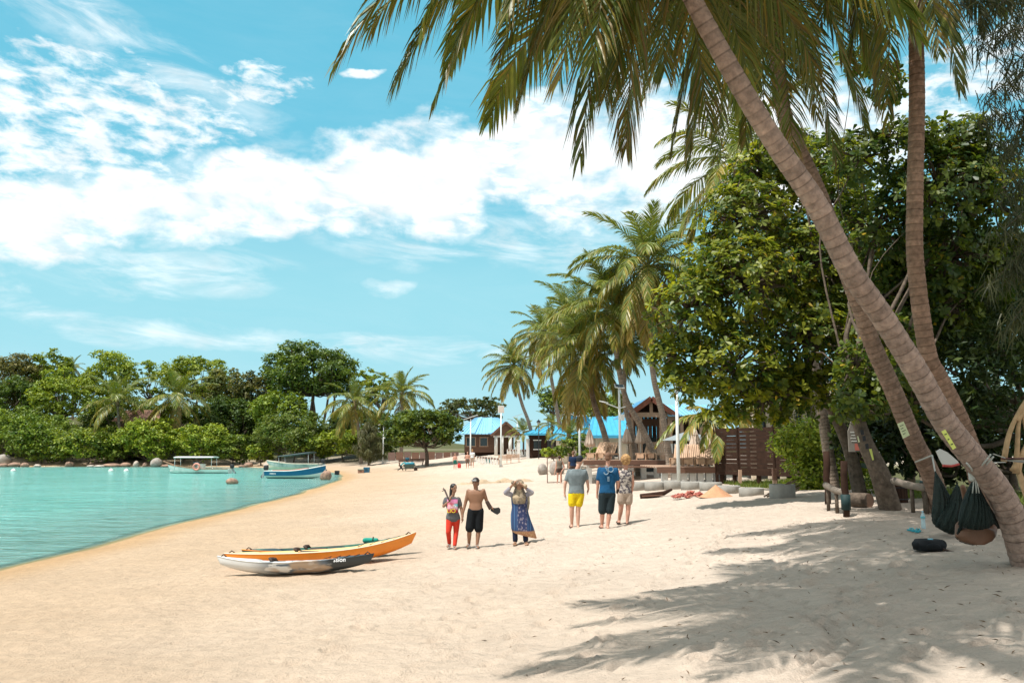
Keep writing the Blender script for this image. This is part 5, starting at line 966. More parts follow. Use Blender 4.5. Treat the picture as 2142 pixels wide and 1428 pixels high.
# ------------------------------------------------------------------ kayaks
def kayak(label, A, Bp, Bm, Hh, riseA, riseB, mh, md, mr, pod=(-.35, .45), crown=.05, deep=.10, seed=0, roll=0., seatm=None, lum=.8):
    """A, Bp: where stern and bow stand over the ground; hull and deck are lofted through stations"""
    A, Bp = Vector(A), Vector(Bp); d = Bp-A; Ln = d.length; base = (A+Bp)/2; base.z = min(A.z, Bp.z)+abs(A.z-Bp.z)*.5
    o = thing('kayak', label, 'kayak', base, 'kayaks pulled up on the sand'); o.rotation_euler = (roll, -math.asin((Bp.z-A.z)/Ln), math.atan2(d.y, d.x)); N = 40; hull, deck, rim = [], [], [[], []]
    for i in range(N+1):
        t = -1+2*i/N; b = Bm*.5*max(.004, (1-abs(t)**2.0))**.9; rise = (riseA if t < 0 else riseB); sh_ = Hh+rise*abs(t)**2.3; kl = .0+(rise*.95+.10)*abs(t)**2.7; x = t*Ln/2
        if abs(t) > .97: kl = kl+(sh_-kl)*((abs(t)-.97)/.03)*.8
        hull.append([(x, b*math.cos(a)*(1+.0*a), sh_-(sh_-kl)*abs(math.sin(a))**.75) for a in np.linspace(0, PI, 13)])
        inp = sst(pod[0]-.12, pod[0], t)*(1-sst(pod[1], pod[1]+.12, t)); row = []
        for u in np.linspace(1, -1, 13):
            cr = crown*(1-u*u)*(1-abs(t)**3); dep = deep*float(inp)*float(1-sst(.55, .82, abs(u))); row.append((x, b*u, sh_+.004+cr-dep*(1.2 if -.1 < t < .15 else 1)))
        deck.append(row); rim[0].append((x, b*1.0, sh_+.004)); rim[1].append((x, -b*1.0, sh_+.004))
    h = part(o, 'hull', MB().grid(hull), mh); part(o, 'deck', MB().grid(deck), md)
    for r in rim: part(o, 'gunwale', MB().tube(r, .009, 6), mr)
    zc = Hh+.02
    for x in (-.06*Ln, ):
        s_ = MB(); s_.rings([[(x-.18, -.17, zc-.05), (x+.16, -.17, zc-.06), (x+.16, .17, zc-.06), (x-.18, .17, zc-.05)], [(x-.2, -.18, zc), (x+.16, -.18, zc-.02), (x+.16, .18, zc-.02), (x-.2, .18, zc)]], True, False); part(o, 'seat', s_, seatm or FLIP)
        P = [[(x-.2-.05*math.sin(v), .19*math.cos(q)*(1-.1*v), zc+.07*v) for q in np.linspace(0, PI, 9)] for v in (0, .5, 1.0)]; P = [[(a-.09*math.sin(w_), b, c) for (a, b, c), w_ in zip(r, np.linspace(0, PI, 9))] for r in P]; q = part(o, 'backrest', MB().grid(P), seatm or FLIP); q.modifiers.new('s', 'SOLIDIFY').thickness = .03
    for xe, rz_ in ((-.46*Ln, riseA), (.46*Ln, riseB)): part(o, 'handle', MB().tube([(xe-.06, 0, Hh+rz_*.78+.01), (xe, 0, Hh+rz_*.80+.06), (xe+.06, 0, Hh+rz_*.84+.01)], .012, 6), FLIP)
    for xs in (.20, .26, .32, .38):
        t = xs*2; b = Bm*.5*max(.004, (1-abs(t)**2.0))**.9; zz = Hh+riseB*abs(t)**2.3+crown*.8*(1-abs(t)**3)+.012; part(o, 'bungee_cord', MB().tube([(xs*Ln, b*.9, zz-.02), ((xs+.03)*Ln, 0, zz+.018), (xs*Ln, -b*.9, zz-.02)], .006, 5), FLIP)
    return o, base, Ln
def kayak_mat():
    m_ = mat('kayak_marbled', (.7, .7, .7), rough=.35, spec=.5); t = NT(m_.node_tree); b_ = next(n for n in t.n if n.type == 'BSDF_PRINCIPLED'); tc_ = t.add('ShaderNodeTexCoord'); sp_ = t.add('ShaderNodeSeparateXYZ'); t.l.new(tc_.outputs['Object'], sp_.inputs[0])
    mp_ = t.add('ShaderNodeMapping'); t.l.new(tc_.outputs['Object'], mp_.inputs[0]); mp_.inputs['Scale'].default_value = (.8, 2, 2.5); n_ = t.noise(mp_.outputs[0], 3.2, 4, .55, .8); n2_ = t.noise(mp_.outputs[0], 1.9, 3, .5, .5)
    mid = t.mr(sp_.outputs[0], -.9, -.2); c_ = t.mix(t.m('MULTIPLY', t.mr(n_, .44, .56), mid), (.62, .62, .60), (.10, .13, .16)); c_ = t.mix(t.m('MULTIPLY', t.mr(n2_, .5, .62), mid), c_, (.40, .29, .20))
    c_ = t.mix(t.mr(t.m('ADD', sp_.outputs[0], t.m('MULTIPLY', n_, .3)), 0.80, 0.92), c_, (.03, .038, .042)); t.l.new(c_, b_.inputs['Base Color']); return m_
MK = kayak_mat(); M_OR = mat('kayak_orange', (.80, .25, .025), rough=.35, var=.12, vscale=3, spec=.5); M_ORL = mat('kayak_tan', (.78, .50, .20), rough=.4, var=.12, vscale=4); M_CR = mat('kayak_cream', (.76, .66, .52), rough=.45)
M_GRN = mat('kayak_green', (.015, .13, .085), rough=.4, col2=(.02, .03, .03), vscale=2.2, spec=.5); M_OLV = mat('kayak_olive', (.10, .10, .065), rough=.4, var=.2, vscale=3)
oW, bW, lW = kayak('white and black marbled kayak nearest the camera', gnd(452, 1206), gnd(782, 1192), .60, .22, .16, .10, MK, MK, MK, roll=-.10)
ltr = letters(oW, 'fission'[2:], .12, (lW*.30, -.235, .235), mat('kayak_lettering', (.8, .8, .8), rough=.5)); ltr.rotation_euler = (PI/2-.25, 0, -.10)
kayak('orange kayak with high bow lying behind the white one', gnd(468, 1191), gnd(872, 1168), .74, .26, .06, .28, M_OR, M_ORL, M_CR, pod=(-.55, .30), roll=-.05)
kayak('dark green kayak farthest back of the three', gnd(506, 1177), gnd(870, 1158), .66, .22, .08, .24, M_OLV, M_GRN, M_OR, pod=(-.5, .3), roll=.0)
pf = thing('dry_bag', 'teal dry bag on the deck of the green kayak', 'bag', gnd(775, 1163)+Vector((0, 0, .36))); q = MB(); cap(q, (-.13, 0, -.02), (.12, 0, -.02), .06, .055); part(pf, 'bag_body', remesh(q, .02, 3), cloth('teal_bag', (.02, .26, .20)))
part(pf, 'strap', MB().tube([(.05, -.06, -.02), (.05, -.03, .045), (.05, .03, .045), (.05, .06, -.02)], .012, 6), FLIP)
# ------------------------------------------------------------------ boats
WHT = mat('gelcoat_white', (.72, .72, .68), rough=.35, var=.08, vscale=2); BLU = mat('boat_blue', (.01, .13, .26), rough=.35, var=.1, vscale=2); CRM = mat('gelcoat_cream', (.62, .55, .42), rough=.45, var=.15, vscale=2)
M_BLK = mat('black_rubber', (.02, .02, .022), rough=.5); M_GRY = mat('grey_paint', (.28, .30, .30), rough=.5, var=.1); M_RED = mat('red_paint', (.45, .06, .05), rough=.5); M_STL = mat('galvanised', (.62, .64, .64), rough=.45, metal=.3, var=.06)
def boat(label, P0, P1, z0, Bm, Hh, bow, mside, mbot, minn, mrim, band=.55, motor=True, canopy=None, tilt=0.):
    P0, P1 = Vector(P0), Vector(P1); d = P1-P0; Ln = d.length; base = (P0+P1)/2; base.z = z0
    o = thing('motor_boat', label, 'boat', base, 'small motor boats at the water edge'); o.rotation_euler = (0, tilt, math.atan2(d.y, d.x)); N = 24; top, bot, inn = [], [], []; rim = [[], []]
    for i in range(N+1):
        t = i/N; b = Bm*.5*(.86+.14*math.sin(PI*min(t*1.2, 1)))*(1-max(0, (t-.55)/.45)**2.2)+.01; zs = Hh+bow*max(0, (t-.35)/.65)**2; zk = -.15+.35*max(0, (t-.7)/.3)**2.0*(Hh/.8); x = (t-.5)*Ln+(.18*Ln*0)
        xs = x+.25*max(0, (t-.8)/.2); zc = zk+(zs-zk)*(1-band); bc = b*.86
        top.append([(xs, b, zs), (xs-.02, b*.97, zs-(zs-zc)*.5), (x, bc, zc)]); bot.append([(x, bc, zc), (x, bc*.72, zk+(zc-zk)*.35), (x, 0, zk), (x, -bc*.72, zk+(zc-zk)*.35), (x, -bc, zc)])
        inn.append([(xs, b*.94, zs-.01), (x, b*.82, zs-.38*Hh), (x, 0, zs-.46*Hh-.02), (x, -b*.82, zs-.38*Hh), (xs, -b*.94, zs-.01)]); rim[0].append((xs, b, zs)); rim[1].append((xs, -b, zs))
    topm = [[(a, -b, c) for a, b, c in r] for r in top]
    tb = MB().grid(top).grid(topm); tb.raw([top[0][0], top[0][2], topm[0][2], topm[0][0]], [(0, 1, 2, 3)]); part(o, 'topside', tb, mside); bb = MB().grid(bot); bb.raw(bot[0], [(0, 1, 2, 3, 4)]); part(o, 'bottom', bb, mbot); part(o, 'interior', MB().grid(inn), minn)
    for r in rim: part(o, 'gunwale', MB().tube(r, .045, 6), mrim)
    for f in (.25, .45, .65): part(o, 'thwart', MB().box(((f-.5)*Ln, 0, Hh*.72), (.28, Bm*.8, .05)), minn)
    if motor:
        x = -Ln/2-.18; mo = MB(); loft(mo, [((x, 0, Hh+.05), .20, .16, (1, 0, 0)), ((x-.02, 0, Hh+.30), .26, .19, (1, 0, 0)), ((x+.02, 0, Hh+.52), .20, .15, (1, 0, 0))]); ob = part(o, 'outboard_motor', remesh(mo, .03, 2), M_BLK)
        part(o, 'motor_leg', MB().bar((x-.05, 0, Hh+.1), (x-.35, 0, -.05), .12, .2), M_GRY); part(o, 'propeller', MB().box((x-.45, 0, .0), (.06, .26, .05)).box((x-.45, 0, .0), (.06, .05, .26)), M_BLK)
    if canopy:
        x0, x1, zc, mc, sl = canopy; posts = []
        for x in (x0, x1):
            for s in (-1, 1): part(o, 'canopy_post', MB().tube([(x, s*Bm*.42, Hh*.8), (x+.05, s*Bm*.40, zc+sl*(x-x0))], .028, 6), M_STL)
        P = [[(x, y, zc+.10*(1-(2*y/Bm)**2)+sl*(x-x0)) for y in np.linspace(-Bm*.5, Bm*.5, 7)] for x in np.linspace(x0-.15, x1+.15, 5)]; q = part(o, 'canopy', MB().grid(P), mc); q.modifiers.new('s', 'SOLIDIFY').thickness = .06
    return o
Yb = 93; o = boat('white motor boat with flat white canopy floating left of the beached boats', at(482, 975, Yb), at(356, 975, Yb), .02, 2.0, .5, .5, WHT, WHT, CRM, mat('teak', (.30, .17, .10), rough=.7), canopy=(-1.6, 2.6, 1.75, WHT, 0))
o.scale = (1, 1, 1)
part(o, 'bow_plank', MB().bar((3.1, 0, .95), (4.3, 0, 1.35), .35, .08), mat('teak', (.3, .17, .1))); lb = thing('life_ring', 'orange life ring hung on the bow of the white canopy boat', 'life ring', at(411, 976, Yb-1.2)); part(lb, 'ring', MB().tube([(math.cos(a)*.34, 0, math.sin(a)*.34) for a in np.linspace(0, 2*PI, 25)], .12, 8, cap=False), mat('life_ring_orange', (.62, .26, .2), rough=.6))
part(o, 'windscreen', MB().box((.4, 0, 1.0), (.08, 1.5, .6), Matrix.Rotation(.5, 3, 'Y')), mat('tinted_screen', (.12, .2, .28), rough=.15, alpha=.6)); part(o, 'console', MB().box((-.1, 0, .75), (.7, .8, .6)), WHT)
Yb = 77; p0, p1 = at(560, 990, Yb), at(676, 990, Yb-1); o = boat('blue and white open motor boat with its bow on the sand', p0, p1, .15, 1.7, .55, .55, BLU, WHT, CRM, WHT, band=.62)
part(o, 'red_stripe', MB().tube([(-2.0, -.66, .60), (0, -.80, .62), (1.6, -.60, .85)], .035, 6), M_RED); [part(o, 'registration_mark', MB().box((-2.15+.13*k_, -.79, .32), (.07, .03, .12)), WHT) for k_ in range(5)]
Yb = 88; p0, p1 = at(672, 975, Yb), at(562, 976, Yb+1); o = boat('grey green beached boat with dark canopy behind the blue boat', p0, p1, .42, 1.9, .75, .35, mat('boat_grey_green', (.24, .30, .27), rough=.5, col2=(.50, .52, .48), vscale=1.3), CRM, M_GRY, CRM, band=.45, canopy=(-1.9, 1.5, 1.9, mat('canopy_dark', (.05, .075, .075), rough=.7, var=.2), -.12))
for k, (px, py, lab) in enumerate([(264, 987, 'white mooring buoy nearest the white canopy boat'), (232, 986, 'white mooring buoy in the middle of the row'), (28, 983, 'white mooring buoy at the far left')]):
    p = at(px, py, 100); b_ = thing('buoy', lab, 'buoy', (p.x, 100, .0), 'mooring buoys in the bay'); part(b_, 'float', MB().lathe((0, 0, -.15), [(.05, 0), (.28, .1), (.30, .3), (.16, .46), (.05, .5)], 12), WHT); part(b_, 'eye', MB().tube([(math.cos(a)*.07, 0, .38+math.sin(a)*.07) for a in np.linspace(0, 2*PI, 12)], .02, 5), M_STL)
# boxes left on the sand
def crate(label, px, py, w_, h_, m_, lid, Y=None):
    g_ = gnd(px, py); s = g_.y/FPX; a, b, c = w_*s/2, w_*s*.4, h_*s; o = thing('storage_box', label, 'box', g_, 'boxes left on the sand by the boats'); q = MB(); q.rings([[(-a*.92, -b*.92, 0), (a*.92, -b*.92, 0), (a*.92, b*.92, 0), (-a*.92, b*.92, 0)], [(-a, -b, c*.85), (a, -b, c*.85), (a, b, c*.85), (-a, b, c*.85)]], True, False); part(o, 'tub', q, m_); part(o, 'lid', MB().box((0, 0, c*.92), (a*2.08, b*2.08, c*.13)), lid); part(o, 'handle', MB().bar((-a*.4, -b-.02, c*.6), (a*.4, -b-.02, c*.6), .04), M_BLK)
crate('blue plastic box on the sand, right one of the pair', 767, 988, 12, 11, mat('box_blue', (.03, .13, .22), rough=.5), mat('lid_blue', (.05, .2, .3), rough=.5)); crate('brown crate on the sand beside the blue box', 755, 989, 12, 8, mat('box_brown', (.28, .16, .11), rough=.7), mat('lid_green', (.12, .25, .2), rough=.6)); crate('black box standing alone on the sand right of the upright rock', 705, 993, 9, 9, M_BLK, M_BLK)
bk = thing('bucket', 'teal bucket standing at the end of the white post fence', 'bucket', (at(1023, 958, 90).x, 90, zat(at(1023, 958, 90).x, 90))); part(bk, 'pail', MB().lathe((0, 0, 0), [(.28, 0), (.36, .6), (.38, .62)], 14), mat('teal_plastic', (.02, .30, .32), rough=.4)); part(bk, 'handle', MB().tube([(-.37, 0, .6), (0, 0, .85), (.37, 0, .6)], .02, 5), M_STL)
# ------------------------------------------------------------------ lamp posts
POLE = mat('pole_white', (.70, .72, .70), rough=.45, var=.06, vscale=3); PANEL = mat('solar_cells', (.10, .15, .18), rough=.25, spec=.6)
def lamp(label, px, yb, yt, Y, panel='tilt', arm=0, base=None, head=True, group='solar lamp posts along the beach'):
    x = at(px, yb, Y).x; zb = zat(x, Y) if base is None else base; zt = at(px, yt, Y).z; Hh = zt-zb; o = thing('lamp_post', label, 'lamp post', (x, Y, zb), group); part(o, 'pole', MB().tube([(0, 0, -.2), (0, 0, Hh*.5), (0, 0, Hh)], [.085, .075, .06], 10), POLE)
    part(o, 'foot', MB().box((0, 0, .06), (.34, .34, .22)), mat('concrete', (.32, .305, .275), rough=.9, var=.2, vscale=4, bump=.3))
    if panel == 'tilt': 
        R = Matrix.Rotation(.6, 3, 'X') @ Matrix.Rotation(.12, 3, 'Y'); p_ = part(o, 'solar_panel', MB().box((.02, 0, Hh+.12), (.55, .40, .035), R), POLE); part(p_, 'cells', MB().box((.02, -.006, Hh+.142), (.46, .32, .012), R), PANEL)
    elif panel == 'box': p_ = part(o, 'solar_panel', MB().box((0, 0, Hh+.1), (.62, .10, .72)), POLE); part(p_, 'cells', MB().box((0, -.06, Hh+.1), (.5, .02, .6)), mat('pinkish_panel', (.62, .52, .46), rough=.5))
    elif panel == 'wing': p_ = part(o, 'solar_panel', MB().bar((-.75, 0, Hh-.05), (.8, 0, Hh+.45), .3, .05), POLE); part(p_, 'cells', MB().bar((-.6, 0, Hh+.03), (.7, 0, Hh+.46), .25, .02), PANEL)
    for s in ((arm,) if arm else ()):
        L_ = abs(s); sg = 1 if s > 0 else -1; a_ = part(o, 'arm', MB().bar((0, 0, Hh*.78), (sg*L_, 0, Hh*.78+L_*.38), .06), POLE); h_ = MB(); h_.rings([[(sg*L_*(.85), -.09, Hh*.78+L_*.36), (sg*L_*1.5, -.07, Hh*.78+L_*.52), (sg*L_*1.5, .07, Hh*.78+L_*.52), (sg*L_*.85, .09, Hh*.78+L_*.36)], [(sg*L_*.85, -.09, Hh*.78+L_*.45), (sg*L_*1.5, -.07, Hh*.78+L_*.58), (sg*L_*1.5, .07, Hh*.78+L_*.58), (sg*L_*.85, .09, Hh*.78+L_*.45)]], True, False); part(o, 'lamp_head', h_, POLE)
        part(o, 'stub_arm', MB().bar((0, 0, Hh*.78), (-sg*.35, 0, Hh*.80), .05), POLE)
        part(o, 'battery_box', MB().box((-sg*.16, 0, Hh*.68), (.22, .2, .34)), POLE)
    return o
lamp('tallest white lamp post with tilted solar panel, right behind the walking blonde woman', 1298, 985, 812, 45, 'tilt', -.75)
lamp('white lamp post standing in front of the lounger deck, its head hidden by leaves', 1420, 1005, 800, 34.5, 'tilt', 0)
lamp('white lamp post under the yellowing palm skirt, left of the first umbrella', 1213, 965, 838, 55, 'wing', -.7)
lamp('lamp post with square pinkish panel in front of the cabin porch', 1048, 966, 858, 80, 'box', 0); lamp('lamp post in front of the cabin wall with wing shaped panel', 984, 960, 876, 88, 'wing', 0)
lamp('lamp post standing alone left of the spreading almond tree', 801, 953, 888, 112, 'wing', -.8); lamp('farthest lamp post, grey, against the sky left of the slim palm', 1082, 945, 872, 118, 'wing', 0)
for k, (px, yt, lab) in enumerate([(1127, 890, 'black lantern on a thin post left of the blue roof'), (1147, 884, 'black lantern on a thin post against the blue roof')]):
    Y = 86; x = at(px, 940, Y).x; zb = zat(x, Y); zt = at(px, yt, Y).z-zb; o = thing('garden_lantern', lab, 'lantern', (x, Y, zb), 'black garden lanterns'); part(o, 'post', MB().tube([(0, 0, -.1), (0, 0, zt)], .05, 7), M_BLK); part(o, 'lantern_glass', MB().lathe((0, 0, zt), [(.08, 0), (.2, .35), (.2, .4)], 6), mat('lantern_glass', (.35, .38, .38), rough=.2)); part(o, 'lantern_roof', MB().lathe((0, 0, zt+.4), [(.28, 0), (.05, .22), (.03, .3)], 6), M_BLK)
# ------------------------------------------------------------------ buildings
ROOFB = mat('roof_blue', (.20, .44, .62), rough=.45, var=.10, vscale=2, spec=.4); ROOFB2 = mat('roof_cyan', (.06, .33, .50), rough=.5, var=.08, vscale=1.5); TIM = mat('timber_brown', (.155, .08, .052), rough=.7, var=.3, vscale=4, stretch=(.4, 4, 4)); TIMD = mat('timber_dark', (.040, .021, .014), rough=.85, var=.4, vscale=5, spec=.12); TIML = mat('timber_light', (.44, .29, .20), rough=.7, var=.2, vscale=4)
CONC = mat('concrete', (.42, .40, .36)); CRE = mat('plaster_cream', (.62, .52, .40), rough=.9, var=.1, vscale=2); WHP = mat('post_white', (.72, .70, .66), rough=.7, var=.08, vscale=3); GLS = mat('dark_glass', (.03, .04, .045), rough=.12, spec=.6)
def slope(o, name, a, b, c, d, m_, n=10, th=.06, rib=.05, ribm=None):
    """roof slope a-b along the eave, d-c along the ridge, with raised ribs running up it"""
    a, b, c, d = map(Vector, (a, b, c, d)); nr = (b-a).cross(d-a).normalized(); nr = nr if nr.z > 0 else -nr
    q = MB(); q.rings([[a, b, c, d], [p+nr*th for p in (a, b, c, d)]], True, False); s_ = part(o, name, q, m_); rb = MB()
    for i in range(n+1):
        t = i/n; rb.bar(a.lerp(b, t)+nr*(th+rib*.4), d.lerp(c, t)+nr*(th+rib*.4), rib, rib)
    part(s_, 'ribs', rb, m_); return s_
def loc(px, py, Y, base): return at(px, py, Y)-Vector(base)
# cabin
Y = 104; x0, x1 = at(968, 955, Y).x, at(1078, 955, Y).x; zb = zat((x0+x1)/2, Y); base = Vector(((x0+x1)/2, Y, zb)); o = thing('cabin', 'brown timber cabin with light blue hipped roof behind the beach', 'cabin', base); w_ = (x1-x0)/2; ze = at(1000, 907, Y).z-zb; zr = at(1000, 873, Y).z-zb
for k in range(11): part(o, 'board', MB().box((0, -.04+(.03 if k % 2 else 0), .35+(ze-.4)*(k+.5)/11), (w_*2-.4, .12, (ze-.4)/11*.94)), TIM)
part(o, 'side_wall', MB().box((0, 2.6, ze/2), (w_*2-.5, 5.0, ze)), TIMD); 
for px, ww, mm_ in [(1012, 1.0, GLS), (985, 1.2, GLS)]: x = at(px, 930, Y).x-base.x; q = part(o, 'window', MB().box((x, -.14, ze*.62), (ww, .1, 1.1)), mm_); part(q, 'frame', MB().box((x, -.17, ze*.62+.58), (ww+.2, .1, .1)).box((x, -.17, ze*.62-.58), (ww+.2, .1, .1)).box((x-ww/2, -.17, ze*.62), (.1, .1, 1.1)).box((x+ww/2, -.17, ze*.62), (.1, .1, 1.1)), TIML)
e = .9; A = (-w_-e, -e, ze-.1); Bq = (w_+e, -e, ze-.1); Cq = (w_*.30, 2.6, zr); D = (-w_*.55, 2.6, zr); slope(o, 'roof', A, Bq, Cq, D, ROOFB, 18, .08, .07); slope(o, 'roof', (w_+e, -e, ze-.1), (w_+e, 6, ze-.1), (w_*.30, 2.7, zr), (w_*.30, 2.6, zr), ROOFB, 10); slope(o, 'roof', (-w_-e, 6, ze-.1), (-w_-e, -e, ze-.1), (-w_*.55, 2.6, zr), (-w_*.55, 2.7, zr), ROOFB, 10)
for px in (990, 1025): x = at(px, 930, Y).x-base.x; part(o, 'ridge_cap', MB().bar((x, -e-.05, ze+.0), (x*.6, 2.55, zr+.05), .5, .2), ROOFB)
xg0, xg1 = at(1036, 950, Y).x-base.x, at(1082, 950, Y).x-base.x; xm = (xg0+xg1)/2; zg = at(1058, 884, Y).z-zb; zl = ze-.25; gx0, gx1 = xg0-.5, xg1+.5
slope(o, 'porch_roof', (gx0, -3.2, zl), (gx0, 0, zl), (xm, 0, zg), (xm, -3.2, zg), ROOFB, 6); slope(o, 'porch_roof', (gx1, 0, zl), (gx1, -3.2, zl), (xm, -3.2, zg), (xm, 0, zg), ROOFB, 6)
part(o, 'gable', MB().raw([(gx0+.15, -3.05, zl), (gx1-.15, -3.05, zl), (xm, -3.05, zg-.08), (gx0+.15, -2.95, zl), (gx1-.15, -2.95, zl), (xm, -2.95, zg-.08)], [(0, 1, 2), (5, 4, 3), (0, 3, 4, 1), (1, 4, 5, 2), (2, 5, 3, 0)]), TIM)
for s in (gx0, gx1): part(o, 'bargeboard', MB().bar((s, -3.24, zl-.05), (xm, -3.24, zg-.02), .08, .28), TIM)
for x in (xg0+.15, xg0+.9, xg1-.9, xg1-.15): part(o, 'porch_column', MB().tube([(x, -2.8, 0), (x, -2.8, zl)], .22, 12), WHP)
part(o, 'porch_beam', MB().box((xm, -2.8, zl-.12), (xg1-xg0+.4, .3, .24)), WHP)
# plank wall and bench under the spreading tree
Y = 110; bx = at(885, 955, Y).x; b_ = Vector((bx, Y, zat(bx, Y))); o = thing('plank_wall', 'low brown plank wall behind the spreading almond tree', 'wall', b_)
for k in range(9): x = at(812+k*16.5, 950, Y).x-bx; part(o, 'plank', MB().box((x+.5, 0, .55+(k % 3)*.04), (1.0, .1, 1.1)), TIM if k % 2 else mat('timber_grey', (.16, .10, .08), rough=.8, var=.2))
def bench(label, px, py, Y, w_=1.6, m_=TIM):
    x = at(px, py, Y).x; o = thing('park_bench', label, 'bench', (x, Y, zat(x, Y)), 'wooden benches by the cabin')
    for k in range(3): part(o, 'seat_slat', MB().box((0, -.15+k*.15, .45), (w_, .12, .04)), m_)
    for k in range(3): part(o, 'back_slat', MB().box((0, .26+.03*k, .6+k*.14), (w_, .04, .11)), m_)
    for s in (-.45, .45): part(o, 'leg', MB().bar((s*w_, -.2, 0), (s*w_, -.2, .45), .07), m_); part(o, 'leg', MB().bar((s*w_, .25, 0), (s*w_, .34, .98), .07), m_)
bench('wide wooden bench under the spreading almond tree', 860, 955, 100, 3.2); bench('orange brown bench right of the square panel lamp post', 1056, 965, 84, 1.4, TIML); bench('second orange brown bench right of the square panel lamp post', 1073, 965, 84, 1.4, TIML)
def rail(label, xa, xb, py, Y0, Y1, n, hpx, group):
    A = at(xa, py, Y0); B_ = at(xb, py, Y1); base = Vector((A.x, A.y, zat(A.x, A.y))); o = thing('post_rail', label, 'fence', base, group); T = []
    for k in range(n):
        t = k/(n-1); x, y = A.x+(B_.x-A.x)*t, A.y+(B_.y-A.y)*t; z = zat(x, y)-base.z; h = hpx/pxm(y); part(o, 'post', MB().box((x-A.x, y-A.y, z+h/2-.1), (.20, .20, h+.2)), WHP); T.append((x-A.x, y-A.y, z+h*.86))
    part(o, 'rail', MB().bar(T[0], T[-1], .10, .16), TIM)
rail('fence of short white posts with brown rail left of the square panel lamp post', 998, 1046, 965, 92, 84, 9, 14, None); rail('fence of short white posts with brown rails right of the cabin porch', 1062, 1130, 955, 98, 92, 12, 13, None)
for px, lab in ((1085, 'left white gate post beside the slim palm'), (1104, 'right white gate post beside the slim palm')):
    x = at(px, 950, 89).x; o = thing('gate_post', lab, 'post', (x, 89, zat(x, 89)), 'white gate posts'); hh = (950-912)/pxm(89); part(o, 'shaft', MB().box((0, 0, hh/2), (.34, .34, hh)), WHP); part(o, 'capstone', MB().box((0, 0, hh+.05), (.44, .44, .12)), WHP)
# blue roofed houses
def house(label, xa, xb, ye, yr, yb, Y, dep, m_, wall, ridge=(.25, .75), rb=12):
    x0, x1 = at(xa, ye, Y).x, at(xb, ye, Y).x; bx = (x0+x1)/2; zb = min(zat(bx, Y), at(bx, yb, Y).z if False else 99); base = Vector((bx, Y, zb)); o = thing('blue_roofed_house', label, 'house', base, 'houses with bright blue roofs'); w_ = (x1-x0)/2; ze = at(xa, ye, Y).z-zb; zr = at(xa, yr, Y).z-zb
    part(o, 'wall', MB().box((0, dep/2, ze/2), (w_*1.86, dep*.86, ze)), wall); rx0, rx1 = -w_+2*w_*ridge[0], -w_+2*w_*ridge[1]; e = .4
    slope(o, 'roof', (-w_-e, -e, ze), (w_+e, -e, ze), (rx1, dep/2, zr), (rx0, dep/2, zr), m_, rb); slope(o, 'roof', (w_+e, -e, ze), (w_+e, dep+e, ze), (rx1, dep/2+.05, zr), (rx1, dep/2, zr), m_, 6); slope(o, 'roof', (-w_-e, dep+e, ze), (-w_-e, -e, ze), (rx0, dep/2, zr), (rx0, dep/2+.05, zr), m_, 6)
    part(o, 'fascia', MB().box((0, -e-.03, ze+.0), (2*w_+2*e, .06, .22)), m_)
    for k in range(3):
        x = -w_*.6+k*w_*.6; q = part(o, 'window', MB().box((x, dep*.07-.03, ze*.55), (w_*.32, .08, ze*.38)), GLS); part(q, 'frame', MB().box((x, dep*.07-.08, ze*.55+ze*.2), (w_*.36, .08, .1)).box((x, dep*.07-.08, ze*.55-ze*.2), (w_*.36, .08, .1)), WHP)
    return o
house('house with hipped blue roof behind the low palm clump', 1168, 1262, 918, 868, 945, 74, 7, ROOFB2, CRE, (.3, .7), 14); house('low blue roofed shed left of the hipped blue roof', 1105, 1200, 908, 885, 945, 88, 6, ROOFB2, TIMD, (.5, .95), 10)
house('long house with bright cyan roof behind the loungers', 1244, 1420, 913, 868, 955, 62, 8, ROOFB2, CRE, (.06, .8), 16)
# thatched hut across the bay
x = at(300, 880, 139).x; zb = zat(x, 139); zt = at(300, 858, 139).z-zb; o = thing('thatched_hut', 'brown roofed hut half hidden among the trees between the twin palms', 'hut', (x, 139, zb)); M_TH = mat('thatch', (.24, .13, .09), rough=.95, var=.3, vscale=3, bump=.5)
slope(o, 'roof', (-4, -3, zt-2), (4, -3, zt-2), (3, 0, zt), (-3, 0, zt), M_TH, 12); slope(o, 'roof', (4, 3, zt-2), (-4, 3, zt-2), (-3, 0, zt), (3, 0, zt), M_TH, 12); part(o, 'wall', MB().box((0, 0, (zt-2)/2), (6, 4, zt-2)), TIM)
# timber pavilion with gable
Y = 53; base = Vector((at(1357, 960, Y).x, Y, zat(at(1357, 960, Y).x, Y))); o = thing('pavilion', 'brown timber pavilion with steep gable and blue roof edge behind the deck', 'pavilion', base); g1, g2 = loc(1315, 868, Y, base), loc(1404, 868, Y, base); ap = loc(1358, 834, Y, base)
dz_ = 1.2; slope(o, 'roof', (g1.x-.35, -.8, g1.z-.15), (g1.x-.35, 5, g1.z-.15), (ap.x, 5, ap.z), (ap.x, -.8, ap.z), ROOFB, 8); slope(o, 'roof', (g2.x+.35, 5, g2.z-.15), (g2.x+.35, -.8, g2.z-.15), (ap.x, -.8, ap.z), (ap.x, 5, ap.z), ROOFB, 8)
for g_ in (g1, g2): sg = -1 if g_ is g1 else 1; part(o, 'bargeboard', MB().bar((g_.x+sg*.35, -.86, g_.z-.2), (ap.x, -.86, ap.z-.02), .1, .34), mat('timber_red', (.25, .09, .055), rough=.7, var=.2))
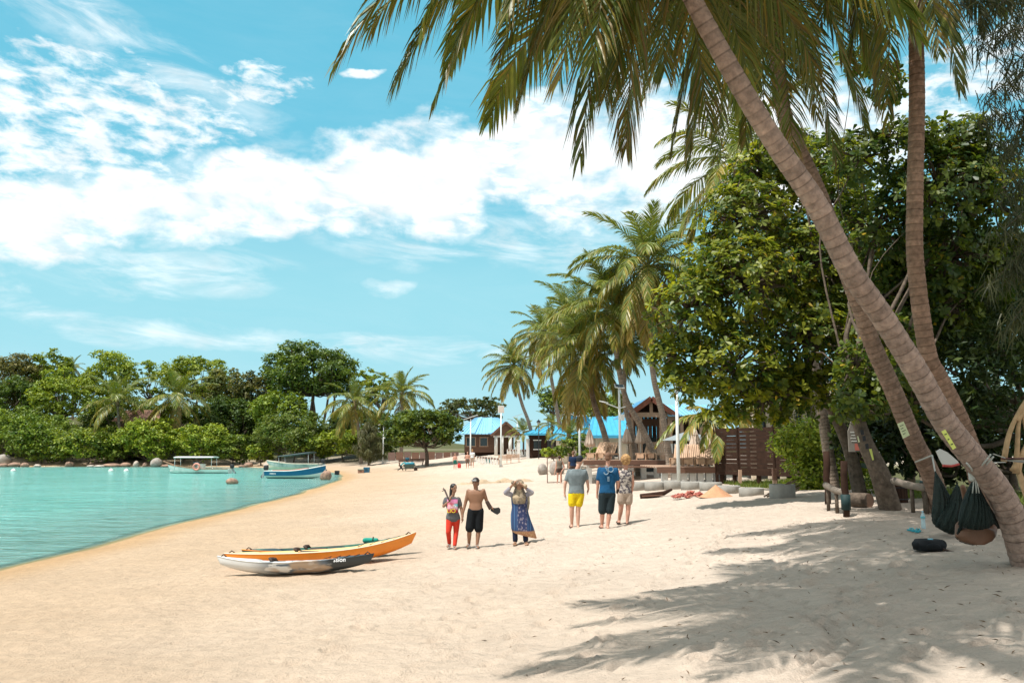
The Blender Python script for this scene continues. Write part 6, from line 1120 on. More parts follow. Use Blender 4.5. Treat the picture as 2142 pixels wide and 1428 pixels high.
part(o, 'gable_panel', MB().raw([(g1.x, -.3, g1.z), (g2.x, -.3, g1.z), (ap.x, -.3, ap.z-.1), (g1.x, -.2, g1.z), (g2.x, -.2, g1.z), (ap.x, -.2, ap.z-.1)], [(0, 1, 2), (5, 4, 3), (0, 3, 4, 1), (1, 4, 5, 2), (2, 5, 3, 0)]), TIMD); part(o, 'king_post', MB().bar((ap.x, -.6, g1.z), (ap.x, -.6, ap.z-.2), .2), TIML); part(o, 'tie_beam', MB().bar((g1.x, -.6, g1.z), (g2.x, -.6, g1.z), .22, .3), TIML)
for px in (1336, 1381, 1398, 1318): x = loc(px, 900, Y, base).x; part(o, 'column', MB().bar((x, -.55, 0), (x, -.55, g1.z), .26), TIML)
for k in range(9): x = g1.x+.3+(g2.x-g1.x-.6)*k/8; part(o, 'wall_board', MB().box((x, 1.6+.02*(k % 2), g1.z/2), ((g2.x-g1.x-.6)/9, .08, g1.z)), TIM if k % 3 else TIMD)
dr = part(o, 'door', MB().box((.35, 1.5, 1.15), (.9, .08, 2.3)), GLS); part(dr, 'handle', MB().box((.05, 1.44, 1.1), (.05, .06, .2)), M_STL); part(o, 'frieze', MB().box((0, .9, g1.z-.45), (g2.x-g1.x-.3, .06, .5)), TIM)
g3, g4 = loc(1392, 872, Y, base), loc(1500, 872, Y, base); slope(o, 'wing_roof', (g3.x, -1.0, g3.z), (g4.x, -1.0, g3.z), (g4.x, 3, g3.z+.9), (g3.x, 3, g3.z+.9), ROOFB, 12); part(o, 'wing_wall', MB().box(((g3.x+g4.x)/2, 2.6, g3.z/2), (g4.x-g3.x, .1, g3.z)), TIMD)
for px in (1422, 1440, 1462, 1490): x = loc(px, 900, Y, base).x; part(o, 'wing_column', MB().bar((x, -.6, 0), (x, -.6, g3.z), .2), TIML)
part(o, 'wing_beam', MB().bar((g3.x, -.6, g3.z-.1), (g4.x, -.6, g3.z-.1), .2, .26), TIML)
for x_ in np.linspace(loc(1378, 900, Y, base).x, loc(1412, 900, Y, base).x, 2): part(o, 'white_rail', MB().box((x_, -2.0, 1.55), (1.0, .05, .6)), WHP); part(o, 'rail_leg', MB().bar((x_-.4, -2.0, 0), (x_-.4, -2.0, 1.3), .07), WHP)
# cream building with window bays behind the slatted fence
Y = 40; base = Vector((at(1640, 950, Y).x, Y, zat(at(1640, 950, Y).x, Y))); o = thing('cream_building', 'cream building with dark window bays behind the slatted fence', 'building', base); xs = [loc(px, 880, Y, base).x for px in (1575, 1610, 1635, 1660, 1686, 1735)]; zt = loc(1600, 800, Y, base).z
part(o, 'wall', MB().box(((xs[0]+xs[-1])/2, 1.2, zt/2), (xs[-1]-xs[0], .3, zt)), mat('dark_interior', (.05, .045, .04), rough=.9)); part(o, 'end_wall', MB().box(((xs[4]+xs[5])/2+.35, .2, zt/2), (xs[5]-xs[4]-.5, 2, zt)), CRE); part(o, 'roof', MB().box(((xs[0]+xs[-1])/2, .8, zt+.15), (xs[-1]-xs[0]+1, 3.2, .25)), ROOFB)
for x in xs[:5]: part(o, 'column', MB().box((x, .15, zt/2), (.24, .24, zt)), CRE)
for a, b in zip(xs[:4], xs[1:5]): q = part(o, 'window', MB().box(((a+b)/2, .35, zt*.55), (b-a-.3, .05, zt*.7)), GLS); part(q, 'mullion', MB().box(((a+b)/2, .3, zt*.55), (.05, .05, zt*.7)), TIMD)
part(o, 'sill', MB().box(((xs[0]+xs[4])/2, .0, loc(1600, 896, Y, base).z), (xs[4]-xs[0], .3, .12)), TIML)
# dark slatted fence
P0, P1_ = at(1500, 985, 35.5), at(1712, 985, 31.5); base = Vector((P0.x, P0.y, zat(P0.x, P0.y))); o = thing('slatted_fence', 'tall dark brown fence of horizontal boards beside the lounger deck', 'fence', base); d = P1_-P0; d.z = 0; z0 = at(1500, 992, 35.5).z-base.z; z1 = at(1500, 896, 35.5).z-base.z; ns = 12
for k in range(ns):
    z = z0+(z1-z0)*(k+.5)/ns
    for a, b in ((0, .235), (.245, .60), (.61, 1.0)):
        off = random.uniform(-.012, .012); q = part(o, 'board', MB().bar(d*a+Vector((0, -.05+off, z)), d*b+Vector((0, -.05+off*.5, z+random.uniform(-.008, .008))), .035, (z1-z0)/ns*random.uniform(.93, .99)), TIMD)
for t in (0, .24, .605, 1.0): part(o, 'post', MB().bar(d*t+Vector((0, .04, -.6)), d*t+Vector((0, .04, z1+.05)), .13), TIMD)
for t in (.06, .2, .45, .8): part(o, 'footing', MB().bar(d*t+Vector((0, .15, -.5)), d*t+Vector((0, .15, z0)), .16), TIMD)
for px, py, h_, mm_ in [(1548, 1012, 30, TIML)]: part(o, 'prop', MB().bar(loc(px, py, 34, base), loc(px, py-h_, 34, base), .12), mm_)
# decks
def deck(label, xa, xb, Y0, Y1, ztop, npl, piers, ph=.5, m_=TIML):
    x0, x1 = at(xa, 970, Y0).x, at(xb, 970, Y0).x; bx = (x0+x1)/2; base = Vector((bx, Y0, zat(bx, Y0))); o = thing('deck', label, 'deck', base, 'wooden decks for sun loungers'); zt = ztop-base.z
    for k in range(npl): part(o, 'plank', MB().box((0, (Y1-Y0)*(k+.5)/npl, zt-.03), (x1-x0, (Y1-Y0)/npl*.93, .05)), TIML if k % 2 else mat('deck_plank', (.27, .165, .11), rough=.75, var=.25, vscale=3))
    part(o, 'front_beam', MB().box((0, -.03, zt-.14), (x1-x0+.1, .07, .26)), TIM)
    for px in piers: x = at(px, 990, Y0+.5).x-bx; zz = zat(x+bx, Y0+.5)-base.z; part(o, 'pier', MB().box((x, .3, (zz-.2+zt-.28)/2), (.27, .27, zt-.28-zz+.2)), WHP)
    return o, base, zt
dk1, db1, dz1 = deck('nearer lounger deck standing on white concrete piers left of the slatted fence', 1376, 1500, 35.6, 40.5, at(1440, 976, 35.6).z, 14, [1388, 1408, 1428, 1446, 1462, 1480, 1497]); 
dk2, db2, dz2 = deck('farther lounger deck behind the walking people', 1222, 1402, 44, 49, at(1300, 962, 44).z, 12, [1232, 1256, 1282, 1318, 1345, 1372], .4)
part(dk2, 'lower_step', MB().box((0, -.5, dz2-.35), (4.2, .8, .08)), TIM)
# loungers: one built, then copied with its parts
def make_lounger():
    o = thing('sun_lounger', 'x', 'sun lounger', group='wooden sun loungers on the decks'); m_ = mat('lounger_wood', (.48, .31, .20), rough=.7, var=.2, vscale=4)
    for s in (-.29, .29): part(o, 'side_rail', MB().bar((s, 0, .32), (s, 1.9, .32), .05, .1), m_)
    for k in range(7): part(o, 'seat_slat', MB().box((0, .08+k*.16, .37), (.6, .12, .025)), m_)
    for s in (-.27, .27):
        for y in (.1, 1.75): part(o, 'leg', MB().bar((s, y, 0), (s, y, .32), .07), m_)
    a, b = Vector((0, 1.15, .36)), Vector((0, 1.62, .98)); f = part(o, 'backrest', MB().bar(a+Vector((-.28, 0, 0)), b+Vector((-.28, 0, 0)), .06, .05).bar(a+Vector((.28, 0, 0)), b+Vector((.28, 0, 0)), .06, .05).bar(a+Vector((-.28, 0, 0)), a+Vector((.28, 0, 0)), .05), m_)
    for k in range(5): x = -.2+k*.1; part(f, 'back_slat', MB().bar(a+Vector((x, -.02, .02)), b+Vector((x, -.02, .02)), .075, .02), m_)
    part(o, 'foot_panel', MB().box((0, -.02, .22), (.42, .03, .24)), m_); return o
lg0 = make_lounger(); used = False
for px, Y, dz_, base, rz, lab in [(1414, 36.6, dz1, db1, -.38, 'sun lounger at the left end of the nearer deck'), (1440, 36.5, dz1, db1, -.38, 'second sun lounger from the left on the nearer deck'), (1466, 36.4, dz1, db1, -.38, 'third sun lounger from the left on the nearer deck'), (1489, 36.3, dz1, db1, -.38, 'sun lounger on the nearer deck closest to the slatted fence'),
      (1236, 45.2, dz2, db2, -.6, 'leftmost sun lounger on the farther deck beside the first umbrella'), (1256, 45.2, dz2, db2, -.6, 'second sun lounger on the farther deck, left of the tall lamp post'), (1340, 45.0, dz2, db2, -.6, 'sun lounger on the farther deck right of the tall lamp post'), (1362, 45.0, dz2, db2, -.6, 'rightmost sun lounger on the farther deck')]:
    q = copy_tree(lg0) if used else lg0; used = True; q['label'] = lab; x = at(px, 970, Y).x; q.location = (x, Y, base.z+dz_+.0); q.rotation_euler = (0, 0, rz)
# closed parasols
FAB = mat('parasol_cloth', (.58, .46, .37), rough=.9, var=.12, vscale=5)
def parasol(label, px, yt, yb, Y, zb, lean=0.):
    x = at(px, yt, Y).x; zt = at(px, yt, Y).z-zb; zc = at(px, yb, Y).z-zb; o = thing('closed_parasol', label, 'parasol', (x, Y, zb), 'closed beige parasols'); part(o, 'pole', MB().tube([(0, 0, -.1), (lean, 0, zt+.25)], .03, 8), mat('parasol_pole', (.62, .58, .52), rough=.5)); rs = []
    for t, r in [(0, .05), (.15, .10), (.45, .17), (.8, .235), (1.0, .27)]:
        z = zt+(zc-zt)*t; rs.append([(lean*z/zt+r*(1+.22*math.cos(a*8))*math.cos(a), r*(1+.22*math.cos(a*8))*math.sin(a), z+.05*math.cos(a*8)*t) for a in [2*PI*k/32 for k in range(32)]])
    part(o, 'canopy', MB().rings(rs), FAB); part(o, 'tie', MB().tube([(lean+.15*math.cos(a), .15*math.sin(a), zt-.28*(zt-zc)) for a in np.linspace(0, 2*PI, 18)], .02, 5), FAB); part(o, 'finial', MB().ball((lean, 0, zt+.28), .05), TIM)
parasol('closed parasol at the left end of the farther deck', 1233, 898, 932, 46.5, db2.z+dz2); parasol('closed parasol left of the two beside the leaning palm trunk', 1311, 896, 926, 47, db2.z+dz2); parasol('closed parasol right of the two beside the leaning palm trunk', 1339, 892, 926, 46.5, db2.z+dz2)
parasol('closed parasol over the nearer deck, left of the pair by the fence', 1453, 896, 940, 38.2, db1.z+dz1); parasol('closed parasol over the nearer deck, closest to the slatted fence', 1482, 894, 936, 38.6, db1.z+dz1)
x = at(1440, 920, 39.5).x; o = thing('market_umbrella', 'open grey blue umbrella behind the closed parasols on the nearer deck', 'parasol', (x, 39.5, db1.z+dz1)); zt = at(1440, 903, 39.5).z-db1.z-dz1; part(o, 'pole', MB().tube([(0, 0, 0), (0, 0, zt)], .03, 8), TIM); part(o, 'canopy', MB().lathe((0, 0, zt-.42), [(1.35, 0), (1.3, .03), (.6, .28), (.05, .45)], 8, False), mat('umbrella_grey', (.22, .25, .26), rough=.8))
# ------------------------------------------------------------------ building site in front of the deck
RING = MB(); n = 28; prof = [(.46, 0), (.5, 0), (.5, .5), (.42, .5), (.42, .05)]
RING.rings([[(r*math.cos(2*PI*k/n), r*math.sin(2*PI*k/n), z) for k in range(n)] for r, z in [(.42, .0), (.5, .0), (.5, .46), (.49, .48), (.43, .48), (.42, .46), (.42, .02)]], False, True); RM = RING.mesh('ring_wall')
for k, (px, py, sc_, lab) in enumerate([(1334, 1024, 46, 'concrete well ring beside the blonde woman'), (1372, 1024, 46, 'second concrete well ring from the left'), (1412, 1022, 46, 'concrete well ring left of the lamp post foot'), (1448, 1023, 46, 'concrete well ring right of the lamp post foot'), (1487, 1024, 46, 'concrete well ring behind the orange sand heap'), (1525, 1030, 46, 'concrete well ring right of the orange sand heap'), (1572, 1036, 50, 'broad concrete well ring left of the painted post'), (1637, 1040, 52, 'tall concrete well ring right of the painted post')]):
    g_ = gnd(px, py); sc_ = sc_/pxm(g_.y); o = thing('concrete_ring', lab, 'concrete ring', g_-Vector((0, 0, .12)), 'concrete well rings set in the sand'); q = part(o, 'ring_wall', RM, CONC); q.scale = (sc_, sc_, sc_*(1.0 if k < 7 else 1.5)); part(o, 'sand_fill', MB().lathe((0, 0, .30*sc_), [(.41*sc_, 0), (.41*sc_, .10*sc_), (.2*sc_, .14*sc_), (.01, .15*sc_)], 20), mat('fill_sand', (.5, .43, .34), rough=.95, var=.15, bump=.4))
g_ = gnd(1498, 1040); o = thing('sand_heap', 'conical heap of orange building sand', 'sand heap', g_); o.scale = (g_.y/33,)*3; mb = MB(); rs = []
for t in np.linspace(0, 1, 9): rs.append([(.72*t*math.cos(a)*(1+.1*math.sin(3*a+1)+.05*math.sin(7*a)), .6*t*math.sin(a)*(1+.08*math.sin(4*a)), .52*(1-t)**1.15+.02*math.sin(9*a)*t*(1-t)-.03) for a in [2*PI*k/30 for k in range(30)]])
part(o, 'mound', MB().rings(list(reversed(rs))), mat('orange_sand', (.52, .27, .15), rough=.95, var=.15, vscale=9, bump=.5))
g_ = gnd(1448, 1041); o = thing('brick_pile', 'untidy pile of red bricks beside the orange sand heap', 'bricks', g_); o.scale = (g_.y/40,)*3; BR = [MB().box((0, 0, 0), (.20, .095, .062)).mesh('brick') for _ in range(3)]; rb = random.Random(4); BMS = [mat('brick_a', (.40, .12, .085), rough=.9, var=.2), mat('brick_b', (.46, .18, .13), rough=.9, var=.2), mat('brick_c', (.30, .085, .07), rough=.9, var=.2)]
for k in range(110):
    a = rb.uniform(-.95, .95); d_ = rb.gauss(0, .22); h = max(0, .30*(1-abs(a))*(1-abs(d_)/.6)); z = rb.uniform(0.2, 1)*h+.03; i = k % 3; q = part(o, 'brick', BR[i], BMS[i], loc=(a, d_, z)); q.rotation_euler = (rb.uniform(-.6, .6), rb.uniform(-.6, .6), rb.uniform(0, 6.28))
g_ = gnd(1375, 1040); o = thing('old_plank', 'dark weathered timber beam lying left of the brick pile', 'timber beam', g_); o.scale = (g_.y/36,)*3; mb = MB(); mb.tube([(-.75, 0, .02), (-.3, .02, .08), (.3, .05, .17), (.68, .1, .34)], [.13, .12, .10, .05], 8); part(o, 'beam', mb, TIMD); part(o, 'broken_board', MB().bar((-.7, -.12, .05), (.2, -.15, .1), .12, .05), TIM)
for k, (px, yb_, yt_, Y, lab, m1, m2) in enumerate([(1622, 1042, 982, 30.5, 'square post with dark top and pale foot in front of the tall ring', TIM, TIML), (1669, 1008, 958, 31, 'grey wooden post at the edge of the light green bush', mat('timber_grey', (.16, .1, .08)), mat('timber_grey', (.16, .1, .08)))]):
    A = at(px, yb_, Y); zb = zat(A.x, Y); zt = at(px, yt_, Y).z-zb; o = thing('wooden_post', lab, 'post', (A.x, Y, zb), 'posts at the building site'); part(o, 'lower_shaft', MB().box((0, 0, zt*.2), (.13, .13, zt*.4+.1)), m2); part(o, 'upper_shaft', MB().box((0, 0, zt*.4+.05+zt*.3), (.14, .14, zt*.6)), m1)
g_ = gnd(1625, 1040); o = thing('dry_branches', 'bundle of dry brown palm stalks leaning at the foot of the bush', 'branches', g_); o.scale = (g_.y/33,)*3; rb = random.Random(8)
for k in range(16): a = Vector((rb.uniform(-.5, .3), rb.uniform(-.3, .3), .02)); b = Vector((rb.uniform(.5, 1.1), rb.uniform(-.2, .5), rb.uniform(.3, .75))); part(o, 'stalk', MB().tube([a, a.lerp(b, .5)+Vector((0, 0, .06)), b], [.035, .03, .012], 6), mat('dry_stalk', (.24, .15, .10), rough=.9, var=.3))
A, B_ = gnd(1485, 1006), gnd(1620, 1016); o = thing('scaffold_pole', 'long pale pole lying on the concrete rings', 'pole', A); part(o, 'pole', MB().tube([(0, 0, .62), (B_.x-A.x, B_.y-A.y, B_.z-A.z+.55)], .05, 8), TIML); part(o, 'end_cap', MB().ball((0, 0, .62), .055), M_BLK)
g_ = gnd(1145, 1010); o = thing('wooden_rack', 'thin brown wooden frame standing on the sand by the woman in black shorts', 'frame', g_); hh = 52/pxm(g_.y); ww = 30/pxm(g_.y)
for a, b in (((0, 0, 0), (0, 0, hh)), ((0, 0, .02), (ww, .3, .04)), ((0, 0, hh), (ww, .3, hh)), ((ww, .3, 0), (ww, .3, hh))): part(o, 'bar', MB().bar(a, b, .05), TIM)
# ------------------------------------------------------------------ things under the palms at the right
def post(label, px, yb_, yt_, w_, m_, band=None):
    g_ = gnd(px, yb_); h = (yb_-yt_)/pxm(g_.y); o = thing('driftwood_post', label, 'post', g_, 'posts beside the log benches'); mb = MB(); rs = random.Random(px); P = [(rs.uniform(-.02, .02), 0, h*t-.15*(t == 0)) for t in (0, .25, .5, .75, 1)]; mb.tube(P, [w_*rs.uniform(.9, 1.1) for _ in P], 9); part(o, 'shaft', mb, m_)
    if band: part(o, 'band', MB().tube([(0, 0, h*band[0]), (0, 0, h*band[1])], w_*1.35, 12), mat('teal_band', (.008, .03, .03), rough=.7))
post('thick dark driftwood post behind the first log bench', 1733, 1056, 948, .075, TIMD); post('square dark post with teal band in front of the first log bench', 1771, 1081, 968, .07, TIMD, (.12, .40)); post('short pale post standing at the hammock end of the second bench', 1937, 1072, 1000, .06, M_BARK, (.82, .9))
def log(label, a, b, r, legs, group='log benches under the palms'):
    A, B_ = a, b; g0 = Vector((A.x, A.y, zat(A.x, A.y))); o = thing('log_bench', label, 'bench', g0, group); mid = A.lerp(B_, .5)+Vector((0, 0, -.03)); part(o, 'log', MB().tube(rel(spline([A, mid, B_], 9), g0), [r*(1+.1*math.sin(i*2.1)) for i in range(9)], 10), mat('grey_log', (.22, .18, .145), rough=.9, var=.3, vscale=4, bump=.5))
    for t in legs: p = A.lerp(B_, t)-g0; part(o, 'leg', MB().tube([(p.x, p.y, zat(p.x+g0.x, p.y+g0.y)-g0.z-.05), (p.x, p.y, p.z)], .04, 7), M_BARK)
log('curved log bench between the two dark posts', at(1727, 1014, 18.2), at(1768, 1030, 17), .07, (.1, .55)); log('log bench reaching from the barrel to the hammock post', at(1868, 1004, 17.2), at(1940, 1020, 16.2), .075, (.55, .95))
g_ = gnd(1800, 1062); o = thing('log_stump', 'sawn log lying behind the post with teal band', 'log', g_+Vector((0, 0, .16))); part(o, 'wood', MB().tube([(-.16, .22, 0), (0, 0, 0), (.12, -.2, 0)], [.16, .17, .165], 14), M_BARK); part(o, 'cut_face', MB().tube([(.121, -.202, 0), (.123, -.206, 0)], [.155, .15], 14), mat('cut_wood', (.20, .115, .075), rough=.9, var=.3, vscale=9))
g_ = gnd(1876, 1052); o = thing('barrel_planter', 'dark barrel planter around the foot of the almond trunk', 'barrel', g_); R_ = 19/pxm(g_.y); hh = 42/pxm(g_.y)
for k in range(18): a = 2*PI*k/18; part(o, 'stave', MB().box((R_*math.cos(a), R_*math.sin(a), hh/2), (.05, R_*2*PI/18*.96, hh), Matrix.Rotation(a, 3, 'Z')), TIMD)
for z in (.2, .75): part(o, 'hoop', MB().tube([((R_+.035)*math.cos(a), (R_+.035)*math.sin(a), hh*z) for a in np.linspace(0, 2*PI, 24)], .014, 6), M_BLK)
# notices pinned to trunks
NOTE = mat('note_yellow', (.62, .66, .16), rough=.8, var=.08); NOTEW = mat('note_pale', (.66, .70, .42), rough=.8, var=.08); INK = mat('ink', (.05, .06, .04), rough=.8)
def note(label, cs, Y, m_, lines=3):
    P = [at(x, y, Y) for x, y in cs]; c = sum(P, Vector())/4; o = thing('paper_notice', label, 'notice', c, 'paper notices on the tree trunks'); q = MB(); n_ = Vector((0, -.004, 0)); q.rings([[p-c+n_*-1 for p in P], [p-c+n_ for p in P]], True, False); part(o, 'sheet', q, m_)
    for k in range(lines):
        t = .2+.55*k/max(1, lines-1); a = P[0].lerp(P[3], t).lerp(P[1].lerp(P[2], t), .18)-c; b = P[0].lerp(P[3], t).lerp(P[1].lerp(P[2], t), .75-.2*(k % 2))-c; part(o, 'scribble', MB().bar(a+Vector((0, -.009, 0)), b+Vector((0, -.009, 0)), .006, .010), INK)
note('pale yellow notice on the second leaning trunk', [(1877, 886), (1890, 881), (1903, 910), (1889, 917)], 14.75, NOTEW, 4); note('bright yellow notice on the thick leaning trunk', [(1969, 902), (1977, 898), (2000, 936), (1993, 940)], 9.15, NOTE, 3); note('yellow strip notice on the almond trunk', [(1818, 939), (1823, 938), (1828, 961), (1825, 962)], 17.1, NOTE, 0); note('small white notice on the edge of the almond trunk', [(1793, 912), (1795, 912), (1799, 924), (1796, 925)], 17.1, NOTEW, 0)
for k, (x, y, lab) in enumerate([(1803, 904, 'upper small dark plaque on the almond trunk'), (1807, 917, 'middle small dark plaque on the almond trunk'), (1813, 933, 'lower dark plaque on the almond trunk')]): note(lab, [(x-3.5, y-5), (x+3, y-6), (x+4.5, y+4.5), (x-2, y+5.5)], 17.05, M_BLK, 0)
# bottle shaped hanging sign
c = at(1787, 912, 18.6); o = thing('hanging_sign', 'bottle shaped hanging sign with painted lettering beside the almond trunk', 'sign', c); q = MB(); k_ = 18.6/FPX; out = [(-13, -32), (14, -32), (13, 6), (8, 20), (7, 34), (-5, 36), (-8, 22), (-13, 10)]; q.rings([[(x*k_, y_, z*k_) for x, z in out] for y_ in (.02, -.02)], True, False); part(o, 'board', q, mat('sign_board', (.17, .15, .125), rough=.8, var=.25)); part(o, 'red_patch', MB().box((5*k_, -.026, -22*k_), (12*k_, .008, 14*k_)), mat('sign_red', (.35, .10, .07), rough=.8)); part(o, 'cord', MB().tube([(0, 0, 36*k_), (.02, 0, 90*k_)], .008, 5), M_BLK)
for k, (s, z) in enumerate([('BAR', 6), ('OPEN', -6), ('III', 18)][:2]): pass
for k, z in enumerate((8, 2, -4, -10)): part(o, 'lettering_line', MB().box((-1*k_, -.026, z*k_), ((16-3*(k % 2))*k_, .006, 2*k_)), mat('sign_white', (.5, .49, .45), rough=.8))
# hammocks
NET = mat('hammock_cloth', (.012, .022, .018), rough=.85, alpha=.85, var=.3, vscale=12); ROPE = mat('rope_grey', (.42, .42, .38), rough=.9)
def sling(o, top, outl, Y, bulge, name='sling'):
    """cloth hanging from one point, opening to a belly; outl = lower outline left to right"""
    T = at(top[0], top[1], Y); outl = [(p.x, p.y) for p in spline([(x, y, 0) for x, y in outl], 37)]; n_ = len(outl); rows = []
    for i in range(9):
        t = i/8; row = []
        for j in range(n_):
            e = at(outl[j][0], outl[j][1], Y); u = 2*j/(n_-1)-1; p = T.lerp(e, t); p = p+Vector((.006*math.sin(u*31)*t, -bulge*math.sin(PI*t*.9)*(1-u*u)+.022*math.sin(u*23+1.3*math.sin(u*5))*min(1, 2.2*t)*(1.15-t*.6), 0)); row.append(p-Vector(o.location))
        rows.append(row)
    q = part(o, name, MB().grid(rows), NET); q.modifiers.new('s', 'SOLIDIFY').thickness = .006; return q
h1 = thing('hammock', 'dark green hammock hung on the second trunk with a person inside', 'hammock', at(1975, 1120, 13.0), 'dark hammocks between the palm trunks'); sling(h1, (1956, 985), [(1948, 1080), (1950, 1096), (1962, 1106), (1980, 1112), (1998, 1106), (1990, 1040)], 13.0, .25); sling(h1, (2002, 1010), [(1955, 1098), (1970, 1110), (1990, 1116), (2010, 1100), (2016, 1060)], 12.8, .2); part(h1, 'rope', MB().tube(rel([at(1956, 986, 13), at(1950, 952, 13.5), at(1915, 966, 14.6)], Vector(h1.location)), .014, 6), ROPE)
h2 = thing('hammock', 'dark green hammock tied to the thick trunk with a person lying inside', 'hammock', at(2040, 1135, 10.4), 'dark hammocks between the palm trunks'); sling(h2, (2036, 1000), [(1998, 1120), (2005, 1128), (2020, 1136), (2045, 1141), (2068, 1130), (2082, 1108), (2100, 1105)], 10.4, -.22); sling(h2, (2036, 998), [(2014, 1060), (2006, 1090), (2000, 1115), (2004, 1128)], 10.3, .1); sling(h2, (2036, 999), [(2003, 1096), (2016, 1103), (2034, 1107), (2052, 1106), (2070, 1100), (2084, 1088)], 10.02, .12, 'net')
kn_ = at(2036, 992, 9.75)
for a, b in (((2036, 992), (2072, 950)), ((2040, 990), (2078, 955)), ((2034, 990), (2066, 958)), ((2036, 992), (2022, 968))): part(h2, 'rope', MB().tube(rel([at(a[0], a[1], 9.8), at((a[0]+b[0])/2+3, (a[1]+b[1])/2, 9.55), at(b[0], b[1], 9.4)], Vector(h2.location)), .011, 6), ROPE)
part(h2, 'knot', remesh(MB().ball((0, 0, 0), (.06, .05, .07)).ball((.03, -.02, .05), .04).ball((-.03, -.01, -.05), .035), .012, 1), ROPE, loc=kn_-Vector(h2.location)); 
for dx_ in (-.02, .01, .03): part(h2, 'rope_end', MB().tube([kn_-Vector(h2.location), kn_-Vector(h2.location)+Vector((dx_, -.02, -.12)), kn_-Vector(h2.location)+Vector((dx_*1.6, -.01, -.22))], .007, 5), ROPE)
def lying(label, head, torso, limbs, Y, sk, hairm, W_=.2):
    base = at(torso[-1][0], torso[-1][1], Y); o = thing('person', label, 'person', base, 'people lying in the hammocks'); mb = MB(); T = [at(x, y, Y)-base for x, y in torso]
    loft(mb, [(p, W_*w_, .13, (1, 0, 0)) for p, w_ in zip(T, (.35, 1.0, 1.05, .85, .4))]); hd = at(head[0], head[1], Y-.05)-base; cap(mb, T[0], hd, .055, .055); mb.ball(hd, (.08, .095, .11)); 
    for L_ in limbs:
        P = [at(x, y, Y+d)-base for x, y, d in L_]
        for a, b, r0, r1 in zip(P[:-1], P[1:], (.062, .048, .036), (.048, .036, .03)): cap(mb, a, b, r0, r1)
    part(o, 'body', remesh(mb, .014, 3), sk); hb = MB(); hb.ball(hd+Vector((0, -.01, .02)), (.092, .10, .11)); part(o, 'hair', remesh(hb, .012, 2), hairm); return o
lying('dark skinned bare backed person lying in the hammock at the thick trunk', (2042, 1090), [(2042, 1098), (2040, 1108), (2040, 1120), (2040, 1130), (2040, 1137)], [[(2008, 1118, 0), (2006, 1100, .1), (2018, 1085, .15)], [(2072, 1118, 0), (2078, 1105, .1), (2066, 1090, .2)], [(2030, 1100, .5), (2024, 1055, .5), (2014, 1018, .4)], [(2050, 1100, .6), (2040, 1050, .7), (2030, 1020, .6)]], 10.3, S_DK, HB, .23)
lying('person lying in the hammock at the second trunk with knee raised', (1992, 1062), [(1990, 1070), (1987, 1080), (1984, 1090), (1982, 1100), (1980, 1106)], [[(1975, 1100, 0), (1969, 1062, -.1), (1955, 1092, -.1)], [(1985, 1098, 0), (1990, 1050, .1), (2000, 1030, .1)]], 13.15, S_DK, HB, .17)
o = thing('sandal_pair', 'white soled shoe with red rim hung above the first hammock', 'shoe', at(1980, 956, 11.6)); q = MB(); k_ = 11.6/FPX; ol = [(-20, 12), (-12, 17), (2, 10), (22, -8), (24, -13), (10, -17), (-8, -16), (-14, -4)]; q.rings([[(x*k_, y_, z*k_) for x, z in ol] for y_ in (.02, -.015)], True, False); part(o, 'sole', q, mat('sole_white', (.55, .53, .49), rough=.7)); part(o, 'rim', MB().tube([(-10*k_, -.01, -17*k_), (8*k_, -.01, -18*k_), (24*k_, -.01, -14*k_)], .018, 6), M_RED)
# bag, bottle, flip-flops on the sand
g_ = gnd(1944, 1150); k_ = g_.y/FPX; o = thing('backpack', 'black backpack lying on the sand in front of the hammocks', 'bag', g_); q = MB(); loft(q, [((0, 0, .02), 30*k_, .17, (1, 0, 0)), ((0, 0, .10), 31*k_, .18, (1, 0, 0)), ((.0, .02, .17), 25*k_, .14, (1, 0, 0))]); q.ball((-28*k_, -.02, .10), (.05, .09, .06)); q.ball((27*k_, .0, .10), (.05, .1, .07)); part(o, 'sack', remesh(q, .012, 4), cloth('black_bag', (.012, .014, .016))); part(o, 'badge', MB().box((3*k_, -.01, .178), (8*k_, .05, .012)), mat('badge_blue', (.15, .4, .5), rough=.6)); part(o, 'strap', MB().tube(spline([(15*k_, -.12, .06), (24*k_, -.22, .03), (33*k_, -.24, .015), (36*k_, -.18, .01)], 10), .018, 6), FLIP)
part(o, 'pocket', remesh(MB().ball((-.02, -.16, .08), (16*k_, .05, .055)), .012, 2), cloth('black_bag', (.012, .014, .016)))
g_ = gnd(1932, 1104); k_ = g_.y/FPX; h = 37*k_; o = thing('water_bottle', 'clear plastic water bottle standing on the shaded sand', 'bottle', g_); part(o, 'bottle_body', MB().lathe((0, 0, 0), [(.02, 0), (.036, .006), (.038, h*.3), (.033, h*.45), (.038, h*.6), (.036, h*.72), (.014, h*.9), (.013, h*.95)], 16), mat('bottle_clear', (.55, .78, .85), rough=.08, alpha=.55, spec=.7)); part(o, 'cap', MB().lathe((0, 0, h*.945), [(.016, 0), (.016, h*.05), (.014, h*.055)], 12), mat('cap_blue', (.4, .65, .75), rough=.4)); part(o, 'paper_label', MB().lathe((0, 0, h*.60), [(.0388, 0), (.0388, h*.1)], 16), mat('label_teal', (.12, .45, .5), rough=.6))
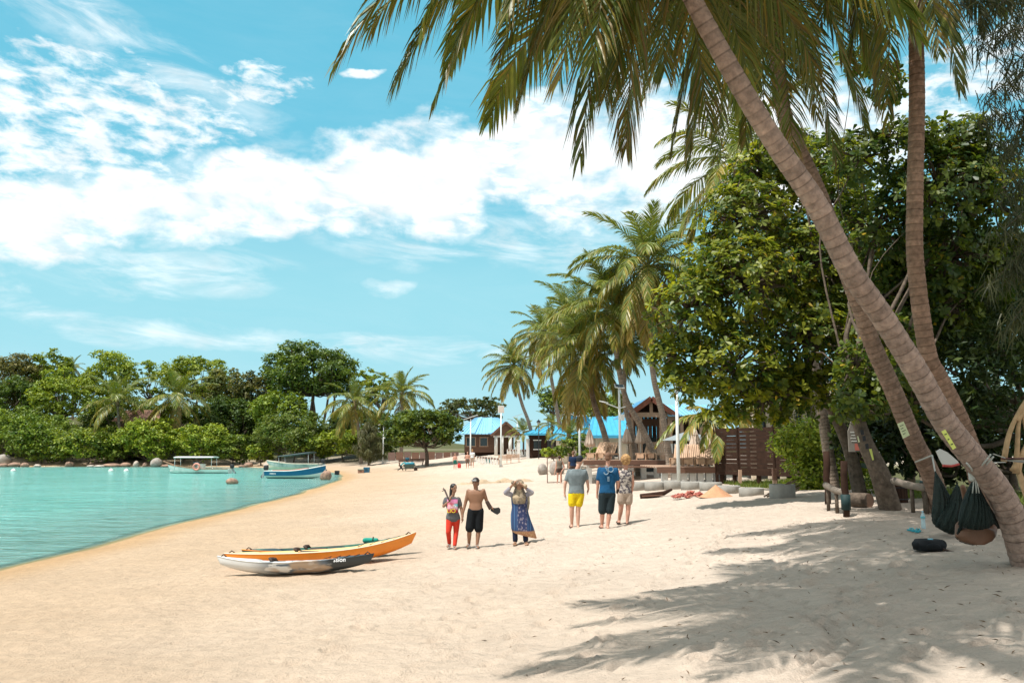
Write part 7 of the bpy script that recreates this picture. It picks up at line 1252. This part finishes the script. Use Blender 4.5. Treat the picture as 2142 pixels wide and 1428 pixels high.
for k, (px, py, rz, lab) in enumerate([(1908, 1109, .3, 'left teal flip flop on the sand by the bottle'), (1920, 1111, -.2, 'right teal flip flop on the sand by the bottle')]):
    g_ = gnd(px, py); o = thing('flip_flop', lab, 'flip flop', g_+Vector((0, 0, .01)), 'teal flip flops', rz=rz+1.2); q = MB(); ol = [(-.13, .03), (-.1, .042), (0, .032), (.09, .05), (.13, .035), (.14, 0), (.12, -.04), (.05, -.045), (-.05, -.03), (-.12, -.03)]; q.rings([[(x, y, z) for x, y in ol] for z in (0, .02)], True, False); part(o, 'sole', q, mat('teal_foam', (.03, .33, .40), rough=.6)); part(o, 'strap', MB().tube([(.0, .035, .02), (.04, .02, .05), (.085, 0, .03)], .009, 5).tube([(.0, -.035, .02), (.04, -.02, .05), (.085, 0, .03)], .009, 5), mat('teal_strap', (.05, .45, .5), rough=.5))
# canoe end slung at the right edge and bleached branches
c = at(2125, 962, 11.5); o = thing('hanging_canoe', 'pale grey and maroon canoe end slung by white cords at the right edge', 'canoe', c); N = 14; low, up_ = [], []
for i in range(N+1):
    t = i/N; b = .24*(1-(1-t)**2)**.7+.006; x = -.2+1.9*t; low.append([(x, b*math.cos(a), -.13*(1-(1-t)**2.2)*abs(math.sin(a))**.8) for a in np.linspace(0, PI, 9)]); up_.append([(x, b*u, .02+.055*(1-u*u)*(1-(1-t)**2)) for u in np.linspace(1, -1, 7)])
part(o, 'hull', MB().grid(low), mat('canoe_grey', (.40, .41, .40), rough=.5, var=.1)); part(o, 'deck', MB().grid(up_), mat('canoe_maroon', (.13, .035, .03), rough=.5)); part(o, 'coaming', MB().tube([(x_, y_, .02) for (x_, y_, _) in [r[0] for r in low]], .012, 5), mat('canoe_maroon', (.13, .035, .03)))
for dz in (.03, -.03): part(o, 'cord', MB().tube([(-.15, 0, dz), at(2078, 958-dz*300, 9.8)-c], .007, 5), ROPE)
xb = at(2195, 1000, 14).x; o = thing('bleached_branches', 'tangle of bleached tan branches at the right edge behind the canoe', 'branches', (xb, 14, zat(xb, 14))); bb = Vector(o.location); MBL = mat('bleached_wood', (.46, .30, .16), rough=.85, var=.3, vscale=6)
for P in [[(2100, 965), (2112, 905), (2138, 850), (2165, 810)], [(2124, 990), (2128, 940), (2132, 880), (2150, 830)], [(2118, 985), (2140, 945), (2160, 900)], [(2130, 990), (2136, 960), (2150, 930), (2190, 880)], [(2126, 880), (2145, 860), (2180, 850)], [(2150, 995), (2152, 930), (2140, 870)]]: q = part(o, 'branch', MB().tube(rel(spline([at(x, y, 14) for x, y in P], 10), bb), [.05-.025*i/9 for i in range(10)], 7), MBL)
part(o, 'root', MB().tube(rel([at(2130, 985, 14), Vector((xb-.3, 14, bb.z)), Vector((xb, 14.1, bb.z-.1))], bb), [.05, .07, .09], 7), MBL)

# churned ridge of damp sand behind the trio
P0, P1_ = gnd(948, 1014), gnd(1122, 1006); o = thing('sand_ridge', 'low churned ridge of damp sand behind the three people facing the camera', 'sand ridge', P0); rg = np.random.default_rng(5); rows = []
for j in range(9):
    v = j/8*2-1; row = []
    for i in range(60):
        t = i/59; x = P0.x+(P1_.x-P0.x)*t+rg.normal()*.02; y = P0.y+(P1_.y-P0.y)*t+v*(.45+.2*math.sin(t*9)); hh = (.16+.10*math.sin(t*23)+.08*rg.random())*max(0, 1-v*v)*min(1, 6*t, 6*(1-t)); row.append(Vector((x, y, zat(x, y)-.03+hh))-P0)
    rows.append(row)
part(o, 'mound', MB().grid(rows), mat('damp_sand', (.40, .30, .20), rough=.95, var=.2, vscale=6, bump=.5)); part(o, 'lump', remesh(MB().ball((2.9, .0, .12), (.22, .2, .2)).ball((1.2, -.1, .1), (.18, .15, .16)), .03, 2), mat('damp_sand', (.40, .30, .20)))
